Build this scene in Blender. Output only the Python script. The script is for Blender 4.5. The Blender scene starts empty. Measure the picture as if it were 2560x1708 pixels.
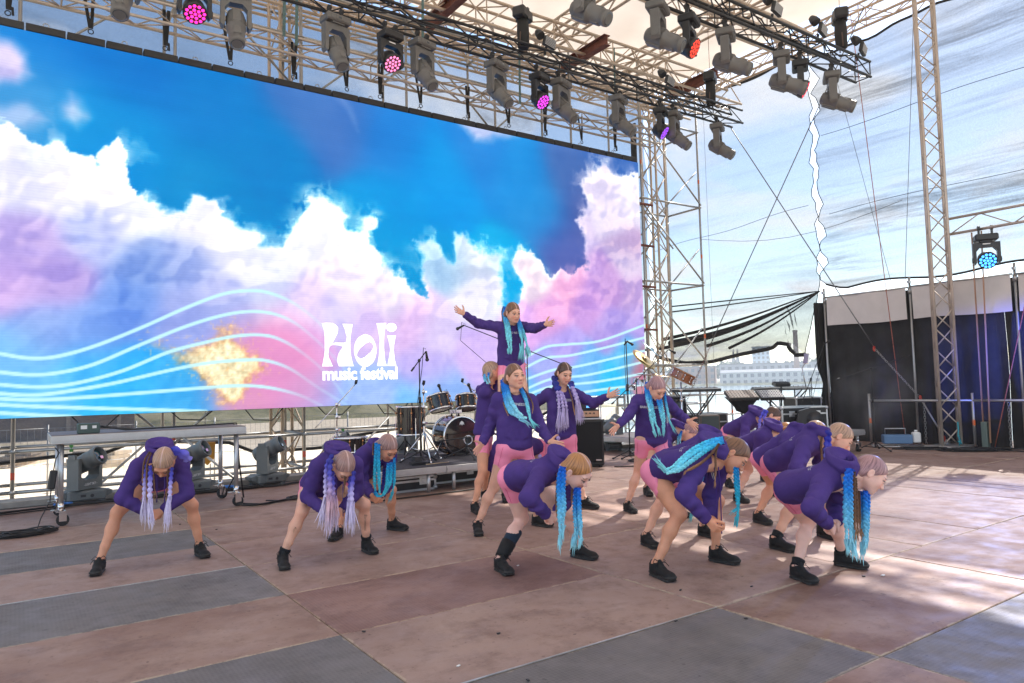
import bpy, math, random
import numpy as np
from mathutils import Vector, Matrix, Euler
from mathutils.bvhtree import BVHTree

SC = bpy.context.scene
COL = SC.collection
rnd = random.Random(7)
# ------------------------------------------------------------------ camera
cam_d = bpy.data.cameras.new('camera')
cam_d.sensor_width = 36.0
cam_d.lens = 25.1
cam_d.clip_start = 0.05
cam_d.clip_end = 4000
cam = bpy.data.objects.new('camera', cam_d)
COL.objects.link(cam)
_f = Vector((0.568547, 0.820393, 0.060914)); _r = Vector((0.822537, -0.568139, -0.025502)); _u = Vector((-0.013686, -0.064603, 0.997817))
cam.matrix_world = Matrix(((_r.x, _u.x, -_f.x, 0.485), (_r.y, _u.y, -_f.y, 0.05), (_r.z, _u.z, -_f.z, 1.378), (0, 0, 0, 1)))
SC.camera = cam
# ------------------------------------------------------------------ world: sky with broken cloud
SUN_DIR = Vector((1.08, 0.30, 1.0)).normalized()       # towards the sun
SUN_EL = math.asin(SUN_DIR.z)
world = bpy.data.worlds.new('World')
SC.world = world
world.use_nodes = True
nt = world.node_tree
for n in list(nt.nodes): nt.nodes.remove(n)
N = nt.nodes.new; L = nt.links.new
out = N('ShaderNodeOutputWorld'); bg = N('ShaderNodeBackground')
sky = N('ShaderNodeTexSky'); sky.sky_type = 'NISHITA'; sky.sun_disc = False
sky.sun_elevation = SUN_EL
sky.sun_rotation = math.atan2(SUN_DIR.x, SUN_DIR.y)
sky.air_density = 1.0; sky.dust_density = 0.35; sky.ozone_density = 1.2
tc = N('ShaderNodeTexCoord'); sep = N('ShaderNodeSeparateXYZ'); L(tc.outputs['Generated'], sep.inputs[0])
mx = N('ShaderNodeMath'); mx.operation = 'MAXIMUM'; mx.inputs[1].default_value = 0.0; L(sep.outputs['Z'], mx.inputs[0])
ad = N('ShaderNodeMath'); ad.inputs[1].default_value = 0.16; L(mx.outputs[0], ad.inputs[0])
dx = N('ShaderNodeMath'); dx.operation = 'DIVIDE'; L(sep.outputs['X'], dx.inputs[0]); L(ad.outputs[0], dx.inputs[1])
dy = N('ShaderNodeMath'); dy.operation = 'DIVIDE'; L(sep.outputs['Y'], dy.inputs[0]); L(ad.outputs[0], dy.inputs[1])
cmb = N('ShaderNodeCombineXYZ'); L(dx.outputs[0], cmb.inputs[0]); L(dy.outputs[0], cmb.inputs[1])
nz = N('ShaderNodeTexNoise'); nz.inputs['Scale'].default_value = 1.5; nz.inputs['Detail'].default_value = 9; nz.inputs['Roughness'].default_value = 0.55
nz.inputs['Distortion'].default_value = 0.25
L(cmb.outputs[0], nz.inputs['Vector'])
rp = N('ShaderNodeValToRGB'); rp.color_ramp.elements[0].position = 0.49; rp.color_ramp.elements[1].position = 0.66
L(nz.outputs['Fac'], rp.inputs[0])
mixc = N('ShaderNodeMix'); mixc.data_type = 'RGBA'
L(rp.outputs[0], mixc.inputs['Factor']); L(sky.outputs[0], mixc.inputs[6])
mixc.inputs[7].default_value = (6.3, 6.5, 6.9, 1)
L(mixc.outputs[2], bg.inputs['Color'])
bg.inputs['Strength'].default_value = 0.10
L(bg.outputs[0], out.inputs['Surface'])
# ------------------------------------------------------------------ sun
sun_d = bpy.data.lights.new('sun', 'SUN'); sun_d.energy = 3.2; sun_d.angle = math.radians(0.6); sun_d.color = (1.0, 0.94, 0.86)
sun = bpy.data.objects.new('sun', sun_d); COL.objects.link(sun)
sun.rotation_euler = SUN_DIR.to_track_quat('Z', 'Y').to_euler()
# ------------------------------------------------------------------ exposure
SC.view_settings.view_transform = 'Standard'; SC.view_settings.look = 'None'
SC.view_settings.exposure = EXPO = 1.58
SC.view_settings.gamma = 1.0
SC.view_settings.use_curve_mapping = False
SC.render.engine = 'CYCLES'
SC.cycles.max_bounces = 8; SC.cycles.diffuse_bounces = 4; SC.cycles.glossy_bounces = 3
SC.cycles.transmission_bounces = 4; SC.cycles.transparent_max_bounces = 16; SC.cycles.volume_bounces = 1
SC.cycles.use_denoising = True
SC.cycles.caustics_reflective = False; SC.cycles.caustics_refractive = False

# ================================================================== helpers
def s2l(c):
    return tuple(((v / 255) / 12.92 if v / 255 <= 0.04045 else ((v / 255 + 0.055) / 1.055) ** 2.4) for v in c)

def tag(o, label=None, cat=None, group=None, kind=None):
    if label: o['label'] = label
    if cat: o['category'] = cat
    if group: o['group'] = group
    if kind: o['kind'] = kind
    return o

def link(o, parent=None):
    COL.objects.link(o)
    if parent is not None: o.parent = parent
    return o

def empty(name, loc=(0, 0, 0), rz=0.0, label=None, cat=None, group=None):
    o = bpy.data.objects.new(name, None); o.empty_display_size = 0.2
    o.location = loc; o.rotation_euler = (0, 0, rz); link(o)
    return tag(o, label, cat, group)

MATS = {}
def mat(name, col, rough=0.5, metal=0.0, vary=0.0, vscale=6.0, bump=0.0, bscale=40.0, spec=0.5, coat=0.0, emit=None, estr=1.0, rvary=0.0):
    if name in MATS: return MATS[name]
    m = bpy.data.materials.new(name); m.use_nodes = True
    t = m.node_tree; b = t.nodes['Principled BSDF']
    b.inputs['Base Color'].default_value = (*col, 1); b.inputs['Roughness'].default_value = rough
    b.inputs['Metallic'].default_value = metal; b.inputs['Specular IOR Level'].default_value = spec
    if coat: b.inputs['Coat Weight'].default_value = coat
    if vary or bump or rvary:
        tcn = t.nodes.new('ShaderNodeTexCoord')
    if vary or rvary:
        n = t.nodes.new('ShaderNodeTexNoise'); n.inputs['Scale'].default_value = vscale; n.inputs['Detail'].default_value = 6; n.inputs['Roughness'].default_value = 0.6
        t.links.new(tcn.outputs['Object'], n.inputs['Vector'])
        if vary:
            r = t.nodes.new('ShaderNodeMapRange'); r.inputs['From Min'].default_value = 0.3; r.inputs['From Max'].default_value = 0.7
            r.inputs['To Min'].default_value = 1 - vary; r.inputs['To Max'].default_value = 1 + vary
            t.links.new(n.outputs['Fac'], r.inputs['Value'])
            mm = t.nodes.new('ShaderNodeVectorMath'); mm.operation = 'SCALE'; mm.inputs[0].default_value = col
            t.links.new(r.outputs[0], mm.inputs['Scale']); t.links.new(mm.outputs[0], b.inputs['Base Color'])
        if rvary:
            r2 = t.nodes.new('ShaderNodeMapRange'); r2.inputs['From Min'].default_value = 0.3; r2.inputs['From Max'].default_value = 0.7
            r2.inputs['To Min'].default_value = rough - rvary; r2.inputs['To Max'].default_value = rough + rvary
            t.links.new(n.outputs['Fac'], r2.inputs['Value']); t.links.new(r2.outputs[0], b.inputs['Roughness'])
    if bump:
        n2 = t.nodes.new('ShaderNodeTexNoise'); n2.inputs['Scale'].default_value = bscale; n2.inputs['Detail'].default_value = 4
        t.links.new(tcn.outputs['Object'], n2.inputs['Vector'])
        bp = t.nodes.new('ShaderNodeBump'); bp.inputs['Strength'].default_value = bump; bp.inputs['Distance'].default_value = 0.01
        t.links.new(n2.outputs['Fac'], bp.inputs['Height']); t.links.new(bp.outputs[0], b.inputs['Normal'])
    if emit is not None:
        b.inputs['Emission Color'].default_value = (*emit, 1); b.inputs['Emission Strength'].default_value = estr
    MATS[name] = m
    return m

def np_mesh(name, v, f, mats=(), smooth=True, fmat=None, cols=None):
    """fast mesh from numpy verts and a quad / tri index array"""
    v = np.asarray(v, np.float32); f = np.asarray(f, np.int32)
    me = bpy.data.meshes.new(name)
    n = f.shape[1]
    me.vertices.add(len(v)); me.vertices.foreach_set('co', v.ravel())
    me.loops.add(f.size); me.loops.foreach_set('vertex_index', f.ravel())
    me.polygons.add(len(f)); me.polygons.foreach_set('loop_start', np.arange(len(f), dtype=np.int32) * n)
    try: me.polygons.foreach_set('loop_total', np.full(len(f), n, np.int32))
    except Exception: pass
    for m in mats: me.materials.append(m)
    if fmat is not None: me.polygons.foreach_set('material_index', np.asarray(fmat, np.int32))
    if smooth: me.polygons.foreach_set('use_smooth', np.ones(len(f), bool))
    if cols is not None:
        a = me.color_attributes.new('Col', 'FLOAT_COLOR', 'POINT')
        c = np.ones((len(v), 4), np.float32); c[:, :3] = cols
        a.data.foreach_set('color', c.ravel())
    me.update(calc_edges=True); me.validate()
    return me

class MB:
    """collects simple shapes for ONE part"""
    def __init__(s): s.v = []; s.f = []; s.sm = []; s.mi = []; s.cm = 0
    def _add(s, vs, fs, smooth):
        o = len(s.v); s.v += [tuple(p) for p in vs]
        for q in fs:
            s.f.append(tuple(i + o for i in q)); s.sm.append(smooth); s.mi.append(s.cm)
    def box(s, c, d, rot=None, bev=0.0):
        hx, hy, hz = d[0] / 2, d[1] / 2, d[2] / 2
        if bev <= 0:
            vs = [Vector((x, y, z)) for x in (-hx, hx) for y in (-hy, hy) for z in (-hz, hz)]
            fs = [(0, 1, 3, 2), (4, 6, 7, 5), (0, 4, 5, 1), (2, 3, 7, 6), (0, 2, 6, 4), (1, 5, 7, 3)]
        else:
            b = min(bev, hx * .9, hy * .9, hz * .9); vs = []; idx = {}
            for sx in (-1, 1):
                for sy in (-1, 1):
                    for sz in (-1, 1):
                        for k in range(3):
                            p = [sx * (hx - b), sy * (hy - b), sz * (hz - b)]
                            p[k] = (sx * hx, sy * hy, sz * hz)[k]
                            idx[(sx, sy, sz, k)] = len(vs); vs.append(Vector(p))
            fs = []
            I = lambda a, b_, c_, k: idx[(a, b_, c_, k)]
            for q in (-1, 1):
                fs.append([I(q, -1, -1, 0), I(q, 1, -1, 0), I(q, 1, 1, 0), I(q, -1, 1, 0)][::q])
                fs.append([I(-1, q, -1, 1), I(-1, q, 1, 1), I(1, q, 1, 1), I(1, q, -1, 1)][::q])
                fs.append([I(-1, -1, q, 2), I(1, -1, q, 2), I(1, 1, q, 2), I(-1, 1, q, 2)][::q])
            for a in (-1, 1):
                for b_ in (-1, 1):
                    fs.append([I(-1, a, b_, 1), I(1, a, b_, 1), I(1, a, b_, 2), I(-1, a, b_, 2)][::-a * b_])
                    fs.append([I(a, -1, b_, 0), I(a, 1, b_, 0), I(a, 1, b_, 2), I(a, -1, b_, 2)][::a * b_])
                    fs.append([I(a, b_, -1, 0), I(a, b_, 1, 0), I(a, b_, 1, 1), I(a, b_, -1, 1)][::-a * b_])
                    for c_ in (-1, 1):
                        fs.append([I(a, b_, c_, 0), I(a, b_, c_, 1), I(a, b_, c_, 2)][::a * b_ * c_])
        if rot is not None: vs = [rot @ p for p in vs]
        c = Vector(c); s._add([p + c for p in vs], fs, False); return s
    def tube(s, p, q, r, n=8, r2=None, cap=True):
        p = Vector(p); q = Vector(q); d = q - p
        if d.length < 1e-6: return s
        r2 = r if r2 is None else r2
        z = d.normalized(); x = z.orthogonal().normalized(); y = z.cross(x)
        vs = []
        for (c, rr) in ((p, r), (q, r2)):
            for i in range(n):
                a = 2 * math.pi * i / n; vs.append(c + (x * math.cos(a) + y * math.sin(a)) * rr)
        fs = [(i, (i + 1) % n, n + (i + 1) % n, n + i) for i in range(n)]
        s._add(vs, fs, True)
        if cap: s._add([], [], False); o = len(s.v) - 2 * n; s.f.append(tuple(o + i for i in range(n))[::-1]); s.f.append(tuple(o + n + i for i in range(n))); s.sm += [False, False]; s.mi += [s.cm] * 2
        return s
    def path(s, pts, r, n=6, closed=False, r_end=None):
        pts = [Vector(p) for p in pts]; m = len(pts)
        if m < 2: return s
        x = None; vs = []
        for i, p in enumerate(pts):
            a = pts[i - 1] if (i > 0 or closed) else p; b = pts[(i + 1) % m] if (i < m - 1 or closed) else p
            z = (b - a).normalized()
            if x is None: x = z.orthogonal().normalized()
            x = (x - z * x.dot(z))
            x = x.normalized() if x.length > 1e-6 else z.orthogonal().normalized()
            y = z.cross(x)
            rr = r if r_end is None else r + (r_end - r) * i / (m - 1)
            for k in range(n):
                t = 2 * math.pi * k / n; vs.append(p + (x * math.cos(t) + y * math.sin(t)) * rr)
        fs = []
        for i in range(m if closed else m - 1):
            j = (i + 1) % m
            for k in range(n): fs.append((i * n + k, i * n + (k + 1) % n, j * n + (k + 1) % n, j * n + k))
        if not closed: fs += [tuple(range(n))[::-1], tuple((m - 1) * n + k for k in range(n))]
        s._add(vs, fs, True); return s
    def lathe(s, prof, n=20, M=None, cap=True):
        vs = []
        for (r, z) in prof:
            for k in range(n):
                a = 2 * math.pi * k / n; vs.append(Vector((r * math.cos(a), r * math.sin(a), z)))
        fs = []
        for i in range(len(prof) - 1):
            for k in range(n): fs.append((i * n + k, i * n + (k + 1) % n, (i + 1) * n + (k + 1) % n, (i + 1) * n + k))
        if M is not None: vs = [M @ p for p in vs]
        o = len(s.v); s._add(vs, fs, True)
        if cap:
            e = (len(prof) - 1) * n
            s.f += [tuple(o + i for i in range(n))[::-1], tuple(o + e + i for i in range(n))]; s.sm += [False, False]; s.mi += [s.cm] * 2
        return s
    def prism(s, poly, y0, y1, M=None):
        """poly in XZ extruded along y"""
        n = len(poly); vs = [Vector((x, y0, z)) for x, z in poly] + [Vector((x, y1, z)) for x, z in poly]
        if M is not None: vs = [M @ p for p in vs]
        s._add(vs, [tuple(range(n)), tuple(range(2 * n - 1, n - 1, -1))] + [(i, n + i, n + (i + 1) % n, (i + 1) % n) for i in range(n)], False); return s
    def quad(s, a, b, c, d): s._add([a, b, c, d], [(0, 1, 2, 3)], False); return s
    def ball(s, c, r, n=10, sc=(1, 1, 1)):
        prof = [(max(1e-4, r * math.sin(math.pi * i / n)), -r * math.cos(math.pi * i / n)) for i in range(n + 1)]
        M = Matrix.Translation(Vector(c)) @ Matrix.Diagonal((*sc, 1)); return s.lathe(prof, max(8, n), M, cap=False)
    def mesh(s, name, *mats):
        me = bpy.data.meshes.new(name); me.from_pydata(s.v, [], s.f)
        for m in mats: me.materials.append(m)
        me.polygons.foreach_set('use_smooth', s.sm)
        if any(s.mi): me.polygons.foreach_set('material_index', s.mi)
        me.update(); return me
    def build(s, name, m, parent=None, loc=None, **kw):
        ms = m if isinstance(m, (list, tuple)) else [m]
        o = bpy.data.objects.new(name, s.mesh(name, *ms)); link(o, parent)
        if loc is not None: o.location = loc
        return tag(o, kw.get('label'), kw.get('cat'), kw.get('group'), kw.get('kind'))

def inst(name, me, parent=None, M=None, loc=None):
    o = bpy.data.objects.new(name, me); link(o, parent)
    if M is not None: o.matrix_local = M
    if loc is not None: o.location = loc
    return o

def copy_tree(root, loc=None, rot=None, label=None, group=None):
    def rec(o, par):
        c = o.copy(); COL.objects.link(c)
        if par is not None: c.parent = par; c.matrix_parent_inverse = o.matrix_parent_inverse
        for ch in kids.get(o.name, ()): rec(ch, c)
        return c
    kids = {}
    def walk(o):
        kids[o.name] = list(o.children)
        for k in o.children: walk(k)
    walk(root)
    r = rec(root, None)
    if loc is not None: r.location = loc
    if rot is not None: r.rotation_euler = rot
    tag(r, label, None, group)
    return r

def seg_matrix(p, q):
    """unit z tube -> from p to q"""
    p = Vector(p); q = Vector(q); d = q - p
    M = d.to_track_quat('Z', 'Y').to_matrix().to_4x4(); M.translation = p
    return M

LITTER = [[5.41, 2.74, 1.6, 1], [5.29, 2.81, 1.0, 0], [4.51, 3.14, 1.0, 0], [4.09, 3.38, 1.0, 0], [3.95, 2.76, 1.0, 0], [3.61, 2.98, 1.0, 0], [3.64, 4.6, 1.0, 1], [1.91, 8.33, 1.0, 0], [2.15, 7.76, 1.0, 0], [2.29, 3.19, 1.0, 1], [2.12, 3.96, 1.0, 0], [2.7, 3.45, 1.0, 0], [2.46, 2.84, 1.0, 0]]

SHX, SHY = 0.79757, 0.60322

POSE = {"P1":{"pel":[1.467,6.805,0.687],"neck":[1.435,6.43,0.893],"head":[1.432,6.246,0.855],"sA":[1.285,6.473,0.809],"sB":[1.591,6.447,0.819],"eA":[1.17,6.45,0.574],"eB":[1.631,6.395,0.569],"wA":[1.35,6.402,0.443],"wB":[1.44,6.366,0.452],"hA":[1.381,6.871,0.632],"hB":[1.558,6.882,0.645],"kA":[1.157,6.653,0.436],"kB":[1.711,6.633,0.434],"f":[[[1.046,6.651,0.0],[0.991,6.433,0.0]],[[1.774,6.716,0.0],[1.792,6.492,0.0]]],"face":[-0.251,-0.377,-0.891],"H":1.5,"hand":["clasp","clasp"]},"P2":{"pel":[2.607,5.988,0.606],"neck":[2.613,5.62,0.836],"head":[2.595,5.437,0.788],"sA":[2.463,5.667,0.773],"sB":[2.769,5.648,0.765],"eA":[2.4,5.74,0.533],"eB":[2.816,5.731,0.526],"wA":[2.459,5.538,0.444],"wB":[2.645,5.634,0.409],"hA":[2.537,6.068,0.584],"hB":[2.708,6.033,0.547],"kA":[2.371,5.784,0.41],"kB":[2.88,5.732,0.413],"f":[[[2.233,5.861,0.0],[2.195,5.636,0.0]],[[2.941,5.89,0.0],[2.935,5.662,0.0]]],"face":[-0.039,-0.459,-0.887],"H":1.52,"hand":["clasp","clasp"]},"P3":{"pel":[3.196,6.641,0.587],"neck":[3.259,6.281,0.818],"head":[3.262,6.094,0.848],"sA":[3.102,6.296,0.767],"sB":[3.403,6.341,0.744],"eA":[3.112,6.32,0.51],"eB":[3.368,6.306,0.489],"wA":[3.114,6.109,0.423],"wB":[3.216,6.158,0.407],"hA":[3.123,6.672,0.569],"hB":[3.284,6.719,0.526],"kA":[3.113,6.823,0.233],"kB":[3.44,6.408,0.405],"f":[[[2.995,6.58,0.0],[2.846,6.408,0.0]],[[3.482,6.587,0.0],[3.588,6.385,0.0]]],"face":[0.174,-0.663,-0.728],"H":1.52,"hand":["clasp","clasp"]},"P4":{"pel":[5.238,6.942,1.683],"neck":[5.21,6.88,2.108],"head":[5.141,6.74,2.212],"sA":[5.06,6.913,2.057],"sB":[5.362,6.867,2.059],"eA":[4.901,7.106,2.104],"eB":[5.35,6.616,2.02],"wA":[4.704,7.095,2.211],"wB":[5.343,6.392,2.047],"hA":[5.165,6.97,1.607],"hB":[5.333,6.935,1.607],"kA":[5.018,6.809,1.312],"kB":[5.263,6.736,1.307],"f":[[[5.08,6.841,0.897],[5.03,6.701,0.897]],[[5.258,6.719,0.878],[5.208,6.579,0.878]]],"face":[-0.085,-0.942,-0.326],"tA":[4.586,7.105,2.268],"tB":[5.368,6.284,2.052],"H":1.5,"hand":["open","open"]},"P5":{"pel":[4.95,7.1,0.902],"neck":[4.978,7.056,1.358],"head":[5.019,7.026,1.546],"sA":[4.869,6.942,1.309],"sB":[5.091,7.167,1.317],"eA":[5.068,7.11,1.273],"eB":[5.349,7.212,1.339],"wA":[5.112,7.076,1.51],"wB":[5.473,7.117,1.528],"hA":[4.887,7.041,0.763],"hB":[5.009,7.182,0.765],"kA":[4.769,6.872,0.424],"kB":[5.131,7.345,0.425],"f":[[[4.619,6.852,0.0],[4.58,6.623,0.0]],[[5.194,7.55,0.0],[5.144,7.323,-0.0]]],"face":[0.956,-0.231,0.181],"tA":[5.15,6.993,1.616],"tB":[5.485,7.024,1.607],"H":1.55,"hand":["grip","grip"]},"P6":{"pel":[4.384,5.679,0.866],"neck":[4.403,5.683,1.312],"head":[4.334,5.58,1.463],"sA":[4.251,5.734,1.251],"sB":[4.545,5.626,1.228],"eA":[4.241,5.86,1.018],"eB":[4.611,5.565,0.973],"wA":[4.109,5.821,0.828],"wB":[4.574,5.374,0.843],"hA":[4.293,5.693,0.782],"hB":[4.47,5.663,0.779],"kA":[4.215,5.793,0.42],"kB":[4.63,5.704,0.435],"f":[[[4.08,5.896,0.0],[3.977,5.686,0.0]],[[4.666,5.805,0.0],[4.725,5.579,0.0]]],"face":[-0.074,-0.997,-0.015],"tA":[4.021,5.797,0.763],"tB":[4.634,5.266,0.803],"H":1.56,"hand":["open","open"]},"P7":{"pel":[5.562,6.439,0.859],"neck":[5.574,6.425,1.315],"head":[5.571,6.368,1.502],"sA":[5.421,6.475,1.272],"sB":[5.726,6.382,1.262],"eA":[5.381,6.706,1.149],"eB":[5.808,6.157,1.15],"wA":[5.188,6.62,1.049],"wB":[5.829,5.937,1.228],"hA":[5.488,6.497,0.755],"hB":[5.633,6.391,0.752],"kA":[5.457,6.567,0.377],"kB":[5.696,6.402,0.373],"f":[[[5.483,6.815,0.0],[5.318,6.649,0.0]],[[5.664,6.247,0.0],[5.697,6.016,0.0]]],"face":[-0.198,-0.907,-0.372],"tB":[5.899,5.829,1.275],"H":1.56,"hand":["open","open"]},"P8":{"pel":[5.988,5.462,0.827],"neck":[5.937,5.382,1.243],"head":[5.86,5.229,1.318],"sA":[5.869,5.52,1.184],"sB":[6.034,5.267,1.166],"eA":[5.668,5.45,1.043],"eB":[6.245,5.313,1.031],"wA":[5.472,5.408,0.942],"wB":[6.174,5.109,0.966],"hA":[5.918,5.51,0.757],"hB":[6.076,5.439,0.758],"kA":[5.98,5.659,0.428],"kB":[6.04,5.263,0.438],"f":[[[5.873,5.768,0.0],[5.813,5.551,0.0]],[[6.074,5.233,0.0],[6.024,5.014,0.0]]],"face":[-0.077,-0.729,-0.68],"tA":[5.368,5.411,0.871],"tB":[6.213,5.016,0.888],"H":1.5,"hand":["open","open"]},"P9":{"pel":[3.623,4.503,0.69],"neck":[3.671,4.074,0.775],"head":[3.655,3.881,0.786],"sA":[3.501,4.102,0.732],"sB":[3.801,4.174,0.7],"eA":[3.298,3.971,0.625],"eB":[3.883,4.315,0.49],"wA":[3.481,3.997,0.482],"wB":[3.699,4.182,0.437],"hA":[3.554,4.543,0.68],"hB":[3.727,4.547,0.624],"kA":[3.708,4.628,0.347],"kB":[4.0,4.405,0.392],"f":[[[3.466,4.621,0.0],[3.432,4.39,0.0]],[[4.142,4.564,0.0],[4.197,4.336,0.0]]],"face":[0.248,-0.673,-0.697],"H":1.56,"hand":["clasp","clasp"]},"P10":{"pel":[4.51,3.869,0.728],"neck":[4.553,3.434,0.855],"head":[4.753,3.432,0.838],"sA":[4.389,3.451,0.779],"sB":[4.704,3.504,0.774],"eA":[4.177,3.397,0.617],"eB":[4.699,3.612,0.524],"wA":[4.305,3.307,0.435],"wB":[4.542,3.479,0.402],"hA":[4.437,3.918,0.695],"hB":[4.62,3.902,0.661],"kA":[4.384,3.635,0.428],"kB":[4.899,3.72,0.453],"f":[[[4.226,3.771,0.0],[4.194,3.533,0.0]],[[4.863,3.782,0.0],[4.895,3.544,0.0]]],"face":[0.207,-0.638,-0.742],"tA":[4.295,3.219,0.379],"tB":[4.505,3.415,0.323],"H":1.6,"hand":["clasp","clasp"]},"P11":{"pel":[4.873,3.021,0.636],"neck":[4.813,2.626,0.77],"head":[4.989,2.562,0.758],"sA":[4.657,2.687,0.694],"sB":[4.95,2.712,0.693],"eA":[4.433,2.625,0.592],"eB":[5.055,2.846,0.502],"wA":[4.619,2.627,0.464],"wB":[4.875,2.731,0.432],"hA":[4.825,3.054,0.606],"hB":[4.991,3.014,0.589],"kA":[5.1,3.085,0.366],"kB":[5.289,2.984,0.38],"f":[[[4.915,3.11,0.0],[4.861,2.891,0.0]],[[5.435,3.107,0.0],[5.476,2.886,0.0]]],"face":[0.426,-0.624,-0.655],"H":1.5,"hand":["clasp","clasp"]},"P12":{"pel":[5.867,3.822,0.674],"neck":[5.869,3.443,0.904],"head":[6.058,3.399,0.881],"sA":[5.71,3.479,0.838],"sB":[6.021,3.508,0.841],"eA":[5.515,3.445,0.662],"eB":[6.115,3.623,0.621],"wA":[5.656,3.423,0.476],"wB":[5.98,3.549,0.445],"hA":[5.811,3.879,0.65],"hB":[5.972,3.821,0.595],"kA":[5.778,3.642,0.355],"kB":[6.014,3.544,0.329],"f":[[[5.553,3.735,0.0],[5.537,3.501,0.0]],[[6.248,3.747,0.0],[6.171,3.526,0.0]]],"face":[0.361,-0.649,-0.669],"H":1.56,"hand":["clasp","clasp"]},"P13":{"pel":[6.414,4.348,0.632],"neck":[6.457,3.999,0.872],"head":[6.644,3.984,0.861],"sA":[6.302,4.041,0.82],"sB":[6.603,4.06,0.81],"eA":[6.134,4.003,0.634],"eB":[6.715,4.182,0.615],"wA":[6.321,4.012,0.509],"wB":[6.546,4.088,0.5],"hA":[6.339,4.386,0.614],"hB":[6.507,4.359,0.563],"kA":[6.582,4.427,0.349],"kB":[6.82,4.294,0.376],"f":[[[6.357,4.49,0.0],[6.311,4.269,0.0]],[[6.948,4.495,0.0],[6.921,4.272,0.0]]],"face":[0.361,-0.649,-0.669],"H":1.5,"hand":["clasp","clasp"]},"P14":{"pel":[7.279,5.235,0.629],"neck":[7.251,4.849,0.804],"head":[7.437,4.846,0.78],"sA":[7.104,4.92,0.761],"sB":[7.405,4.9,0.755],"eA":[7.143,5.012,0.526],"eB":[7.473,5.013,0.536],"wA":[7.302,5.019,0.367],"wB":[7.317,4.938,0.393],"hA":[7.212,5.289,0.612],"hB":[7.38,5.259,0.572],"kA":[7.438,5.356,0.335],"kB":[7.664,5.163,0.357],"f":[[[7.203,5.386,0.0],[7.161,5.165,0.0]],[[7.811,5.364,0.0],[7.845,5.142,0.0]]],"face":[0.361,-0.649,-0.669],"H":1.5,"hand":["clasp","clasp"]},"P15":{"pel":[8.358,6.25,0.71],"neck":[8.335,5.86,0.898],"head":[8.497,5.76,0.898],"sA":[8.187,5.923,0.845],"sB":[8.493,5.906,0.851],"eA":[8.083,5.9,0.609],"eB":[8.541,6.007,0.618],"wA":[8.271,5.909,0.481],"wB":[8.381,5.913,0.485],"hA":[8.288,6.317,0.68],"hB":[8.459,6.282,0.655],"kA":[8.151,6.088,0.419],"kB":[8.677,6.095,0.413],"f":[[[8.062,6.183,0.0],[7.953,5.982,0.0]],[[8.802,6.193,0.0],[8.737,5.974,0.0]]],"face":[0.256,-0.699,-0.668],"H":1.52,"hand":["clasp","clasp"]},"P16":{"pel":[7.079,6.407,0.643],"neck":[7.025,6.024,0.822],"head":[7.197,6.027,0.747],"sA":[6.879,6.091,0.779],"sB":[7.179,6.079,0.778],"eA":[6.757,5.955,0.601],"eB":[7.277,6.179,0.565],"wA":[6.946,6.01,0.491],"wB":[7.104,6.06,0.488],"hA":[7.014,6.47,0.608],"hB":[7.185,6.448,0.603],"kA":[6.793,6.256,0.406],"kB":[7.168,6.155,0.381],"f":[[[6.835,6.422,0.0],[6.729,6.223,0.0]],[[7.322,6.309,0.0],[7.281,6.087,0.0]]],"face":[0.283,-0.646,-0.709],"H":1.5,"hand":["clasp","clasp"]},"P17":{"pel":[5.405,6.845,0.651],"neck":[4.997,6.736,0.723],"head":[5.029,6.809,0.554],"sA":[5.003,6.899,0.691],"sB":[5.101,6.611,0.695],"eA":[4.946,6.986,0.459],"eB":[5.194,6.67,0.465],"wA":[5.014,6.796,0.359],"wB":[5.001,6.594,0.378],"hA":[5.423,6.94,0.582],"hB":[5.505,6.804,0.658],"kA":[5.156,7.06,0.345],"kB":[5.405,6.694,0.325],"f":[[[5.33,7.279,0.0],[5.223,7.081,-0.0]],[[5.214,6.626,0.0],[5.113,6.425,0.0]]],"face":[-0.427,-0.022,-0.904],"H":1.5,"hand":["clasp","clasp"]},"P18":{"pel":[5.031,4.276,0.705],"neck":[5.087,3.893,0.877],"head":[5.256,3.923,0.802],"sA":[4.927,3.925,0.827],"sB":[5.223,3.975,0.812],"eA":[4.953,4.022,0.593],"eB":[5.228,4.083,0.58],"wA":[5.106,4.076,0.437],"wB":[5.066,3.986,0.459],"hA":[4.962,4.306,0.693],"hB":[5.129,4.307,0.64],"kA":[5.064,4.446,0.374],"kB":[5.406,4.28,0.398],"f":[[[4.87,4.503,0.0],[4.821,4.283,0.0]],[[5.508,4.442,0.0],[5.496,4.217,0.0]]],"face":[0.283,-0.646,-0.709],"H":1.5,"hand":["clasp","clasp"]}}
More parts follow.
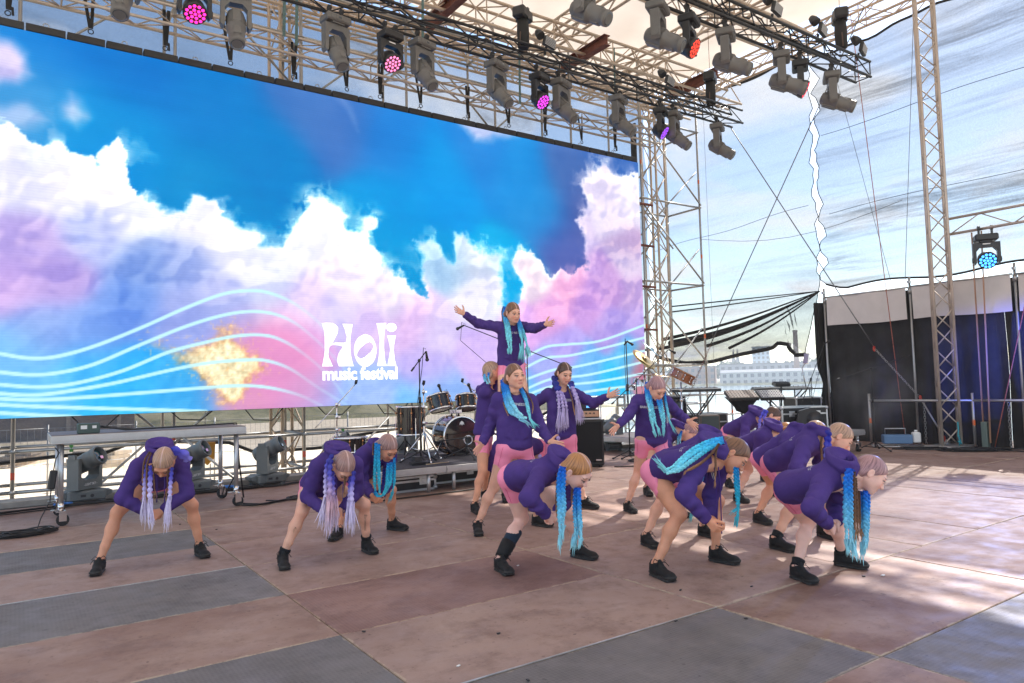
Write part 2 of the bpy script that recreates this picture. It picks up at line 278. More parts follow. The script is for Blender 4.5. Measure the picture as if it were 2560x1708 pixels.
BRAID = {"P1":[["u","lav",0.017,[[1.344,6.236,0.833],[1.339,6.225,0.774],[1.335,6.214,0.716],[1.331,6.203,0.644],[1.33,6.191,0.576]],[1.347,6.195,0.36]],["u","lav",0.014,[[1.323,6.298,0.837],[1.311,6.303,0.725],[1.306,6.301,0.636],[1.304,6.294,0.582]],[1.308,6.306,0.379]],["u","lav",0.014,[[1.48,6.167,0.811],[1.472,6.154,0.746],[1.464,6.14,0.667],[1.458,6.127,0.584]],[1.439,6.156,0.357]],["t","brown",0.009,[[1.344,6.302,0.929],[1.31,6.322,0.866],[1.3,6.327,0.769],[1.299,6.328,0.66]],None],["t","brown",0.009,[[1.343,6.242,0.926],[1.319,6.26,0.84],[1.316,6.265,0.751],[1.319,6.267,0.639]],[1.321,6.272,0.549]],["t","brown",0.009,[[1.459,6.171,0.798],[1.452,6.18,0.738],[1.452,6.186,0.663]],[1.436,6.205,0.559]],["t","brown",0.007,[[1.35,6.218,0.841],[1.358,6.215,0.729],[1.364,6.212,0.64]],[1.369,6.215,0.55]],["u","lavb",0.028,[[1.477,6.233,0.939],[1.526,6.233,0.92],[1.575,6.233,0.893],[1.616,6.241,0.84]],None]],"P2":[["u","lav",0.016,[[2.51,5.453,0.875],[2.475,5.472,0.817],[2.462,5.477,0.754],[2.457,5.477,0.67],[2.456,5.478,0.543]],[2.422,5.519,0.314]],["u","lavp",0.018,[[2.484,5.424,0.848],[2.473,5.427,0.757],[2.469,5.424,0.659],[2.468,5.419,0.569]],[2.46,5.447,0.274]],["u","lavp",0.016,[[2.498,5.446,0.753],[2.498,5.434,0.67],[2.497,5.424,0.559]],[2.514,5.431,0.318]],["u","lav",0.016,[[2.631,5.33,0.751],[2.619,5.331,0.682],[2.609,5.331,0.599],[2.607,5.328,0.509]],[2.617,5.337,0.29]],["u","lav",0.013,[[2.62,5.377,0.706],[2.609,5.372,0.623],[2.602,5.367,0.511]],[2.587,5.393,0.3]],["t","brown",0.012,[[2.565,5.342,0.707],[2.56,5.349,0.658],[2.558,5.355,0.595]],[2.556,5.36,0.545]]],"P3":[["b","cyan",0.019,[[3.17,6.13,0.889],[3.162,6.126,0.778],[3.152,6.123,0.656],[3.146,6.119,0.525],[3.148,6.106,0.428]],None],["b","cyan",0.018,[[3.172,6.081,0.879],[3.165,6.072,0.741],[3.16,6.06,0.619],[3.16,6.049,0.441]],None],["b","cyan",0.018,[[3.243,6.033,0.704],[3.23,6.028,0.616],[3.218,6.024,0.511],[3.183,6.034,0.428]],None],["b","cyan",0.017,[[3.269,6.026,0.711],[3.261,6.023,0.613],[3.25,6.021,0.525],[3.214,6.035,0.445]],None],["b","cyan",0.015,[[3.297,6.028,0.75],[3.297,6.021,0.635],[3.289,6.018,0.521],[3.272,6.019,0.449]],[3.245,6.045,0.355]],["b","cyan",0.019,[[3.121,6.074,0.459],[3.146,6.06,0.421],[3.179,6.037,0.42],[3.203,6.019,0.444]],None],["b","navy",0.016,[[3.236,6.115,0.649],[3.23,6.113,0.567],[3.22,6.115,0.469]],None],["t","brown",0.012,[[3.157,6.152,0.885],[3.153,6.164,0.835],[3.155,6.174,0.776]],None]],"P4":[["b","aqua",0.023,[[5.12,6.868,2.286],[5.102,6.849,2.218],[5.096,6.823,2.138],[5.091,6.797,2.036],[5.086,6.774,1.912],[5.086,6.746,1.789]],[5.071,6.761,1.73]],["b","aqua",0.023,[[5.108,6.828,2.277],[5.102,6.812,2.191],[5.106,6.789,2.097],[5.108,6.769,1.989],[5.11,6.75,1.881],[5.104,6.733,1.796]],[5.096,6.743,1.736]],["b","aqua",0.02,[[5.127,6.901,2.263],[5.107,6.87,2.181],[5.101,6.829,2.085],[5.091,6.792,1.975],[5.078,6.758,1.866]],None],["b","aqua",0.021,[[5.23,6.789,2.162],[5.231,6.755,2.082],[5.228,6.724,1.988],[5.224,6.693,1.909],[5.212,6.666,1.854]],[5.205,6.685,1.658]],["b","aqua",0.021,[[5.247,6.801,2.172],[5.263,6.761,2.068],[5.275,6.723,1.973],[5.281,6.689,1.879],[5.277,6.66,1.816]],[5.291,6.66,1.683]],["t","brown",0.008,[[5.124,6.901,2.297],[5.103,6.905,2.231],[5.101,6.895,2.153],[5.098,6.887,2.075]],None],["t","brown",0.006,[[5.086,6.836,2.216],[5.1,6.818,2.161],[5.12,6.795,2.113]],None]],"P5":[["b","blue",0.021,[[4.952,6.999,1.549],[4.927,7.005,1.494],[4.922,6.995,1.439],[4.938,6.971,1.397]],None],["b","blue",0.02,[[4.948,6.967,1.527],[4.933,6.964,1.465],[4.939,6.945,1.41]],None],["b","blue",0.018,[[4.957,7.032,1.543],[4.928,7.036,1.488],[4.924,7.024,1.425],[4.932,7.0,1.39]],None],["b","aqua",0.015,[[5.005,6.935,1.264],[4.965,6.933,1.169],[4.929,6.926,1.102]],None]],"P6":[["b","blue",0.023,[[4.283,5.683,1.441],[4.278,5.654,1.361],[4.281,5.621,1.248],[4.296,5.579,1.147],[4.329,5.521,1.09],[4.375,5.452,1.07]],None],["b","blue",0.021,[[4.281,5.71,1.43],[4.272,5.675,1.339],[4.269,5.636,1.226],[4.285,5.584,1.125],[4.336,5.503,1.068]],[4.42,5.451,0.999]],["b","blue",0.021,[[4.287,5.658,1.423],[4.284,5.623,1.338],[4.284,5.587,1.248],[4.307,5.535,1.158],[4.343,5.473,1.091]],None],["b","blue",0.02,[[4.286,5.674,1.384],[4.281,5.641,1.293],[4.286,5.603,1.18],[4.304,5.553,1.108],[4.358,5.477,1.062]],None],["b","aqua",0.018,[[4.411,5.625,1.363],[4.423,5.576,1.3],[4.43,5.531,1.221],[4.423,5.496,1.143],[4.416,5.462,1.049]],[4.463,5.435,0.966]],["b","aqua",0.014,[[4.429,5.624,1.369],[4.443,5.575,1.288],[4.446,5.534,1.198],[4.439,5.5,1.108],[4.433,5.463,1.037]],[4.492,5.426,0.985]],["t","brown",0.008,[[4.307,5.727,1.453],[4.262,5.704,1.362],[4.252,5.66,1.226],[4.267,5.599,1.092]],None],["t","brown",0.008,[[4.458,5.641,1.368],[4.481,5.578,1.287],[4.496,5.522,1.196],[4.469,5.494,1.107]],None]],"P7":[["u","navy",0.026,[[5.481,6.417,1.468],[5.458,6.4,1.42],[5.455,6.37,1.359],[5.462,6.333,1.305]],None],["u","lavs",0.017,[[5.432,6.329,1.305],[5.443,6.318,1.198],[5.44,6.314,1.103]],[5.436,6.336,0.848]],["u","lavs",0.016,[[5.451,6.304,1.305],[5.466,6.289,1.197],[5.473,6.28,1.102]],[5.471,6.298,0.871]],["u","lavs",0.015,[[5.471,6.303,1.292],[5.499,6.279,1.196],[5.508,6.267,1.101]],[5.518,6.277,0.875]],["u","navy",0.024,[[5.618,6.327,1.403],[5.609,6.293,1.373],[5.597,6.261,1.343]],None],["u","lavs",0.017,[[5.581,6.259,1.349],[5.6,6.24,1.265],[5.616,6.222,1.192],[5.621,6.211,1.133]],[5.636,6.215,0.936]],["u","lavs",0.016,[[5.6,6.27,1.349],[5.621,6.243,1.276],[5.639,6.219,1.192]],[5.681,6.208,0.94]],["t","brown",0.01,[[5.532,6.257,1.344],[5.562,6.234,1.206],[5.586,6.219,1.027]],None]],"P8":[["b","aqua",0.023,[[5.824,5.328,1.376],[5.812,5.311,1.274],[5.807,5.29,1.152],[5.81,5.267,0.99],[5.812,5.241,0.864]],[5.827,5.234,0.813]],["b","aqua",0.021,[[5.815,5.29,1.314],[5.812,5.278,1.223],[5.822,5.26,1.08],[5.836,5.239,0.949],[5.841,5.218,0.909]],[5.86,5.211,0.817]],["b","blue",0.021,[[5.819,5.335,1.345],[5.805,5.318,1.253],[5.799,5.297,1.162],[5.795,5.273,1.071]],None],["b","aqua",0.019,[[5.85,5.224,1.221],[5.868,5.208,1.11],[5.88,5.195,1.008],[5.886,5.185,0.918]],[5.889,5.19,0.822]],["b","aqua",0.018,[[5.899,5.227,1.23],[5.905,5.21,1.128],[5.909,5.194,1.027],[5.905,5.186,0.906]],None],["b","aqua",0.014,[[5.987,5.248,1.274],[5.976,5.223,1.166],[5.969,5.194,1.065],[5.962,5.166,0.965]],[6.012,5.14,0.847]],["t","brown",0.008,[[5.828,5.357,1.284],[5.807,5.324,1.182],[5.793,5.288,1.061]],None],["t","brown",0.01,[[5.926,5.22,1.229],[5.92,5.206,1.138],[5.916,5.191,1.057]],None]],"P9":[["b","blue",0.02,[[3.477,3.818,0.827],[3.466,3.833,0.765],[3.464,3.843,0.681],[3.469,3.848,0.598],[3.474,3.854,0.502],[3.478,3.863,0.383]],[3.479,3.871,0.261]],["b","blue",0.019,[[3.478,3.806,0.825],[3.484,3.816,0.753],[3.487,3.829,0.669],[3.498,3.839,0.56],[3.5,3.857,0.428]],[3.501,3.863,0.329]],["b","blue",0.017,[[3.627,3.86,0.669],[3.617,3.867,0.591],[3.614,3.869,0.507],[3.616,3.868,0.423],[3.61,3.871,0.351]],[3.596,3.889,0.24]],["b","blue",0.018,[[3.628,3.835,0.671],[3.627,3.836,0.581],[3.629,3.836,0.485],[3.634,3.833,0.396],[3.634,3.832,0.33]],[3.621,3.846,0.261]],["b","blue",0.016,[[3.647,3.872,0.66],[3.641,3.874,0.575],[3.641,3.873,0.479],[3.641,3.872,0.383]],[3.636,3.884,0.259]],["t","brown",0.009,[[3.467,3.853,0.78],[3.468,3.872,0.678],[3.474,3.887,0.587],[3.484,3.9,0.483]],None],["t","brown",0.008,[[3.611,3.884,0.662],[3.606,3.886,0.602],[3.605,3.884,0.554]],None]],"P10":[["b","aqua2",0.018,[[4.489,3.312,0.966],[4.425,3.334,0.953],[4.364,3.357,0.923],[4.291,3.387,0.888],[4.219,3.419,0.84],[4.159,3.442,0.787],[4.096,3.465,0.765]],[4.025,3.507,0.863]],["b","aqua2",0.018,[[4.47,3.289,0.955],[4.415,3.309,0.935],[4.355,3.332,0.907],[4.295,3.356,0.868],[4.225,3.388,0.821],[4.155,3.419,0.775],[4.079,3.453,0.759]],None],["b","aqua2",0.018,[[4.507,3.323,0.97],[4.432,3.353,0.96],[4.359,3.384,0.935],[4.286,3.415,0.897],[4.22,3.442,0.845],[4.163,3.463,0.799],[4.097,3.488,0.778]],[4.061,3.51,0.808]],["t","brown",0.011,[[4.454,3.3,0.951],[4.389,3.317,0.883],[4.307,3.345,0.821],[4.228,3.369,0.783],[4.175,3.373,0.77]],[4.166,3.381,0.746]],["t","brown",0.01,[[4.432,3.292,0.942],[4.354,3.311,0.869],[4.267,3.334,0.814],[4.178,3.358,0.782]],None],["t","brown",0.009,[[4.432,3.305,0.934],[4.408,3.307,0.865],[4.395,3.301,0.774],[4.38,3.297,0.695]],[4.375,3.305,0.642]],["b","cyan",0.017,[[4.558,3.266,0.774],[4.564,3.273,0.698],[4.575,3.278,0.61],[4.588,3.282,0.523],[4.593,3.291,0.435]],[4.581,3.306,0.342]],["b","cyan",0.015,[[4.583,3.274,0.769],[4.593,3.278,0.666],[4.6,3.285,0.564],[4.605,3.291,0.491]],[4.558,3.327,0.446]],["t","brown",0.006,[[4.611,3.279,0.765],[4.616,3.277,0.735]],[4.623,3.275,0.706]]],"P11":[["b","blue",0.021,[[4.738,2.55,0.804],[4.727,2.565,0.737],[4.73,2.571,0.655],[4.73,2.58,0.56],[4.736,2.586,0.464],[4.742,2.591,0.369]],[4.754,2.59,0.273]],["b","blue",0.019,[[4.737,2.538,0.808],[4.738,2.549,0.732],[4.747,2.557,0.623],[4.754,2.568,0.496],[4.764,2.576,0.374]],[4.786,2.571,0.237]],["b","blue",0.017,[[4.774,2.55,0.794],[4.78,2.563,0.676],[4.791,2.573,0.547],[4.804,2.581,0.425]],[4.814,2.584,0.29]],["b","blue",0.018,[[4.924,2.579,0.646],[4.92,2.578,0.57],[4.918,2.578,0.474],[4.908,2.582,0.379],[4.904,2.58,0.322]],[4.9,2.591,0.216]],["b","blue",0.018,[[4.91,2.551,0.654],[4.905,2.553,0.562],[4.903,2.555,0.46],[4.895,2.56,0.352]],[4.891,2.57,0.256]],["b","blue",0.016,[[4.953,2.558,0.651],[4.949,2.559,0.569],[4.941,2.564,0.473],[4.936,2.569,0.338]],[4.925,2.582,0.258]],["t","brown",0.013,[[4.773,2.539,0.786],[4.781,2.551,0.652],[4.792,2.564,0.492],[4.805,2.568,0.42]],[4.801,2.577,0.334]],["t","brown",0.012,[[4.839,2.57,0.739],[4.84,2.57,0.618],[4.84,2.571,0.491],[4.836,2.572,0.415]],[4.841,2.574,0.329]],["t","brown",0.01,[[4.888,2.579,0.653],[4.883,2.579,0.536],[4.878,2.579,0.415]],[4.889,2.578,0.328]]],"P12":[["u","royal",0.019,[[5.853,3.365,0.957],[5.847,3.378,0.883],[5.85,3.386,0.809],[5.85,3.397,0.718]],None],["u","royal",0.018,[[5.853,3.354,0.945],[5.858,3.364,0.866],[5.865,3.373,0.784],[5.877,3.378,0.709]],None],["u","royal",0.018,[[6.061,3.367,0.795],[6.049,3.367,0.738],[6.035,3.369,0.672]],None],["u","royal",0.017,[[6.032,3.377,0.767],[6.012,3.381,0.723],[5.995,3.385,0.674]],None],["t","brown",0.01,[[5.836,3.39,0.94],[5.823,3.409,0.867],[5.829,3.416,0.768],[5.841,3.42,0.66]],None],["t","brown",0.01,[[6.019,3.41,0.77],[5.998,3.404,0.723]],None]],"P15":[["u","lavb",0.02,[[8.371,5.756,0.982],[8.315,5.787,0.925],[8.289,5.798,0.848],[8.274,5.805,0.739]],None],["u","lavb",0.019,[[8.367,5.735,0.976],[8.327,5.757,0.886],[8.318,5.759,0.777]],None],["u","lavb",0.017,[[8.537,5.711,0.865],[8.55,5.698,0.818],[8.554,5.694,0.76]],None]],"P14":[["t","ginger",0.018,[[7.347,4.755,0.844],[7.284,4.775,0.831],[7.231,4.79,0.8]],[7.213,4.804,0.779]]],"P16":[["b","blue",0.019,[[7.056,6.024,0.797],[7.029,6.031,0.697],[7.011,6.033,0.597]],None],["b","blue",0.018,[[7.056,6.001,0.78],[7.034,6.009,0.698],[7.031,6.006,0.615]],None],["b","blue",0.016,[[7.123,6.037,0.649],[7.149,6.014,0.625],[7.16,6.002,0.606]],None]],"P18":[["b","aqua",0.016,[[5.052,3.951,0.69],[4.889,3.932,0.41],[4.782,3.857,0.368]],[4.763,3.876,0.284]]],"P17":[["u","lavs",0.02,[[5.338,6.555,0.596],[5.338,6.566,0.528],[5.335,6.58,0.46]],[5.348,6.582,0.302]],["u","lavs",0.02,[[5.4,6.29,0.805],[5.391,6.306,0.674],[5.374,6.327,0.542]],None]]}

SCR = {"blue":[[0.72,6.54,20,130,215],[1.83,6.36,10,120,205],[3.08,5.94,5,125,205],[4.5,6.39,60,115,190],[5.13,6.12,70,120,195],[3.76,5.34,0,130,205],[3.08,4.59,0,135,205],[6.14,5.9,30,130,215],[6.12,4.67,0,150,225],[7.04,5.46,0,150,230],[8.05,6.24,30,130,215],[9.11,5.77,20,140,220],[9.66,5.1,30,140,215],[10.29,5.95,70,110,180],[10.63,5.22,75,95,165],[10.23,4.4,85,100,175],[11.59,6.55,50,100,180],[12.28,6.45,60,110,190],[6.54,3.57,0,150,215],[8.71,3.45,0,170,230],[5.68,3.98,0,150,215],[0.42,5.65,60,150,215],[1.55,5.3,0,140,215]],"cloud":[[0.37,6.01,215,200,240],[0.33,5.44,200,200,240],[0.74,4.96,235,235,250],[1.01,4.43,245,242,252],[1.55,4.64,245,242,252],[0.54,4.37,225,225,248],[0.55,3.51,190,170,230],[0.92,3.04,170,150,220],[0.41,2.95,200,170,230],[1.39,3.71,180,190,240],[1.84,4.02,235,235,250],[2.02,3.38,130,160,225],[1.85,2.71,110,150,230],[2.56,3.42,150,170,230],[2.75,3.99,225,225,248],[3.21,3.75,235,235,250],[3.75,3.59,240,240,252],[3.89,3.23,215,220,248],[3.08,2.9,170,180,235],[2.57,2.61,150,165,230],[4.48,4.02,248,246,252],[4.79,4.51,250,250,253],[5.51,3.97,250,250,253],[5.26,3.32,235,225,245],[6.09,3.05,225,215,240],[4.47,2.82,225,205,245],[5.65,2.41,215,190,240],[5.09,2.7,210,200,245],[6.52,2.59,220,185,235],[6.78,1.69,190,175,240],[6.95,1.28,140,180,240],[4.47,2.08,215,170,230],[4.03,1.65,200,160,220],[4.46,1.35,170,180,240],[5.64,1.32,160,190,245],[6.58,1.05,120,190,245],[1.3,2.31,120,160,235],[0.77,2.3,140,170,235],[0.52,1.93,120,190,245],[1.3,1.75,70,180,245],[1.86,1.55,50,175,245],[0.78,1.45,110,195,245],[0.54,1.16,90,190,250],[1.58,1.14,60,190,250],[2.45,1.4,60,170,235],[2.76,1.19,70,170,235],[3.4,1.17,190,170,210],[7.78,3.83,205,215,235],[7.96,3.06,220,220,245],[8.31,4.22,190,215,240],[7.39,3.8,170,205,235],[6.98,2.43,215,200,240],[7.94,2.11,205,180,240],[9.62,3.97,245,235,240],[9.38,3.59,235,215,230],[10.19,3.54,235,170,215],[9.81,2.87,230,170,225],[9.0,2.48,220,170,235],[10.79,3.1,195,150,220],[11.46,3.62,190,150,215],[12.03,4.16,210,195,230],[11.8,5.15,225,215,240],[11.3,6.0,225,215,240],[12.23,5.51,235,228,245],[12.05,4.57,200,170,210],[12.26,3.36,190,160,215],[11.41,2.53,170,150,225],[10.14,2.13,175,160,235],[10.73,1.66,110,180,240],[11.92,1.95,90,190,240],[11.36,1.36,50,190,240],[9.54,1.67,160,170,240],[12.32,1.74,190,120,140],[12.37,2.76,180,160,230],[8.96,1.23,110,190,245]],"main":[[-0.15,5.25],[0.23,5.27],[0.53,5.27],[0.79,4.97],[1.19,4.94],[1.25,4.73],[1.31,4.68],[1.41,4.98],[1.66,5.13],[1.83,5.05],[1.9,4.69],[2.1,4.35],[2.25,4.14],[2.56,4.31],[2.78,4.41],[3.08,4.3],[3.34,4.05],[3.69,3.94],[4.04,3.83],[4.33,4.08],[4.49,4.47],[4.76,4.7],[5.07,4.54],[5.27,4.26],[5.68,4.46],[5.8,3.99],[5.92,3.6],[6.36,3.39],[6.62,3.2],[6.85,2.97],[6.99,3.02],[6.76,3.42],[6.64,4.07],[7.01,4.23],[7.34,3.79],[7.5,4.32],[7.99,4.2],[8.68,4.17],[8.72,3.72],[8.57,3.18],[8.48,2.95],[8.67,2.9],[8.81,3.1],[8.9,3.47],[8.75,3.99],[8.95,4.17],[9.22,4.13],[9.56,3.97],[9.78,3.61],[10.09,3.87],[10.32,3.65],[10.82,3.87],[10.72,4.45],[10.55,4.82],[10.76,5.43],[10.72,5.81],[10.92,6.14],[11.25,6.24],[11.52,6.42],[11.71,6.16],[12.12,6.07],[12.99,6.35],[13.21,-0.53],[-0.25,0.57]],"small":[[[-0.17,6.37],[0.32,6.34],[0.54,6.18],[0.62,5.88],[0.42,5.71],[-0.15,5.55]],[[0.89,5.5],[1.05,5.71],[1.27,5.49],[1.1,5.28],[0.94,5.33]],[[-0.15,5.43],[0.53,5.52],[0.84,5.26],[0.53,5.11],[-0.15,5.05]],[[7.41,6.72],[8.27,6.64],[9.08,6.58],[8.58,6.44],[7.95,6.24],[7.75,6.45]],[[4.97,6.76],[5.3,6.59],[5.45,6.02],[5.29,6.39],[5.05,6.54]]],"lines":[[[0.28,1.98],[0.6,1.92],[0.92,1.94],[1.38,2.09],[1.98,2.37],[2.63,2.71],[3.18,2.95],[3.61,3.02],[3.91,2.99],[4.29,2.84],[4.7,2.54],[5.03,2.15]],[[0.28,1.73],[0.6,1.69],[0.93,1.71],[1.38,1.83],[1.98,2.12],[2.63,2.42],[3.18,2.61],[3.61,2.68],[4.0,2.64],[4.38,2.46],[4.86,2.05],[5.2,1.7]],[[0.29,1.56],[0.71,1.52],[1.15,1.56],[1.74,1.73],[2.36,2.01],[2.9,2.17],[3.32,2.27],[3.7,2.3],[4.0,2.25],[4.37,2.05],[4.86,1.64],[5.19,1.21]],[[0.29,1.44],[0.6,1.41],[0.93,1.43],[1.62,1.55],[2.36,1.73],[2.9,1.84],[3.46,1.89],[3.82,1.88],[4.22,1.74],[4.69,1.42],[5.19,1.11]],[[0.29,1.37],[0.71,1.34],[1.27,1.36],[2.11,1.41],[2.9,1.46],[3.46,1.48],[3.91,1.43],[4.37,1.3],[4.75,1.11]],[[0.29,1.29],[0.71,1.25],[1.39,1.2],[2.11,1.15],[2.9,1.09]],[[0.29,1.18],[0.82,1.12],[1.22,1.08]],[[8.91,1.86],[9.56,2.15],[10.19,2.22],[11.12,2.31],[12.5,2.7]],[[8.91,1.66],[9.55,1.92],[10.23,1.98],[11.2,2.15],[12.51,2.41]],[[8.9,1.44],[9.74,1.67],[10.54,1.76],[12.49,2.1]],[[8.97,1.26],[9.73,1.49],[10.74,1.56],[12.5,1.85]],[[9.0,1.14],[9.72,1.33],[10.95,1.4],[12.49,1.58]],[[10.31,1.16],[11.38,1.25],[12.47,1.31]],[[7.74,1.09],[8.08,1.22],[8.43,1.39],[8.94,1.71]]],"H":[[4.76,2.52],[4.83,2.53],[4.89,2.53],[4.96,2.53],[5.01,2.5],[5.05,2.46],[5.05,2.41],[5.04,2.35],[5.0,2.28],[4.97,2.22],[4.94,2.18],[5.01,2.19],[5.08,2.19],[5.15,2.19],[5.19,2.2],[5.2,2.23],[5.21,2.3],[5.19,2.36],[5.17,2.44],[5.13,2.52],[5.32,2.52],[5.3,2.42],[5.28,2.32],[5.27,2.21],[5.27,2.1],[5.28,1.98],[5.3,1.88],[5.33,1.78],[5.06,1.78],[5.04,1.83],[5.03,1.89],[5.04,1.95],[5.06,2.01],[5.1,2.07],[5.14,2.12],[5.08,2.14],[5.01,2.15],[4.95,2.15],[4.92,2.14],[4.89,2.11],[4.88,2.06],[4.87,1.99],[4.88,1.93],[4.91,1.87],[4.95,1.78],[4.76,1.78],[4.78,1.87],[4.8,1.97],[4.81,2.06],[4.81,2.17],[4.81,2.29],[4.8,2.4]],"L":[[5.77,2.55],[5.96,2.56],[5.94,2.46],[5.92,2.35],[5.91,2.24],[5.91,2.1],[5.92,1.98],[5.93,1.87],[5.96,1.78],[5.77,1.78],[5.79,1.87],[5.81,1.98],[5.82,2.1],[5.83,2.25],[5.81,2.37],[5.79,2.47]],"I":[[5.97,2.33],[6.15,2.34],[6.13,2.26],[6.11,2.17],[6.1,2.07],[6.11,1.98],[6.12,1.89],[6.15,1.78],[5.97,1.78],[5.99,1.87],[6.01,1.97],[6.03,2.07],[6.02,2.16],[6.0,2.25]],"Oo":[[5.76,2.06],[5.76,2.01],[5.75,1.97],[5.74,1.93],[5.72,1.89],[5.7,1.85],[5.67,1.82],[5.64,1.8],[5.61,1.78],[5.58,1.77],[5.54,1.77],[5.51,1.77],[5.48,1.78],[5.45,1.8],[5.42,1.83],[5.4,1.85],[5.38,1.89],[5.36,1.93],[5.35,1.97],[5.34,2.01],[5.34,2.06],[5.34,2.1],[5.35,2.15],[5.36,2.19],[5.38,2.23],[5.4,2.26],[5.43,2.29],[5.46,2.31],[5.49,2.33],[5.52,2.34],[5.55,2.35],[5.59,2.34],[5.62,2.33],[5.65,2.32],[5.68,2.29],[5.7,2.27],[5.72,2.23],[5.74,2.19],[5.75,2.15],[5.76,2.11]],"Oi":[[5.7,2.2],[5.7,2.18],[5.71,2.17],[5.71,2.15],[5.71,2.13],[5.7,2.11],[5.69,2.09],[5.67,2.06],[5.66,2.04],[5.64,2.02],[5.61,2.0],[5.59,1.98],[5.56,1.96],[5.54,1.94],[5.51,1.93],[5.49,1.92],[5.47,1.91],[5.45,1.91],[5.43,1.91],[5.41,1.92],[5.4,1.92],[5.39,1.93],[5.39,1.95],[5.39,1.97],[5.39,1.99],[5.4,2.01],[5.41,2.03],[5.42,2.05],[5.44,2.08],[5.46,2.1],[5.48,2.12],[5.51,2.14],[5.53,2.16],[5.56,2.18],[5.58,2.19],[5.61,2.2],[5.63,2.21],[5.65,2.21],[5.67,2.21],[5.68,2.2]],"dot":[[6.17,2.48],[6.16,2.46],[6.15,2.44],[6.14,2.43],[6.11,2.41],[6.09,2.4],[6.06,2.4],[6.03,2.4],[6.01,2.41],[5.99,2.42],[5.97,2.44],[5.96,2.46],[5.96,2.48],[5.96,2.5],[5.97,2.52],[5.99,2.54],[6.01,2.55],[6.04,2.56],[6.06,2.56],[6.09,2.56],[6.12,2.55],[6.14,2.54],[6.15,2.53],[6.16,2.51]],"goldp":[[2.11,2.14],[2.57,2.03],[2.88,2.13],[3.11,2.34],[3.27,2.41],[3.47,2.13],[3.75,1.92],[3.83,1.72],[3.57,1.48],[3.39,1.17],[3.11,1.21],[2.88,1.53],[2.57,1.83]],"gold":[3.27,1.76],"goldt":[2.09,2.13],"txt":[[4.76,1.54],[6.17,1.53]]}

# ================================================================== numpy noise
def vnoise(x, y, seed=0):
    rs = np.random.RandomState(seed); T = rs.rand(256, 256)
    xi = np.floor(x).astype(int); yi = np.floor(y).astype(int); fx = x - xi; fy = y - yi
    fx = fx * fx * (3 - 2 * fx); fy = fy * fy * (3 - 2 * fy)
    a = T[xi % 256, yi % 256]; b = T[(xi + 1) % 256, yi % 256]; c = T[xi % 256, (yi + 1) % 256]; d = T[(xi + 1) % 256, (yi + 1) % 256]
    return (a * (1 - fx) + b * fx) * (1 - fy) + (c * (1 - fx) + d * fx) * fy
def fbm(x, y, o=5, seed=0, g=0.5):
    s = 0; a = 1; t = 0
    for i in range(o):
        s = s + a * vnoise(x * 2 ** i + 17.3 * i, y * 2 ** i + 9.1 * i, seed + i); t += a; a *= g
    return s / t
def sstep(a, b, x):
    t = np.clip((x - a) / (b - a), 0, 1); return t * t * (3 - 2 * t)
def poly_sd(px, py, poly):
    """signed distance (negative inside)"""
    P = np.array(poly, float); n = len(P); d = np.full(px.shape, 1e9); ins = np.zeros(px.shape, bool)
    for i in range(n):
        a = P[i]; b = P[(i + 1) % n]; e = b - a; L2 = max(1e-9, e @ e)
        t = np.clip(((px - a[0]) * e[0] + (py - a[1]) * e[1]) / L2, 0, 1)
        d = np.minimum(d, (px - a[0] - t * e[0]) ** 2 + (py - a[1] - t * e[1]) ** 2)
        c = ((a[1] > py) != (b[1] > py)) & (px < (b[0] - a[0]) * (py - a[1]) / ((b[1] - a[1]) if abs(b[1] - a[1]) > 1e-9 else 1e-9) + a[0])
        ins ^= c
    d = np.sqrt(d); return np.where(ins, -d, d)
def line_d(px, py, pts):
    d = np.full(px.shape, 1e9); tt = np.zeros(px.shape); P = np.array(pts, float)
    # resample smoothly (Catmull-Rom)
    Q = []
    for i in range(len(P) - 1):
        p0 = P[max(0, i - 1)]; p1 = P[i]; p2 = P[i + 1]; p3 = P[min(len(P) - 1, i + 2)]
        for t in np.linspace(0, 1, 6, endpoint=False):
            Q.append(.5 * ((2 * p1) + (-p0 + p2) * t + (2 * p0 - 5 * p1 + 4 * p2 - p3) * t * t + (-p0 + 3 * p1 - 3 * p2 + p3) * t ** 3))
    Q.append(P[-1]); Q = np.array(Q)
    for a, b in zip(Q[:-1], Q[1:]):
        lo = min(a[1], b[1]) - .12; hi = max(a[1], b[1]) + .12; l2 = min(a[0], b[0]) - .12; h2 = max(a[0], b[0]) + .12
        m = (px > l2) & (px < h2) & (py > lo) & (py < hi)
        if not m.any(): continue
        e = b - a; t = np.clip(((px[m] - a[0]) * e[0] + (py[m] - a[1]) * e[1]) / max(1e-9, e @ e), 0, 1)
        d[m] = np.minimum(d[m], np.hypot(px[m] - a[0] - t * e[0], py[m] - a[1] - t * e[1]))
    return d

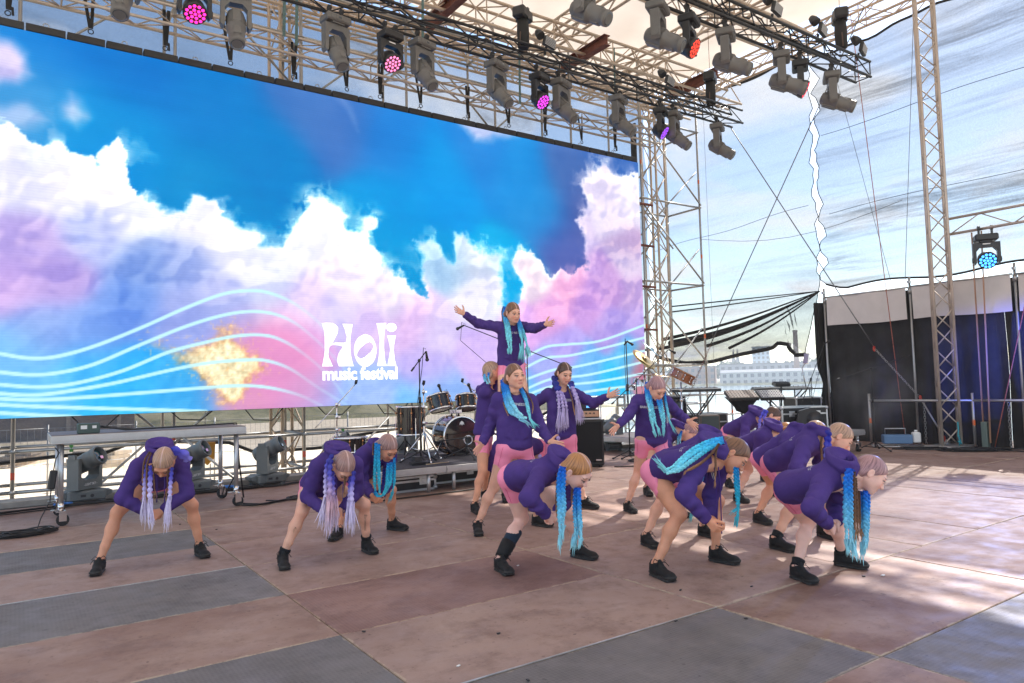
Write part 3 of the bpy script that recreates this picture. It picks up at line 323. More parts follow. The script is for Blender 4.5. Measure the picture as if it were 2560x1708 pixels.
# ================================================================== ground, water
def noise_mat(name, c1, c2, scale, rough=0.9, detail=8, c3=None, bump=0.3, s2=None, sparse=0.5):
    m = bpy.data.materials.new(name); m.use_nodes = True; t = m.node_tree; b = t.nodes['Principled BSDF']; b.inputs['Roughness'].default_value = rough
    tcn = t.nodes.new('ShaderNodeTexCoord'); n = t.nodes.new('ShaderNodeTexNoise'); n.inputs['Scale'].default_value = scale; n.inputs['Detail'].default_value = detail; n.inputs['Roughness'].default_value = 0.65
    t.links.new(tcn.outputs['Object'], n.inputs['Vector'])
    r = t.nodes.new('ShaderNodeValToRGB'); r.color_ramp.elements[0].position = 0.35; r.color_ramp.elements[1].position = 0.65
    r.color_ramp.elements[0].color = (*c1, 1); r.color_ramp.elements[1].color = (*c2, 1); t.links.new(n.outputs['Fac'], r.inputs[0])
    src = r.outputs[0]
    if c3 is not None:
        n2 = t.nodes.new('ShaderNodeTexNoise'); n2.inputs['Scale'].default_value = s2 or scale * .2; n2.inputs['Detail'].default_value = 6; t.links.new(tcn.outputs['Object'], n2.inputs['Vector'])
        r2 = t.nodes.new('ShaderNodeMapRange'); r2.inputs['From Min'].default_value = sparse; r2.inputs['From Max'].default_value = sparse + .12; t.links.new(n2.outputs['Fac'], r2.inputs['Value'])
        mx_ = t.nodes.new('ShaderNodeMix'); mx_.data_type = 'RGBA'; t.links.new(r2.outputs[0], mx_.inputs['Factor']); t.links.new(src, mx_.inputs[6]); mx_.inputs[7].default_value = (*c3, 1); src = mx_.outputs[2]
    t.links.new(src, b.inputs['Base Color'])
    bp = t.nodes.new('ShaderNodeBump'); bp.inputs['Strength'].default_value = bump; bp.inputs['Distance'].default_value = .05; t.links.new(n.outputs['Fac'], bp.inputs['Height']); t.links.new(bp.outputs[0], b.inputs['Normal'])
    MATS[name] = m; return m
m_sand = noise_mat('sand', (.54, .44, .32), (.68, .57, .43), 1.2, c3=(.40, .36, .20), s2=.18, sparse=.60)
m_grass = noise_mat('bank_grass', (.10, .10, .035), (.22, .19, .08), 1.5, c3=(.25, .22, .12), s2=.3)
b = MB(); b.quad((-400, -60, -2.6), (3000, -60, -2.6), (3000, 3000, -2.6), (-400, 3000, -2.6))
m_water = mat('water', (.10, .16, .19), rough=.12, bump=.25, bscale=.7, spec=.6)
o = b.build('water', m_water, kind='structure')
# land sheet: runs back on the left, quay edge in front of the water on the right
pts = [(-300, -80), (60, -80), (60, 2), (24, 15.8), (18, 16.6), (15, 17.5), (30, 34), (62, 66), (110, 300), (-300, 300)]
v = [(x, y, -1.4) for x, y in pts] + [(x, y, -3.2) for x, y in pts]
n_ = len(pts); me = bpy.data.meshes.new('ground'); me.from_pydata(v, [], [tuple(range(n_))] + [(i, i + n_, (i + 1) % n_ + n_, (i + 1) % n_) for i in range(n_)])
me.materials.append(m_sand); o = bpy.data.objects.new('ground', me); link(o); tag(o, kind='structure')
# grassy embankment behind the field
xs = np.linspace(-90, 66, 90); rows = []
prof = [(0, 0), (3, .6), (7, 2.2), (11, 3.0), (22, 3.1), (40, 0)]
V = []
for x in xs:
    for (dyy, h) in prof: V.append((x, 62 + dyy + 3 * math.sin(x * .07), -1.42 + h * (1 + .25 * math.sin(x * .31) + .15 * math.sin(x * .9)) * min(1, max(.0, (60 - x) / 12))))
F = [(i * 6 + k, (i + 1) * 6 + k, (i + 1) * 6 + k + 1, i * 6 + k + 1) for i in range(len(xs) - 1) for k in range(5)]
o = bpy.data.objects.new('hills', np_mesh('hills', V, F, [m_grass])); link(o); tag(o, kind='structure')

# ================================================================== stage floor
def panel_mat(name, base, dirt, edge, grid):
    m = bpy.data.materials.new(name); m.use_nodes = True; t = m.node_tree; b = t.nodes['Principled BSDF']; nw = t.nodes.new; lk = t.links.new
    tcn = nw('ShaderNodeTexCoord'); oi = nw('ShaderNodeObjectInfo')
    off = nw('ShaderNodeVectorMath'); off.operation = 'MULTIPLY_ADD'; cx = nw('ShaderNodeCombineXYZ')
    for i in range(2): lk(oi.outputs['Random'], cx.inputs[i])
    lk(cx.outputs[0], off.inputs[0]); off.inputs[1].default_value = (170, 90, 0); lk(tcn.outputs['Object'], off.inputs[2])
    def noise(s, d=6, rr=.6, vec=off.outputs[0], sc=None):
        n = nw('ShaderNodeTexNoise'); n.inputs['Scale'].default_value = s; n.inputs['Detail'].default_value = d; n.inputs['Roughness'].default_value = rr
        if sc is not None:
            mp = nw('ShaderNodeVectorMath'); mp.operation = 'MULTIPLY'; mp.inputs[1].default_value = sc; lk(vec, mp.inputs[0]); vec = mp.outputs[0]
        lk(vec, n.inputs['Vector']); return n.outputs['Fac']
    def rng(v, a, b_, c=0., d=1.):
        r = nw('ShaderNodeMapRange'); r.inputs['From Min'].default_value = a; r.inputs['From Max'].default_value = b_; r.inputs['To Min'].default_value = c; r.inputs['To Max'].default_value = d; lk(v, r.inputs['Value']); return r.outputs[0]
    def mixc(f, a, b_):
        x = nw('ShaderNodeMix'); x.data_type = 'RGBA'; lk(f, x.inputs['Factor'])
        for k, q in ((6, a), (7, b_)):
            if isinstance(q, tuple): x.inputs[k].default_value = (*q, 1)
            else: lk(q, x.inputs[k])
        return x.outputs[2]
    def mul(a, b_):
        x = nw('ShaderNodeMath'); x.operation = 'MULTIPLY'; lk(a, x.inputs[0])
        if isinstance(b_, float): x.inputs[1].default_value = b_
        else: lk(b_, x.inputs[1])
        return x.outputs[0]
    tint = nw('ShaderNodeHueSaturation'); tint.inputs['Color'].default_value = (*base, 1)
    lk(rng(oi.outputs['Random'], 0, 1, .68, 1.18), tint.inputs['Value']); lk(rng(oi.outputs['Random'], 0, 1, 1.15, .75), tint.inputs['Saturation'])
    c = mixc(rng(noise(1.6, 8), .35, .7), tint.outputs[0], dirt)
    c = mixc(mul(rng(noise(2.1, 9, .75), .50, .66), .72), c, tuple(x * .56 for x in base)); c = mixc(mul(rng(noise(6.5, 9, .8), .52, .64), .45), c, tuple(x * .66 for x in base)); c = mixc(mul(rng(noise(4.1, 9, .8), .54, .70), .4), c, dirt); c = mixc(mul(rng(noise(60, 3, .7, sc=(.12, 1.6, 1)), .5, .75), .22), c, dirt)
    c = mixc(mul(rng(noise(3.2, 6, sc=(.5, 2.2, 1)), .6, .75), .4), c, tuple(x * .5 for x in base))             # darker smudges
    c = mixc(mul(rng(noise(14, 2), .70, .73), .6), c, tuple(x * .4 for x in base)); c = mixc(mul(rng(noise(26, 3), .66, .72), .5), c, tuple(x * .35 for x in base))         # specks
    c = mixc(mul(rng(noise(9, 8, .75, sc=(.22, 2.6, 1)), .62, .70), .35), c, edge)               # scuffs
    # worn pale edges
    sp = nw('ShaderNodeSeparateXYZ'); lk(tcn.outputs['Generated'], sp.inputs[0])
    def edge_d(s, w):
        a = nw('ShaderNodeMath'); a.operation = 'SUBTRACT'; a.inputs[1].default_value = .5; lk(s, a.inputs[0])
        b2 = nw('ShaderNodeMath'); b2.operation = 'ABSOLUTE'; lk(a.outputs[0], b2.inputs[0])
        return rng(b2.outputs[0], .5 - w, .5)
    mxx = nw('ShaderNodeMath'); mxx.operation = 'MAXIMUM'; lk(edge_d(sp.outputs['X'], .014), mxx.inputs[0]); lk(edge_d(sp.outputs['Y'], .026), mxx.inputs[1])
    ed = nw('ShaderNodeMath'); ed.operation = 'ADD'; lk(mxx.outputs[0], ed.inputs[0]); lk(rng(noise(7, 9, .75), .3, .72, -.95, .5), ed.inputs[1])
    c = mixc(rng(ed.outputs[0], .40, .75, 0, .85), c, edge)
    # anti-slip embossing
    wv = nw('ShaderNodeTexChecker'); wv.inputs['Scale'].default_value = 62. if grid else 70.
    rt = nw('ShaderNodeVectorRotate'); rt.rotation_type = 'Z_AXIS'; rt.inputs['Angle'].default_value = .785; lk(tcn.outputs['Object'], rt.inputs['Vector']); lk(rt.outputs[0], wv.inputs['Vector'])
    if grid:
        c = mixc(mul(wv.outputs['Fac'], .16), c, tuple(min(1, x * 1.8) for x in base))
    lk(c, b.inputs['Base Color'])
    lk(rng(noise(5, 6), .3, .7, .46, .78), b.inputs['Roughness']); b.inputs['Specular IOR Level'].default_value = .32
    bp = nw('ShaderNodeBump'); bp.inputs['Strength'].default_value = .22 if grid else .1; bp.inputs['Distance'].default_value = .004
    lk(wv.outputs['Fac'], bp.inputs['Height']); lk(bp.outputs[0], b.inputs['Normal'])
    MATS[name] = m; return m
BROWN = panel_mat('ply_brown', (.295, .178, .140), (.39, .27, .22), (.48, .37, .27), False)
DARKR = panel_mat('ply_red', (.235, .135, .116), (.32, .20, .17), (.43, .31, .22), True)
GREY = panel_mat('ply_grey', (.150, .137, .136), (.195, .175, .17), (.36, .30, .24), True)
def panel_mesh(lx, ly, m):
    p = MB(); p.box((lx / 2, ly / 2, -.02), (lx - .008, ly - .008, .04), bev=.004); return p.mesh('stage_panel', m)
pm = {}
floor_root = MB()
floor_root.box((7, 5.3, -.12), (21, 12.4, .12))
fl_o = floor_root.build('stage_floor', mat('steel_frame', (.12, .12, .125), rough=.6, metal=.6), kind='structure')
greys = {(0, 5), (0, 3), (0, 7), (2, 2), (4, 1), (-2, 4), (8, 6)}
reds = {(2, 4), (6, 8), (4, 7)}
def put_panel(x, y, lx, ly, kind):
    k = (lx, ly, kind)
    if k not in pm: pm[k] = panel_mesh(lx, ly, {'b': BROWN, 'r': DARKR, 'g': GREY}[kind])
    o = inst('stage_panel', pm[k], fl_o); o.location = (x, y, rnd.choice([0, 0, 0, -.002, .0015])); return o
for iy in range(-1, 11):
    for ix in range(-4, 17, 2):
        if ix >= 4 and iy >= 3: continue
        k = 'g' if (ix, iy) in greys else 'r' if (ix, iy) in reds else 'b'
        put_panel(ix, iy, 2, 1, k)
for iy in range(3, 11, 2):
    xs_ = [4, 5.5, 6.5, 7.5, 8.5, 9.5, 10.5, 11.5, 12.5, 13.5, 14.5, 15.5]
    for a, c_ in zip(xs_, xs_[1:] + [17]):
        put_panel(a, iy, c_ - a, 2 if iy < 9 else 2, 'r' if (a, iy) == (8.5, 7) else 'b')
# weathered kerb plank along the back edge
for ix in range(-4, 16, 3):
    b = MB(); b.box((ix + 1.5, 11.42, .015), (2.985, .34, .09), bev=.01)
    b.build('edge_plank', mat('grey_timber', (.30, .28, .26), rough=.8, vary=.25, vscale=5, bump=.2), fl_o)
for (x0, x1, y) in ((0, 2, 6), (2, 4, 3), (-2, 0, 6)):
    b = MB(); b.box(((x0 + x1) / 2, y, .003), (x1 - x0 - .02, .010, .004)); b.build('edge_strip', mat('strip_alu', (.6, .58, .55), rough=.35, metal=.7, vary=.3, vscale=9), fl_o)
# small litter on the floor
LITI = list(range(len(LITTER)))
LITL = ['small white plug lying on the floor right of the rightmost dancer', 'small dark scrap on the floor below the white plug', 'small black scrap near the feet of the gold earring dancer', 'black scrap at the seam corner below the gold earring dancer', 'black scrap on the grey floor panel at lower right', 'black scrap at the left end of the lower right grey panel', 'white scrap beside the black ankle boot', 'dark scrap between the feet of the far left dancer', 'dark scrap right of the far left dancer', 'white scrap on the floor at lower centre', 'black scrap on the brown panel at lower left of centre', 'dark scrap on the brown panel at bottom centre', 'black scrap on the floor at the very bottom']
for (x, y, s, m_) in LITTER:
    b = MB(); b.box((0, 0, .004), (.022 * s, .012 * s, .006), bev=.002)
    o = b.build('paper_scrap' if m_ else 'tape_scrap', mat('litter_white', (.75, .74, .72)) if m_ else mat('litter_black', (.02, .02, .022)), loc=(x, y, .001),
            label=LITL[LITI.pop(0)], cat='scrap', group='white scraps on the floor' if m_ else 'black scraps on the floor')
    o.rotation_euler.z = x * 7

# ================================================================== LED screen
scr = empty('led_screen', (6, 11.94, 1.1), 0, 'giant LED video wall showing clouds, wave lines and festival lettering', 'screen')
def rel(o): o.matrix_parent_inverse = Matrix.Translation((-6, -11.94, -1.1)); return o
X0, X1, Z0, Z1 = -0.5, 12.48, 1.10, 6.55
nx, nz_ = 660, 290
gx, gz = np.meshgrid(np.linspace(X0, X1, nx), np.linspace(Z0, Z1, nz_))
def idw(samples, s):
    S = np.array(samples, float); acc = np.zeros(gx.shape + (3,)); w = np.zeros(gx.shape)
    for x, z, r, g, bb in S:
        k = np.exp(-((gx - x) ** 2 + (gz - z) ** 2) / (2 * s * s)) + 1e-4 / ((gx - x) ** 2 + (gz - z) ** 2 + .05)
        acc += k[..., None] * np.array([r, g, bb]); w += k
    return acc / w[..., None]
def gaussz(a):
    for _ in range(3):
        a = (a + np.roll(a, 1, 0) + np.roll(a, -1, 0) + np.roll(a, 1, 1) + np.roll(a, -1, 1)) / 5
    return a
wx = gx + .25 * (fbm(gx * 1.3, gz * 1.3, 5, 3) - .5); wz = gz + .25 * (fbm(gx * 1.3 + 40, gz * 1.3, 5, 8) - .5)
skyc = idw(SCR['blue'], .38); clc = idw(SCR['cloud'], .22)
n1 = fbm(gx * 1.1, gz * 1.1, 6, 21, .55); n2 = fbm(gx * 3.2, gz * 3.2, 5, 33, .55)
skyc += ((n1 - .5) * 40)[..., None] * np.array([.9, .6, .35])
def billow(x, y, o, seed):
    s_ = 0; a_ = 1; t_ = 0
    for i in range(o): s_ = s_ + a_ * np.abs(2 * vnoise(x * 2.1 ** i + 7.7 * i, y * 2.1 ** i + 3.1 * i, seed + i) - 1); t_ += a_; a_ *= .55
    return s_ / t_
bl = billow(gx * 1.5 + .4 * n1, gz * 1.5, 6, 120); bl2 = billow(gx * 4.2, gz * 4.2, 4, 140)
sd = poly_sd(wx, wz, SCR['main']) + .55 * (bl - .36) + .14 * (bl2 - .4)
soft = .03 + .06 * sstep(.45, .65, fbm(gx * .8, gz * .8, 3, 50))
mask = 1 - sstep(-soft * 1.6, soft, sd)
wis = 1 - sstep(-.05, .35, sd)
mask = np.maximum(mask, .45 * wis * sstep(.5, .62, n2))
for i, pl in enumerate(SCR['small']):
    sd2 = poly_sd(wx, wz, pl) + .12 * (n2 - .5); mask = np.maximum(mask, (1 - sstep(-.16, .10, sd2)) * (.95, .75, .6, .85, .3)[i])
puff = fbm(wx * 1.6, wz * 1.6, 6, 71, .6)
clc = clc + ((puff - .40) * 34)[..., None] * np.array([1.0, .75, .35]) * sstep(1.6, 3.4, gz)[..., None] ** .5
clc = clc + (55 * np.exp(-np.abs(sd) / .16) * (sd < .02))[..., None] * np.array([1, 1, .6]) * (gz > 2.4)[..., None]
bs = billow(gx * .9 + .5 * n1, gz * .9 + .3 * n2, 4, 160)
for _ in range(4): bs = gaussz(bs)
shade = np.gradient(bs, axis=0) * 34 + np.gradient(bs, axis=1) * -18
clc += np.clip(shade * 60, -16, 14)[..., None] * np.array([1.0, .85, .4]) * (.35 + .65 * sstep(2.0, 3.6, gz))[..., None]
clc += ((fbm(gx * 14, gz * 14, 2, 90) - .5) * 12)[..., None]
img = skyc * (1 - mask[..., None]) + clc * mask[..., None]
img += ((fbm(gx * .5, gz * 6, 3, 14) - .5) * 10)[..., None]
# powder burst
gc = SCR['gold']; gt = SCR['goldt']
rr = np.hypot((gx - gc[0]) / .74, (gz - gc[1]) / .66) + .75 * (fbm(gx * 5, gz * 5, 5, 61) - .5)
ta = np.clip((gx - gt[0]) / (gc[0] - gt[0]), 0, 1); hz_ = np.abs(gz - (gt[1] + (gc[1] - gt[1]) * ta)) / (.05 + .42 * ta)
tail = (1 - sstep(.5, 1.1, hz_ + .5 * (fbm(gx * 6, gz * 6, 4, 66) - .5))) * (gx > gt[0]) * (gx < gc[0] + .1) * ta
gsd = poly_sd(gx, gz, SCR['goldp']) + .34 * (fbm(gx * 4.5, gz * 4.5, 6, 61, .62) - .5) + .10 * (fbm(gx * 18, gz * 18, 3, 64) - .5); rr = 1 + gsd * 2.2
g = (1 - sstep(-.13, .09, gsd)) * (.35 + .65 * sstep(gt[0] - .1, gc[0] - .35, gx))
gcol = np.array([253, 238, 196.]) * (1 - sstep(.62, 1.0, rr))[..., None] + np.array([240, 176, 104.]) * sstep(.62, 1.0, rr)[..., None]
gcol += ((fbm(gx * 13, gz * 13, 4, 67, .65) - .5) * 130)[..., None]
img = img * (1 - g[..., None]) + gcol * g[..., None]
pk = (1 - sstep(.8, 1.9, np.hypot((gx - gc[0] - .62) / .7, (gz - gc[1] + .1) / .7))) * .55 * (1 - g)
img = img * (1 - pk[..., None]) + np.array([238, 130, 175.]) * pk[..., None]
spk = sstep(.80, .86, vnoise(gx * 26, gz * 26, 5)) * (1 - sstep(.9, 1.7, rr)) * .5
img = img * (1 - spk[..., None]) + np.array([255, 205, 140.]) * spk[..., None]
for i, ln in enumerate(SCR['lines']):
    dd = line_d(gx, gz, ln); al = (1 - sstep(.016, .036, dd)) * .92
    if i < 7: al = al * (1 - .75 * sstep(3.75, 4.6, gx))
    img = img * (1 - al[..., None]) + np.array([196, 245, 255.]) * al[..., None]
# LED scan-line shimmer
img *= (1 + .02 * np.sin(gz * 150))[..., None]
img = np.clip(img, 0, 250) / 255
lin = np.where(img <= .04045, img / 12.92, ((img + .055) / 1.055) ** 2.4)
V = np.stack([gx.ravel(), np.full(gx.size, 11.94), gz.ravel()], 1)
ii = (np.arange(nz_ - 1)[:, None] * nx + np.arange(nx - 1)[None]).ravel()
F = np.stack([ii, ii + 1, ii + nx + 1, ii + nx], 1)
m_scr = bpy.data.materials.new('led_picture'); m_scr.use_nodes = True; t = m_scr.node_tree
bb = t.nodes['Principled BSDF']; va = t.nodes.new('ShaderNodeVertexColor'); va.layer_name = 'Col'
bb.inputs['Base Color'].default_value = (.004, .004, .005, 1); bb.inputs['Roughness'].default_value = .6; bb.inputs['Specular IOR Level'].default_value = .08
t.links.new(va.outputs['Color'], bb.inputs['Emission Color']); bb.inputs['Emission Strength'].default_value = 1.14 / 2 ** EXPO
o = bpy.data.objects.new('display', np_mesh('display', V, F, [m_scr], cols=lin.reshape(-1, 3))); link(o, scr); rel(o)
m_cab = mat('cabinet_black', (.022, .021, .022), rough=.55, vary=.2)
b = MB(); b.box(((X0 + X1) / 2, 12.03, (Z0 + Z1) / 2), (X1 - X0, .14, Z1 - Z0 + .01)); rel(b.build('cabinet_back', m_cab, scr))
cap = MB(); cap.box((0, 0, 0), (.478, .16, .11), bev=.006); capm = cap.mesh('panel_cap', m_cab)
ring = MB(); ring.path([(.035 * math.cos(a), 0, .035 * math.sin(a)) for a in np.linspace(0, 6.283, 13)[:-1]], .007, 5, True); ringm = ring.mesh('lifting_ring', mat('galv', (.42, .43, .44), rough=.42, metal=.85, vary=.12))
for i in range(26):
    o = inst('panel_cap', capm, scr, loc=(X0 + .25 + i * .4992, 12.02, 6.615)); rel(o)
    if i % 2 == 0: o2 = inst('lifting_ring', ringm, o); o2.location = (.0, -.03, .085)
m_white = mat('led_white', (.8, .8, .8), emit=(1, 1, 1), estr=1.05 / 2 ** EXPO)
lg = MB()
def glyph(name, polys, hole=None):
    b = MB()
    if hole:
        n = len(polys)
        vs = [(x, 11.934, z) for x, z in polys] + [(x, 11.934, z) for x, z in hole]
        b._add(vs, [(i, (i + 1) % n, n + (i + 1) % n, n + i) for i in range(n)], False)
        me = b.mesh(name, m_white)
    else:
        cu = bpy.data.curves.new(name, 'CURVE'); cu.dimensions = '2D'; cu.fill_mode = 'BOTH'
        for pl in polys:
            s = cu.splines.new('POLY'); s.points.add(len(pl) - 1); s.use_cyclic_u = True
            for p, (x, z) in zip(s.points, pl): p.co = (x, z, 0, 1)
        tmp = bpy.data.objects.new('tmp', cu); COL.objects.link(tmp); dg = bpy.context.evaluated_depsgraph_get()
        me = bpy.data.meshes.new_from_object(tmp.evaluated_get(dg)); bpy.data.objects.remove(tmp); bpy.data.curves.remove(cu)
        me.transform(Matrix(((1, 0, 0, 0), (0, 0, -1, 11.934), (0, 1, 0, 0), (0, 0, 0, 1)))); me.materials.clear(); me.materials.append(m_white)
    o = bpy.data.objects.new('lettering', me); link(o, scr); rel(o)
glyph('lettering', [SCR['H']]); glyph('lettering', [SCR['L']]); glyph('lettering', [SCR['I']]); glyph('lettering', [SCR['dot']])
glyph('lettering', SCR['Oo'], SCR['Oi'])
def text_mesh(body, size, m, offset=0.0, align='CENTER', shear=0.0, space=1.0):
    cu = bpy.data.curves.new('txt', 'FONT'); cu.body = body; cu.size = size; cu.align_x = align; cu.offset = offset; cu.shear = shear; cu.space_character = space; cu.resolution_u = 3
    tmp = bpy.data.objects.new('tmp', cu); COL.objects.link(tmp); dg = bpy.context.evaluated_depsgraph_get()
    me = bpy.data.meshes.new_from_object(tmp.evaluated_get(dg)); bpy.data.objects.remove(tmp); bpy.data.curves.remove(cu)
    me.materials.clear(); me.materials.append(m); return me
tm = text_mesh('music festival', .305, m_white, offset=.011, align='LEFT', space=.93)
w_ = max(v_.co.x for v_ in tm.vertices); a_, b_ = SCR['txt']
tm.transform(Matrix.Diagonal(((b_[0] - a_[0]) / w_, 1, 1, 1)))
tm.transform(Matrix(((1, 0, 0, a_[0]), (0, 0, -1, 11.934), (0, 1, 0, a_[1] + .01), (0, 0, 0, 1))))
o = bpy.data.objects.new('lettering', tm); link(o, scr); rel(o)

# ================================================================== trusses
m_alu = mat('truss_alu', (.52, .44, .375), rough=.46, metal=.4, vary=.12, vscale=3, rvary=.1)
m_blk = mat('truss_black', (.022, .021, .021), rough=.45, metal=.3, vary=.2)
m_galv = mat('scaffold_galv', (.40, .395, .385), rough=.42, metal=.8, vary=.18, vscale=4, rvary=.12)
m_gold = mat('truss_beige', (.56, .45, .35), rough=.5, metal=.3, vary=.12, vscale=3)
def unit(name, r, l, m, n=8):
    b = MB(); b.tube((0, 0, 0), (0, 0, l), r, n); return b.mesh(name, m)
def truss(p0, p1, w, h, pitch, m, label, group=None, rc=.024, rb=.011, indiv=True, up=(0, 0, 1), name='truss', tri=False, ladder=False, bay=0):
    p0 = Vector(p0); p1 = Vector(p1); d = (p1 - p0); Ln = d.length; x = d.normalized(); upv = Vector(up)
    y = upv.cross(x).normalized(); z = x.cross(y)
    root = empty(name, p0, 0, label, 'truss', group)
    root.matrix_world = Matrix(((x.x, y.x, z.x, p0.x), (x.y, y.y, z.y, p0.y), (x.z, y.z, z.z, p0.z), (0, 0, 0, 1)))
    cm = unit('chord', rc, Ln, m, 8)
    if ladder: cs = [(0, -h / 2), (0, h / 2)]
    elif tri: cs = [(-w / 2, -h / 2), (w / 2, -h / 2), (0, h / 2)]
    else: cs = [(-w / 2, -h / 2), (w / 2, -h / 2), (w / 2, h / 2), (-w / 2, h / 2)]
    for (a, b) in cs:
        inst('chord', cm, root, Matrix.Translation((0, a, b)) @ Matrix.Rotation(math.pi / 2, 4, 'Y'))
    n = max(1, round(Ln / pitch)); st = Ln / n
    segs = []
    pairs = [(i, (i + 1) % len(cs)) for i in range(len(cs))] if not ladder else [(0, 1)]
    for (i, j) in pairs:
        for k in range(n):
            a, b = (cs[i], cs[j]) if (k + i) % 2 == 0 else (cs[j], cs[i])
            segs.append(((k * st, *a), ((k + 1) * st, *b)))
        if bay:
            for k in range(0, n + 1, bay): segs.append(((min(Ln - .02, max(.02, k * st)), *cs[i]), ((min(Ln - .02, max(.02, k * st)), *cs[j]))))
    if indiv:
        cache = {}
        for p, q in segs:
            l = round((Vector(q) - Vector(p)).length, 3)
            if l not in cache: cache[l] = unit('brace', rb, l, m, 6)
            inst('brace', cache[l], root, seg_matrix(p, q))
    else:
        b = MB()
        for p, q in segs: b.tube(p, q, rb, 5, cap=False)
        b.build('lacing', m, root, kind='stuff')
    return root
LT = []
# lighting trusses (black) and LED support truss (bare aluminium)
truss((-1.2, 10, 7.21), (13.68, 10, 7.21), .29, .29, .5, m_blk, 'long black box truss over the screen carrying the front row of spotlights', rc=.026, rb=.011, bay=4)
truss((5.4, 7, 7.08), (13.5, 7, 7.09), .29, .29, .5, m_blk, 'short black box truss at upper right with three flood lights on top', rc=.026, rb=.011, bay=4)
truss((-1.5, 11.95, 7.24), (13.1, 11.95, 7.22), .3, .3, .48, m_alu, 'bare aluminium truss just above the screen holding the black slings', rc=.026, rb=.011, bay=5)
# tower at the right, its cross truss
truss((14.75, 6.42, 0.05), (14.75, 6.42, 10.2), .3, .3, .36, m_alu, 'tall upright aluminium truss tower in front of the black curtain', up=(1, .6, 0), name='truss_tower', rc=.027, rb=.012)
truss((14.75, 6.2, 4.12), (14.75, 2.6, 4.12), .04, .29, .5, m_alu, 'horizontal aluminium truss with the blue wash light under it', rc=.026, ladder=True)
# scaffold tower's inner truss masts
truss((14.1, 13.0, -1.3), (14.1, 13.0, 9.2), .42, .42, .5, m_gold, 'upright beige truss mast inside the scaffold tower right of the screen', up=(1, .2, 0), name='truss_mast', rc=.03, rb=.014)
truss((4.55, 13.2, -1.3), (4.55, 13.2, 9.2), .42, .42, .5, m_gold, 'upright beige truss mast behind the screen at centre', up=(1, .2, 0), name='truss_mast', rc=.03, rb=.014, indiv=False)
# roof grid
rg = 'roof trusses'
for (a, b_, w, h, lab) in [((-2, 12.6, 8.75), (15.4, 12.6, 8.75), .42, .6, 'beige roof truss nearest the back mesh, parallel to the screen'),
                     ((-2, 11.35, 8.55), (15.4, 11.35, 8.55), .4, .5, 'beige roof truss above the aluminium sling truss'),
                     ((-2, 13.9, 9.1), (15.4, 13.9, 9.1), .4, .5, 'rearmost beige roof truss high against the back mesh'),
                     ((4, 9.2, 8.9), (15.2, 9.2, 8.9), .4, .5, 'beige roof truss between the two black light trusses'),
                     ((6, 5.5, 9.0), (15.2, 5.5, 9.0), .4, .5, 'beige roof truss over the front of the stage at upper right')]:
    truss(a, b_, w, h, .55, m_gold, lab, rg, rc=.032, rb=.014, indiv=False, bay=3)
for (X, z, lab) in [(15.15, 9.05, 'beige edge truss along the right eave of the roof'), (12.9, 9.2, 'beige cross truss under the roof tarp, second from the right eave'), (10.4, 9.3, 'beige cross truss under the roof tarp, third from the right eave'), (7.6, 9.3, 'beige cross truss under the roof tarp over the middle of the screen')]:
    truss((X, -1, z), (X, 14.3, z), .3, .4, .6, m_gold, lab, rg, rc=.03, rb=.013, indiv=False, bay=3)

# ---------------------------------------------------------------- roof tarp, back and right mesh, curtain
def cloth(name, grid, m, smooth=True, **kw):
    nu = len(grid); nv = len(grid[0]); V = [p for r in grid for p in r]
    F = [(i * nv + j, (i + 1) * nv + j, (i + 1) * nv + j + 1, i * nv + j + 1) for i in range(nu - 1) for j in range(nv - 1)]
    o = bpy.data.objects.new(name, np_mesh(name, V, F, [m], smooth)); link(o, kw.pop('parent', None)); return tag(o, kw.get('label'), kw.get('cat'), kw.get('group'), kw.get('kind'))
m_tarp = bpy.data.materials.new('tarp_cream'); m_tarp.use_nodes = True; t = m_tarp.node_tree
for n in list(t.nodes): t.nodes.remove(n)
o_ = t.nodes.new('ShaderNodeOutputMaterial'); di = t.nodes.new('ShaderNodeBsdfDiffuse'); tr = t.nodes.new('ShaderNodeBsdfTranslucent'); ms = t.nodes.new('ShaderNodeMixShader')
tcn = t.nodes.new('ShaderNodeTexCoord'); nn = t.nodes.new('ShaderNodeTexNoise'); nn.inputs['Scale'].default_value = .7; nn.inputs['Detail'].default_value = 6; t.links.new(tcn.outputs['Object'], nn.inputs['Vector'])
rr_ = t.nodes.new('ShaderNodeValToRGB'); rr_.color_ramp.elements[0].position = .3; rr_.color_ramp.elements[1].position = .7
rr_.color_ramp.elements[0].color = (.66, .56, .46, 1); rr_.color_ramp.elements[1].color = (.80, .71, .60, 1); t.links.new(nn.outputs['Fac'], rr_.inputs[0])
t.links.new(rr_.outputs[0], di.inputs[0]); t.links.new(rr_.outputs[0], tr.inputs[0]); ms.inputs[0].default_value = .42
t.links.new(di.outputs[0], ms.inputs[1]); t.links.new(tr.outputs[0], ms.inputs[2]); t.links.new(ms.outputs[0], o_.inputs[0])
g_ = []
for X in np.linspace(-7, 15.32, 40):
    g_.append([(X, Y, 9.52 + .9 * math.sin(math.pi * min(1, max(0, (15.32 - X) / 22))) + .05 * math.cos((X - 15.15) * 2 * math.pi / 2.4) + .02 * math.sin(Y * 1.3 + X)) for Y in np.linspace(-4.5, 14.6, 30)])
cloth('roof_tarp', g_, m_tarp, label='cream tarpaulin roof stretched over the stage on beige trusses', cat='roof')

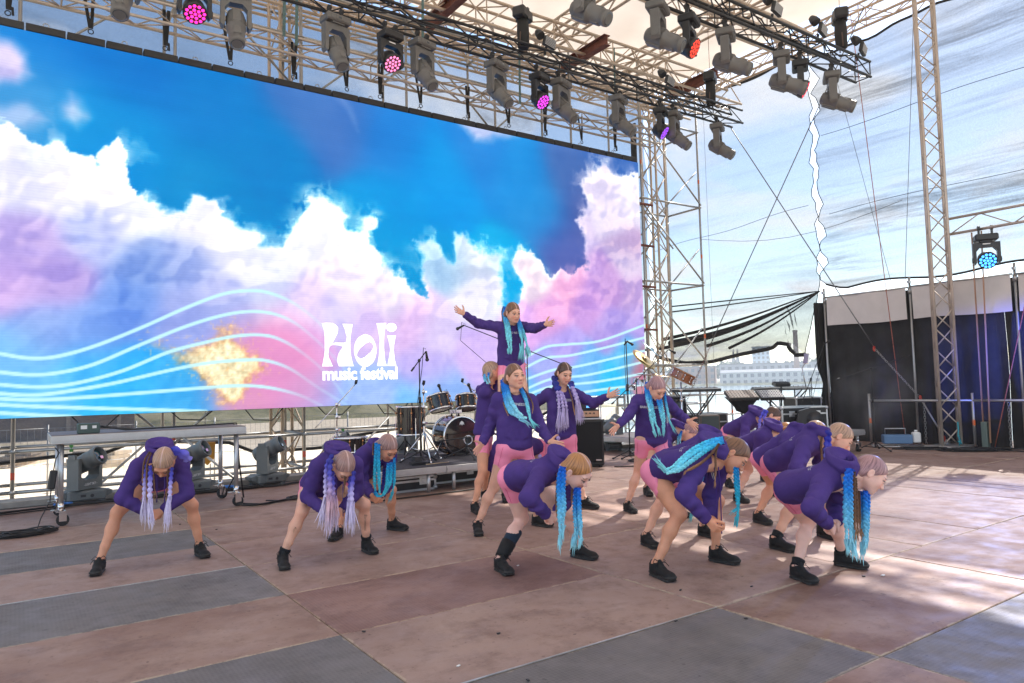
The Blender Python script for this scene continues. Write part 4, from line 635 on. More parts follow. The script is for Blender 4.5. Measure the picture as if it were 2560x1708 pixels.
def mesh_mat(name, col, dens, streak, stren=1.0):
    m = bpy.data.materials.new(name); m.use_nodes = True; t = m.node_tree; nw = t.nodes.new; lk = t.links.new
    for n in list(t.nodes): t.nodes.remove(n)
    o_ = nw('ShaderNodeOutputMaterial'); di = nw('ShaderNodeBsdfDiffuse'); tl = nw('ShaderNodeBsdfTranslucent'); ad_ = nw('ShaderNodeMixShader'); tp = nw('ShaderNodeBsdfTransparent'); ms = nw('ShaderNodeMixShader')
    di.inputs[0].default_value = (*col, 1); tl.inputs[0].default_value = (*[c * 1.3 for c in col], 1); lk(di.outputs[0], ad_.inputs[1]); lk(tl.outputs[0], ad_.inputs[2]); ad_.inputs[0].default_value = .4
    tcn = nw('ShaderNodeTexCoord')
    mp = nw('ShaderNodeMapping'); mp.inputs['Scale'].default_value = streak; mp.inputs['Rotation'].default_value = (.10, 0, 0); lk(tcn.outputs['Object'], mp.inputs[0])
    n = nw('ShaderNodeTexNoise'); n.inputs['Scale'].default_value = 1; n.inputs['Detail'].default_value = 10; n.inputs['Roughness'].default_value = .72; n.inputs['Distortion'].default_value = .4; lk(mp.outputs[0], n.inputs['Vector'])
    r = nw('ShaderNodeMapRange'); r.inputs['From Min'].default_value = .42; r.inputs['From Max'].default_value = .74; r.inputs['To Min'].default_value = dens; r.inputs['To Max'].default_value = min(1, dens + .42 * stren); lk(n.outputs['Fac'], r.inputs['Value'])
    mpb = nw('ShaderNodeMapping'); mpb.inputs['Scale'].default_value = (.3, .09, .55); mpb.inputs['Rotation'].default_value = (.16, 0, 0); lk(tcn.outputs['Object'], mpb.inputs[0]); nb_ = nw('ShaderNodeTexNoise'); nb_.inputs['Scale'].default_value = 1.3; nb_.inputs['Detail'].default_value = 3; lk(mpb.outputs[0], nb_.inputs['Vector'])
    rb_ = nw('ShaderNodeMapRange'); rb_.inputs['From Min'].default_value = .42; rb_.inputs['From Max'].default_value = .68; rb_.inputs['To Min'].default_value = .08; rb_.inputs['To Max'].default_value = 1.35; lk(nb_.outputs['Fac'], rb_.inputs['Value'])
    r.inputs['To Min'].default_value = 0; r.inputs['To Max'].default_value = .5 * stren; pm_ = nw('ShaderNodeMath'); pm_.operation = 'MULTIPLY_ADD'; lk(r.outputs[0], pm_.inputs[0]); lk(rb_.outputs[0], pm_.inputs[1]); pm_.inputs[2].default_value = dens
    n2 = nw('ShaderNodeTexNoise'); n2.inputs['Scale'].default_value = 38; n2.inputs['Detail'].default_value = 3; lk(tcn.outputs['Object'], n2.inputs['Vector'])
    r2 = nw('ShaderNodeMapRange'); r2.inputs['From Min'].default_value = .3; r2.inputs['From Max'].default_value = .7; r2.inputs['To Min'].default_value = -.035; r2.inputs['To Max'].default_value = .035; lk(n2.outputs['Fac'], r2.inputs['Value'])
    a = nw('ShaderNodeMath'); a.use_clamp = True; lk(pm_.outputs[0], a.inputs[0]); lk(r2.outputs[0], a.inputs[1])
    lk(a.outputs[0], ms.inputs[0]); lk(tp.outputs[0], ms.inputs[1]); lk(ad_.outputs[0], ms.inputs[2]); lk(ms.outputs[0], o_.inputs[0]); MATS[name] = m; return m
m_meshR = mesh_mat('netting_light', (.03, .032, .036), .55, (1, .22, 4.2), 1.0)
m_meshL = mesh_mat('netting_left', (.03, .032, .036), .53, (1, .16, 2.0), .45)
m_meshB = mesh_mat('netting_back', (.035, .05, .075), .60, (.4, 1, 1.6), .6)
m_hem = mat('hem_black', (.015, .015, .016), rough=.8)
XM = 15.5
def wob(a, b): return .03 * math.sin(a * 1.7 + b * 2.3) + .02 * math.sin(a * 4.1 - b * 1.3)
# right netting, front sheet  (Y 2 .. 9.3)
R_ = empty('netting_sheet', (XM, 6, 6), 0, 'streaky dark shade netting filling the right side above the curtain', 'netting', 'shade nettings')
g_ = []
for Y in np.linspace(-1.5, 9.22, 60):
    e = max(0, 1 - (9.22 - Y) / .5)
    zt = 8.72 + .05 * math.sin(Y * 2.1) + .02 * math.sin(Y * 7); zb = 3.36 + .05 * math.sin(Y * 2.6) + (.16 * e)
    g_.append([(XM + wob(Y, z_) - .12 * e * math.sin(k_ * 1.1), Y + e * (.045 * math.sin(k_ * 1.25) + .02 * math.sin(k_ * 2.9)), z_) for k_, z_ in enumerate(np.linspace(zt, zb, 44))])
o = cloth('net', g_, m_meshR, parent=R_); o.matrix_parent_inverse = Matrix.Translation((-XM, -6, -6))
front_edge = [r_ for r_ in g_[-1]]; bot = [c_[-1] for c_ in g_]; top = [c_[0] for c_ in g_]
b = MB(); b.path(front_edge, .010, 5); b.path([Vector(p) + Vector((0, 0, .0)) for p in bot], .022, 5); b.path([Vector(p) for p in top[::1]], .028, 5)
o = b.build('hem', m_hem, R_); o.matrix_parent_inverse = Matrix.Translation((-XM, -6, -6))
# right netting, rear sheet (Y 9.5 .. 14.4) gathered up at the post by the curtain
L_ = empty('netting_sheet', (XM, 12, 6), 0, 'pale shade netting between the scaffold tower and the torn seam, swept up at its corner', 'netting', 'shade nettings')
hemL = [(14.5, 2.10), (14.1, 2.00), (13.4, 1.86), (12.6, 1.86), (12.0, 1.95), (11.3, 2.02), (10.7, 2.12), (10.35, 2.22), (10.05, 2.16), (9.78, 1.90)]
def hem_z(Y):
    for (a, za), (c, zc) in zip(hemL, hemL[1:]):
        if c <= Y <= a: return za + (zc - za) * (a - Y) / (a - c)
    return hemL[0][1] if Y > 14 else hemL[-1][1]
g_ = []
for i, Y in enumerate(np.linspace(9.36, 14.5, 56)):
    zb = hem_z(max(Y, 9.79)); e = max(0, 1 - (Y - 9.36) / .45); col_ = []
    zt = 9.0 - .10 * math.sin((Y - 9.4) * 1.1)
    for k_, z_ in enumerate(np.linspace(zt, zb, 46)):
        dz = 3.25 - z_
        fold = 0
        if z_ < 4.2:   # folds radiating from the gather point (9.35, 3.3)
            ang = math.atan2(z_ - 3.35, (Y - 9.2)); fold = .10 * math.sin(ang * 26) * min(1, (4.2 - z_) / 1.0) * min(1, (Y - 9.3) / .8)
        yy = Y + e * (.045 * math.sin(k_ * 1.2 + .8) + .03 * math.sin(k_ * 2.7)) * (1 if z_ > 3.3 else 0) + (max(0, 1 - (Y - 9.42) / 1.2) * min(.42, max(0, (3.3 - z_)) * .32))
        col_.append((XM + wob(Y, z_) + fold, yy, z_))
    g_.append(col_)
o = cloth('net', g_, m_meshL, parent=L_); o.matrix_parent_inverse = Matrix.Translation((-XM, -12, -6))
b = MB(); b.path([c_[-1] for c_ in g_], .05, 6); b.path(g_[0], .010, 5); b.path([c_[0] for c_ in g_], .04, 5)
o = b.build('hem', m_hem, L_); o.matrix_parent_inverse = Matrix.Translation((-XM, -12, -6))
post = Vector((XM - .06, 9.3, 3.33))
SW = []
for i, t_ in enumerate(np.linspace(0.02, 1, 34)):
    up_ = post.lerp(Vector((XM, 13.9, 2.42)), t_); up_.z -= .16 * math.sin(math.pi * t_) - .03; lo = hem_z(max(9.79, min(14.4, up_.y)))
    SW.append([(XM - .05 + .05 * math.sin(k_ * 1.9 + t_ * 9), up_.y, up_.z + (lo - up_.z) * k_ / 7) for k_ in range(8)])
o = cloth('net', SW, mesh_mat('netting_swag', (.05, .052, .056), .34, (1, .5, 3), .8), parent=L_); o.matrix_parent_inverse = Matrix.Translation((-XM, -12, -6))
for (R__, zf, ya, yb) in ((R_, lambda Y: 5.2 + .05 * math.sin(Y) - .02 * Y, -1.4, 9.0), (R_, lambda Y: 6.9 + .04 * math.sin(Y * 1.3), -1.4, 9.1), (L_, lambda Y: 5.35 - .05 * (Y - 9.4) + .03 * math.sin(Y * 2), 9.5, 14.4)):
    b = MB(); b.path([(XM - .03, Y, zf(Y)) for Y in np.linspace(ya, yb, 30)], .006, 4); o = b.build('seam', m_hem, R__); o.matrix_parent_inverse = Matrix.Translation((-XM, -6 if R__ is R_ else -12, -6))
# gathered pleats: dark rolls of cloth swept from the post to the tower
post = Vector((XM - .06, 9.3, 3.33))
for k, (yb, zb, sag, r1) in enumerate([(13.9, 2.42, .16, .055), (14.2, 2.55, .10, .03), (12.6, 2.28, .14, .028), (11.9, 2.18, .10, .022), (14.3, 2.3, .2, .03), (14.0, 3.3, .02, .012), (13.8, 3.45, .0, .012)]):
    pts_ = []
    for t_ in np.linspace(0, 1, 18):
        p = post.lerp(Vector((XM - .05, yb, zb)), t_); p.z -= sag * math.sin(math.pi * t_); pts_.append(p)
    b = MB(); b.path(pts_, .010, 6, r_end=r1 * 1.7); o = b.build('pleat', m_hem, L_); o.matrix_parent_inverse = Matrix.Translation((-XM, -12, -6))
# back netting behind the screen
B_ = empty('netting_sheet', (6, 14.6, 5), 0, 'blue-grey shade netting hung across the back behind the screen and scaffold', 'netting', 'shade nettings')
g_ = []
for X in np.linspace(-9, 15.5, 60):
    zb = .28 + .10 * math.sin(X * .9) + (.16 if int(X / 2.1) % 2 else 0) + 1.75 * max(0, min(1, (X - 11) / 3.5))
    g_.append([(X, 14.62 + wob(X, z_) * 1.5, z_) for z_ in np.linspace(9.75, zb, 24)])
o = cloth('net', g_, m_meshB, parent=B_); o.matrix_parent_inverse = Matrix.Translation((-6, -14.6, -5))
b = MB(); b.path([(c_[-1][0], c_[-1][1] - .02, c_[-1][2]) for c_ in g_], .035, 5)
o = b.build('hem', m_hem, B_); o.matrix_parent_inverse = Matrix.Translation((-6, -14.6, -5))
# ---------------------------------------------------------------- black curtain wall with grey valance
m_curt = mat('curtain_black', (.021, .020, .0198), rough=.92, vary=.45, vscale=2.2, bump=.3, bscale=9)
m_val = mat('valance_grey', (.60, .55, .525), rough=.85, vary=.07, vscale=3, bump=.25, bscale=5)
C_ = empty('curtain_wall', (15.3, 6, 0), 0, 'black cloth curtain wall with a pale grey valance along the right side', 'curtain')
def curtain(y0, y1, x=15.3, zt=3.10, part='drape', m=m_curt, zb=-.02, amp=.035, n=60):
    g_ = []
    for Y in np.linspace(y0, y1, n):
        f = amp * (math.sin(Y * 9.0) * .6 + math.sin(Y * 4.3 + 1) + .5 * math.sin(Y * 21))
        g_.append([(x + f * (.25 + .75 * (zt - z_) / (zt - zb + .01)) + .03 * math.sin(z_ * 2.3 + Y * 1.9), Y, z_) for z_ in np.linspace(zt, zb, 12)])
    o = cloth(part, g_, m, parent=C_); o.matrix_parent_inverse = Matrix.Translation((-15.3, -6, 0)); return o
curtain(5.6, 9.12); curtain(1.2, 5.62, x=15.36)
# gathered loose end at the left
g_ = []
for i, a in enumerate(np.linspace(0, 4.0, 40)):
    g_.append([(15.28 + (.10 + .05 * math.sin(i * 1.3)) * math.sin(a * 2.2) * (1 - .5 * math.exp(-((z_ - 1.2) / .25) ** 2)) - .04 * (z_ < 1.6), 9.12 + a * .075 * (1 - .55 * math.exp(-((z_ - 1.25) / .3) ** 2)) - .10 * math.exp(-((z_ - .5) / .5) ** 2), z_) for z_ in np.linspace(3.05, 0, 26)])
o = cloth('drape', g_, m_curt, parent=C_); o.matrix_parent_inverse = Matrix.Translation((-15.3, -6, 0))
for (y0, y1, z0, z1) in [(7.30, 9.02, 2.50, 3.14), (5.45, 7.18, 2.49, 3.15), (3.6, 5.33, 2.47, 3.14), (1.7, 3.48, 2.48, 3.14)]:
    g_ = []
    for Y in np.linspace(y0, y1, 16):
        g_.append([(15.215 + .012 * math.sin(Y * 8 + z_ * 3), Y, z_ + .015 * math.sin(Y * 3)) for z_ in np.linspace(z1, z0, 8)])
    o = cloth('valance', g_, m_val, parent=C_); o.matrix_parent_inverse = Matrix.Translation((-15.3, -6, 0))
    b = MB(); b.tube((15.22, (y0 + y1) / 2 - .9, z1), (15.22, (y0 + y1) / 2 + .9, z1), .02, 6); o = b.build('rail', m_galv, C_); o.matrix_parent_inverse = Matrix.Translation((-15.3, -6, 0))
for y in (9.1, 7.24, 5.39, 3.54):
    b = MB(); b.tube((15.26, y, -.3), (15.26, y, 3.35), .024, 8); b.tube((15.26, y, 3.02), (15.26, y, 3.14), .04, 8); b.box((15.24, y, 3.25), (.09, .05, .05))
    o = b.build('post', m_galv, C_); o.matrix_parent_inverse = Matrix.Translation((-15.3, -6, 0))

# ---------------------------------------------------------------- scaffolds
m_red = mat('tape_red', (.62, .05, .02), rough=.6); m_org = mat('tape_orange', (.75, .14, .03), rough=.6); m_grn = mat('tape_green', (.06, .22, .05), rough=.6)
m_rust = mat('rust_steel', (.17, .055, .035), rough=.7, metal=.3, vary=.4, vscale=9)
UT = {}
def pipe(parent, name, p, q, r=.0262, m=m_galv, inv=None):
    l = round((Vector(q) - Vector(p)).length, 2); k = (name, r, l, m.name)
    if k not in UT: UT[k] = unit(name, r, l, m, 8)
    o = inst(name, UT[k], parent, seg_matrix(p, q))
    if inv is not None: o.matrix_parent_inverse = inv
    return o
rosM = MB(); rosM.tube((0, 0, -.006), (0, 0, .006), .058, 10); rosM.tube((0, 0, -.03), (0, 0, .03), .032, 8); rosm = rosM.mesh('rosette', m_galv)
bandM = MB(); bandM.tube((0, 0, -.05), (0, 0, .05), .0262, 10, cap=False)
bands = {k: bandM.mesh('tape_band', m_) for k, m_ in (('r', m_red), ('o', m_org), ('g', m_grn))}
def scaffold(label, xs, ys, z0, z1, lifts, diagX, tapes=(), board=False, deck=None):
    root = empty('scaffold', (xs[0], ys[0], z0), 0, label, 'scaffold'); I = Matrix.Translation((-xs[0], -ys[0], -z0))
    for x in xs:
        for y in ys:
            pipe(root, 'standard', (x, y, z0), (x, y, z1), inv=I)
            for z in lifts: o = inst('rosette', rosm, root, Matrix.Translation((x, y, z))); o.matrix_parent_inverse = I
    for z in lifts:
        for y in ys:
            for a, c in zip(xs, xs[1:]): pipe(root, 'ledger', (a, y, z), (c, y, z), inv=I)
        for x in xs:
            for a, c in zip(ys, ys[1:]): pipe(root, 'transom', (x, a, z), (x, c, z), inv=I)
    for (a, c, y, za, zc) in diagX: pipe(root, 'brace', (a, y - .05, za), (c, y - .05, zc), r=.021, inv=I)
    for (x, y, z, k) in tapes: o = inst('tape_band', bands[k], root, Matrix.Translation((x, y, z))); o.matrix_parent_inverse = I
    return root
xsb = [-3.7 + 2.07 * i for i in range(8)]
dg = []
for i, (a, c) in enumerate(zip(xsb, xsb[1:])):
    for k, z in enumerate((-1.1, .6, 2.6, 4.6, 6.6)):
        if (i + k) % 2 == 0: dg.append((a, c, 12.35 if k % 2 else 13.42, z, z + 1.9))
        else: dg.append((c, a, 12.35, z, z + 1.9))
tp = [(x, 12.35, z + .35 * (i % 2), 'r') for i, x in enumerate(xsb) for z in (.28, )] + [(x, 13.42, .42, 'r') for x in xsb] + [(a + .7, 12.35, .62, 'g') for a in xsb[::2]]
scaffold('galvanised scaffold standing behind the screen with red tape bands', xsb, [12.35, 13.42], -1.4, 9.1, [-.95, .05, .62, 2.6, 4.6, 6.6, 7.7, 8.6], dg, tp)
xr = [12.83, 14.9]
dr = []
for z in (-.2, 1.77, 3.80, 5.82):
    dr.append((xr[0], xr[1], 12.2, z + 1.85, z + .05)); dr.append((xr[1], xr[0], 13.3, z + 1.85, z + .05)); dr.append((xr[1], xr[0], 12.32, z + .95, z - .9)); dr.append((xr[0], xr[1], 13.2, z + .95, z - .9))
tw = scaffold('open scaffold tower right of the screen with orange tape bands', xr, [12.2, 13.3], -1.4, 9.3, [-.2, .8, 1.77, 3.80, 5.82, 7.8], dr,
         [(14.9, 12.2, z, 'o') for z in (2.5, 4.55, 6.5, .3)] + [(12.83, 12.2, z, 'o') for z in (2.7, 6.7)])
I = Matrix.Translation((-12.83, -12.2, 1.4))
for z in (2.6, 3.62, 4.6, 5.6):
    b = MB(); b.box((12.7, 12.0, z), (.55, .05, .05), bev=.004); o = b.build('bracket', m_rust, tw); o.matrix_parent_inverse = I
# spliced wind post with dark cover beside the screen edge
b = MB(); b.box((12.62, 12.2, 3.9), (.06, .16, 7.4), bev=.01); b.build('cable_duct', mat('duct_black', (.02, .02, .02), rough=.7), label='narrow black vertical duct beside the right edge of the screen', cat='duct')
# rear stage railing (seen under and right of the screen)
rail = empty('stage_railing', (9, 12.6, 0), 0, 'galvanised tube railing along the back of the stage by the amplifier', 'railing'); I = Matrix.Translation((-9, -12.6, 0))
for x in (7.3, 8.8, 10.2, 11.6): pipe(rail, 'post', (x, 11.75, -.9), (x, 11.75, 1.12), inv=I); o = inst('tape_band', bands['r'], rail, Matrix.Translation((x, 11.75, .72))); o.matrix_parent_inverse = I
for z in (.55, 1.05): pipe(rail, 'rail', (7.3, 11.75, z), (11.6, 11.75, z), inv=I)
rail = empty('stage_railing', (14, 11, 0), 0, 'galvanised tube railing at the back right corner behind the keyboards', 'railing'); I = Matrix.Translation((-14, -11, 0))
for x in (13.2, 14.4, 15.6): pipe(rail, 'post', (x, 12.0, -.9), (x, 12.0, 1.12), inv=I); o = inst('tape_band', bands['o'], rail, Matrix.Translation((x, 12.0, .55))); o.matrix_parent_inverse = I
for z in (.5, 1.02): pipe(rail, 'rail', (13.2, 12.0, z), (16.2, 12.0, z), inv=I)
# front-of-curtain rail
rail = empty('stage_railing', (14.8, 7, 0), 0, 'galvanised rail with orange tape standing in front of the black curtain', 'railing'); I = Matrix.Translation((-14.8, -7, 0))
P_ = [(14.62, 7.85), (14.86, 6.05), (15.02, 4.9)]
for (x, y), h in zip(P_, (1.02, 1.02, 2.2)): pipe(rail, 'post', (x, y, 0), (x, y, h), inv=I); o = inst('tape_band', bands['o'], rail, Matrix.Translation((x, y, .48))); o.matrix_parent_inverse = I
for a, c in zip(P_, P_[1:]): pipe(rail, 'rail', (*a, .88), (*c, .88), inv=I)

# ================================================================== stage lights
m_fix = mat('fixture_grey', (.135, .13, .125), rough=.45, vary=.1, spec=.4)
m_fixd = mat('fixture_dark', (.03, .03, .032), rough=.45)
m_fixb = mat('fixture_black', (.018, .018, .02), rough=.42)
m_gfloor = mat('fixture_slate', (.135, .15, .155), rough=.42, vary=.06)
m_chrome = mat('chrome', (.75, .75, .76), rough=.12, metal=1.0)
m_rub = mat('rubber_black', (.014, .014, .015), rough=.6)
m_cable = mat('cable_black', (.013, .013, .014), rough=.5)
m_print = mat('print_white', (.75, .75, .74), rough=.6)
m_blue = mat('plug_blue', (.03, .16, .50), rough=.45)
def glass_mat(name, col):
    m = mat(name, col, rough=.06, spec=.9, coat=.6); return m
m_lens = glass_mat('lens_dark', (.03, .045, .06))
def lathe_part(prof, name, m, n=20, M=None, extra=None):
    b = MB(); b.lathe(prof, n, M)
    if extra: extra(b)
    return b.mesh(name, m)
def arch(b, w, h, t, d, zt=0):
    """yoke: two arms with a bridge, hanging from z=zt"""
    pl = [(-w / 2, zt), (w / 2, zt), (w / 2, zt - h), (w / 2 - t, zt - h - .03), (w / 2 - t, zt - .15), (w / 2 - t - .06, zt - .09), (-w / 2 + t + .06, zt - .09), (-w / 2 + t, zt - .15), (-w / 2 + t, zt - h - .03), (-w / 2, zt - h)]
    # split into convex pieces
    for sx in (-1, 1):
        b.prism([(sx * w / 2, zt), (sx * (w / 2 - t), zt), (sx * (w / 2 - t), zt - h), (sx * (w / 2 - t * .6), zt - h - .035), (sx * w / 2, zt - h)][::sx], -d / 2, d / 2)
        b.prism([(sx * (w / 2 - t), zt - .09), (sx * (w / 2 - t), zt - .16), (sx * (w / 2 - t - .06), zt - .09)][::-sx], -d / 2, d / 2)
    b.box((0, 0, zt - .045), (w - 2 * t - .002, d, .09))
    for sx in (-1, 1): b.tube((sx * (w / 2 - .01), 0, zt - h + .05), (sx * (w / 2 + .012), 0, zt - h + .05), .05, 10)
def make_spot():
    root = empty('moving_spotlight', (0, 0, 0), 0)
    b = MB(); b.box((0, 0, -.055), (.40, .27, .11), bev=.018); b.box((0, 0, -.12), (.2, .2, .025)); b.box((.0, -.138, -.055), (.12, .006, .06)); b.box((-.12, -.138, -.06), (.05, .006, .05))
    base = b.build('base', m_fix, root)
    b = MB(); b.box((0, -.1425, -.055), (.05, .004, .028)); b.build('display_panel', m_lens, base)
    for sx in (-.1, .1): b = MB(); b.box((sx, 0, .05), (.03, .05, .10)); b.tube((sx - .02, 0, .12), (sx + .02, 0, .12), .045, 10); b.build('clamp', m_fixd, root)
    b = MB(); arch(b, .40, .40, .055, .13, -.135); b.build('yoke', m_fix, root)
    b = MB(); b.lathe([(.03, .215), (.085, .205), (.112, .17), (.126, .10), (.128, .0), (.126, -.07), (.132, -.075), (.132, -.10), (.120, -.105), (.108, -.24), (.102, -.33), (.108, -.335), (.108, -.37), (.10, -.392), (.088, -.396)], 22)
    b.box((.0, .118, .03), (.12, .04, .24), bev=.012); b.box((0, -.118, .03), (.12, .04, .24), bev=.012); b.box((0, .10, -.22), (.10, .03, .14), bev=.01); b.box((0, -.10, -.22), (.10, .03, .14), bev=.01)
    head = b.build('head', m_fix, root); head.location = (0, 0, -.49)
    b = MB()
    for sgn in (-1, 1):
        for k in range(7): b.box((0, sgn * .134, .10 - k * .022), (.085, .006, .009))
        for k in range(6): b.box((sgn * .126, 0, .09 - k * .02), (.008, .06, .008))
    b.build('vent', m_fixd, head)
    b = MB(); b.lathe([(.001, -.382), (.05, -.388), (.082, -.40), (.086, -.392)], 20); b.build('lens', m_lens, head)
    return root
def make_wash(m_face, m_cell, n_rings=((0, 1), (.048, 6), (.095, 12))):
    root = empty('wash_light', (0, 0, 0), 0)
    b = MB(); b.box((0, 0, -.06), (.36, .26, .12), bev=.02); b.box((0, 0, -.13), (.18, .18, .03)); b.build('base', m_fixb, root)
    for sx in (-.1, .1): b = MB(); b.box((sx, 0, .05), (.03, .05, .10)); b.tube((sx - .02, 0, .12), (sx + .02, 0, .12), .045, 10); b.build('clamp', m_fixd, root)
    b = MB(); arch(b, .42, .36, .05, .10, -.145); b.build('yoke', m_fixb, root)
    b = MB(); b.lathe([(.05, .17), (.10, .16), (.135, .09), (.14, .02), (.152, -.02), (.155, -.07), (.148, -.085), (.14, -.086)], 26); head = b.build('head', m_fixb, root); head.location = (0, 0, -.455)
    b = MB(); b.lathe([(.001, -.076), (.139, -.076), (.14, -.083)], 24); b.build('face', m_face, head)
    b = MB()
    for r_, k in n_rings:
        for i in range(k):
            a = 2 * math.pi * i / k + r_ * 3; c = (r_ * 1.18 * math.cos(a), r_ * 1.18 * math.sin(a), -.081); b.ball(c, .0255, 6, (1, 1, .45))
    b.build('lens_array', m_cell, head)
    b = MB(); b.box((0, -.053, -.175), (.12, .004, .018)); b.build('printed_mark', m_print, root)
    return root
def set_tilt(root, pan, tilt):
    root.rotation_euler.z = pan
    for c in root.children:
        if c.name.split('.')[0] == 'head': c.rotation_euler.x = -tilt
PAN = math.atan2(.85, .5) - math.pi / 2
spot0 = make_spot(); used = [False]
def place_spot(x, y, z, pan, tilt, label, rot=None):
    o = spot0 if not used[0] else copy_tree(spot0); used[0] = True
    o.location = (x, y, z); tag(o, label, 'spotlight', 'moving spotlights'); set_tilt(o, pan, tilt); return o
zA, zB = 6.93, 6.80
A_ = [(1.50, -12, 26, 'grey moving spotlight cut by the top picture edge at far left'), (2.89, -8, 24, 'grey moving spotlight beside the hot pink wash light at the top edge'),
      (4.32, 8, 30, 'grey moving spotlight just left of the pale pink wash light'), (5.77, 14, 36, 'grey moving spotlight just right of the pale pink wash light'),
      (7.20, 18, 40, 'grey moving spotlight just left of the magenta wash light'), (8.62, 20, 42, 'grey moving spotlight just right of the magenta wash light'),
      (10.05, 24, 46, 'grey moving spotlight alone between the magenta and violet wash lights'), (11.62, 26, 46, 'grey moving spotlight half behind the violet wash light'), (12.98, 30, 52, 'grey moving spotlight at the far right end of the front truss')]
for x, p, t_, l in A_: place_spot(x, 10, zA, math.radians(p), math.radians(t_), l)
B2 = [(6.62, 34, 58, 'grey moving spotlight with only its lens end showing at the top edge'), (8.01, 40, 60, 'big grey moving spotlight left of the red wash light at upper right'), (9.51, 44, 62, 'grey moving spotlight right of the red wash light at upper right'),
      (10.94, 46, 64, 'grey moving spotlight overlapping a second red wash light'), (12.42, 48, 64, 'grey moving spotlight at the end of the short upper right truss')]
for x, p, t_, l in B2: place_spot(x, 7, zB, math.radians(p - 12), math.radians(t_), l)
def lit(name, col, s): return mat(name, tuple(c * .5 for c in col), rough=.3, emit=col, estr=s)
def wash(x, y, z, pan, tilt, key, col, s, label, fcol=None):
    o = make_wash(lit('face_' + key, fcol or tuple(c * .5 for c in col), s * .5), lit('cell_' + key, col, s))
    o.location = (x, y, z); tag(o, label, 'wash light', 'LED wash lights'); set_tilt(o, math.radians(pan), math.radians(tilt)); return o
wash(2.36, 10, zA, 0, 36, 'pink', s2l((255, 40, 150)), 1.0, 'LED wash light glowing hot pink at the top edge of the picture')
wash(5.21, 10, zA, 10, 42, 'rose', s2l((240, 120, 170)), .7, 'LED wash light glowing pale pink on the front truss')
wash(8.13, 10, zA, 20, 46, 'magenta', s2l((220, 60, 220)), .8, 'LED wash light glowing magenta on the front truss')
wash(11.22, 10, zA, 34, 52, 'violet', s2l((150, 70, 240)), .8, 'LED wash light glowing violet near the right end of the front truss')
wash(8.67, 7, zB, 26, 58, 'red', s2l((255, 60, 40)), .8, 'LED wash light glowing red on the upper right truss')
wash(11.5, 7.02, zB, 34, 60, 'redb', s2l((230, 30, 60)), .7, 'LED wash light glowing red, mostly hidden behind a grey spotlight')
w_ = wash(14.75, 5.62, 3.86, -58, 68, 'blue', s2l((60, 150, 255)), 1.6, 'LED wash light glowing bright blue under the horizontal truss', s2l((30, 80, 220)))
# the blue wash light's own beam on the floor, then a separate lamp for the curtain
def spot_lamp(loc, tgt, col, e, size, blend=.6):
    d = bpy.data.lights.new('beam', 'SPOT'); d.energy = e; d.color = col; d.spot_size = math.radians(size); d.spot_blend = blend; d.shadow_soft_size = .12
    o = bpy.data.objects.new('beam', d); COL.objects.link(o); o.location = loc; o.rotation_euler = (Vector(tgt) - Vector(loc)).to_track_quat('-Z', 'Y').to_euler(); return o
spot_lamp((14.42, 5.40, 3.32), (8.0, 3.1, 0), (.22, .36, 1.0), 300, 44, 1.0)
spot_lamp((13.6, 2.0, 2.6), (15.3, 5.1, 1.75), (.03, .10, 1.0), 1300, 34, 1.0)  # unseen lamp without a fixture, added to turn the curtain blue
# flood panels
def make_flood():
    root = empty('flood_light', (0, 0, 0), 0)
    b = MB(); b.box((0, -.03, 0), (.30, .07, .17), bev=.012); b.build('housing', m_fixd, root)
    b = MB(); b.lathe([(.02, .16), (.05, .15), (.075, .08), (.08, 0)], 14, Matrix.Translation((-.18, .03, .06)) @ Matrix.Rotation(-.9, 4, 'X')); b.build('motor', m_fixd, root)
    b = MB()
    for i in range(11):
        for k in range(6): b.ball((-.125 + i * .025, -.068, -.06 + k * .024), .0095, 4, (1, .5, 1))
    b.build('led_grid', mat('led_clear', (.62, .63, .65), rough=.2), root)
    b = MB(); b.box((0, .03, -.14), (.04, .03, .14)); b.build('bracket', m_fixd, root)
    return root
fl0 = make_flood(); fu = [0]
for (x, y, z, rz, l) in [(8.27, 9.9, 7.52, .2, 'black flood light panel on top of the front truss above the magenta wash light'), (11.38, 9.9, 7.52, .25, 'black flood light panel on top of the front truss near its right end'),
                       (10.69, 6.9, 7.46, .2, 'flood light panel on the upper right truss, leftmost of three'), (12.0, 6.9, 7.46, .25, 'flood light panel on the upper right truss, middle of three'), (13.3, 6.9, 7.44, .3, 'flood light panel at the end of the upper right truss')]:
    o = fl0 if not fu[0] else copy_tree(fl0); fu[0] = 1
    o.location = (x, y, z); o.rotation_euler = (.25, .06, rz); tag(o, l, 'flood light', 'flood light panels')
# chain hoists
def make_hoist():
    root = empty('chain_hoist', (0, 0, 0), 0)
    b = MB(); b.box((0, 0, 0), (.40, .24, .20), bev=.03); b.box((.0, 0, .0), (.06, .246, .206)); b.build('motor', m_fixb, root)
    b = MB(); b.lathe([(.05, -.62), (.10, -.6), (.11, -.3), (.10, -.1)], 12); b.build('chain_bag', mat('bag_black', (.02, .02, .02), rough=.85), root)
    b = MB()
    ch = [(0.0 + .006 * ((i % 2) * 2 - 1), 0, .10 + i * .045) for i in range(46)]
    b.path(ch, .006, 4); b.build('chain', m_rust, root)
    b = MB()
    for sx in (-1, 1): b.path([(0, 0, -.12), (sx * .12, .0, -.4), (sx * .15, 0, -.62)], .012, 5)
    b.build('sling', mat('strap_brown', (.10, .065, .05), rough=.8), root)
    b = MB(); b.box((0, .0, 2.2), (.05, .05, .1), bev=.01); b.build('hook', mat('hook_orange', (.65, .22, .02), rough=.5), root)
    return root
h0 = make_hoist()
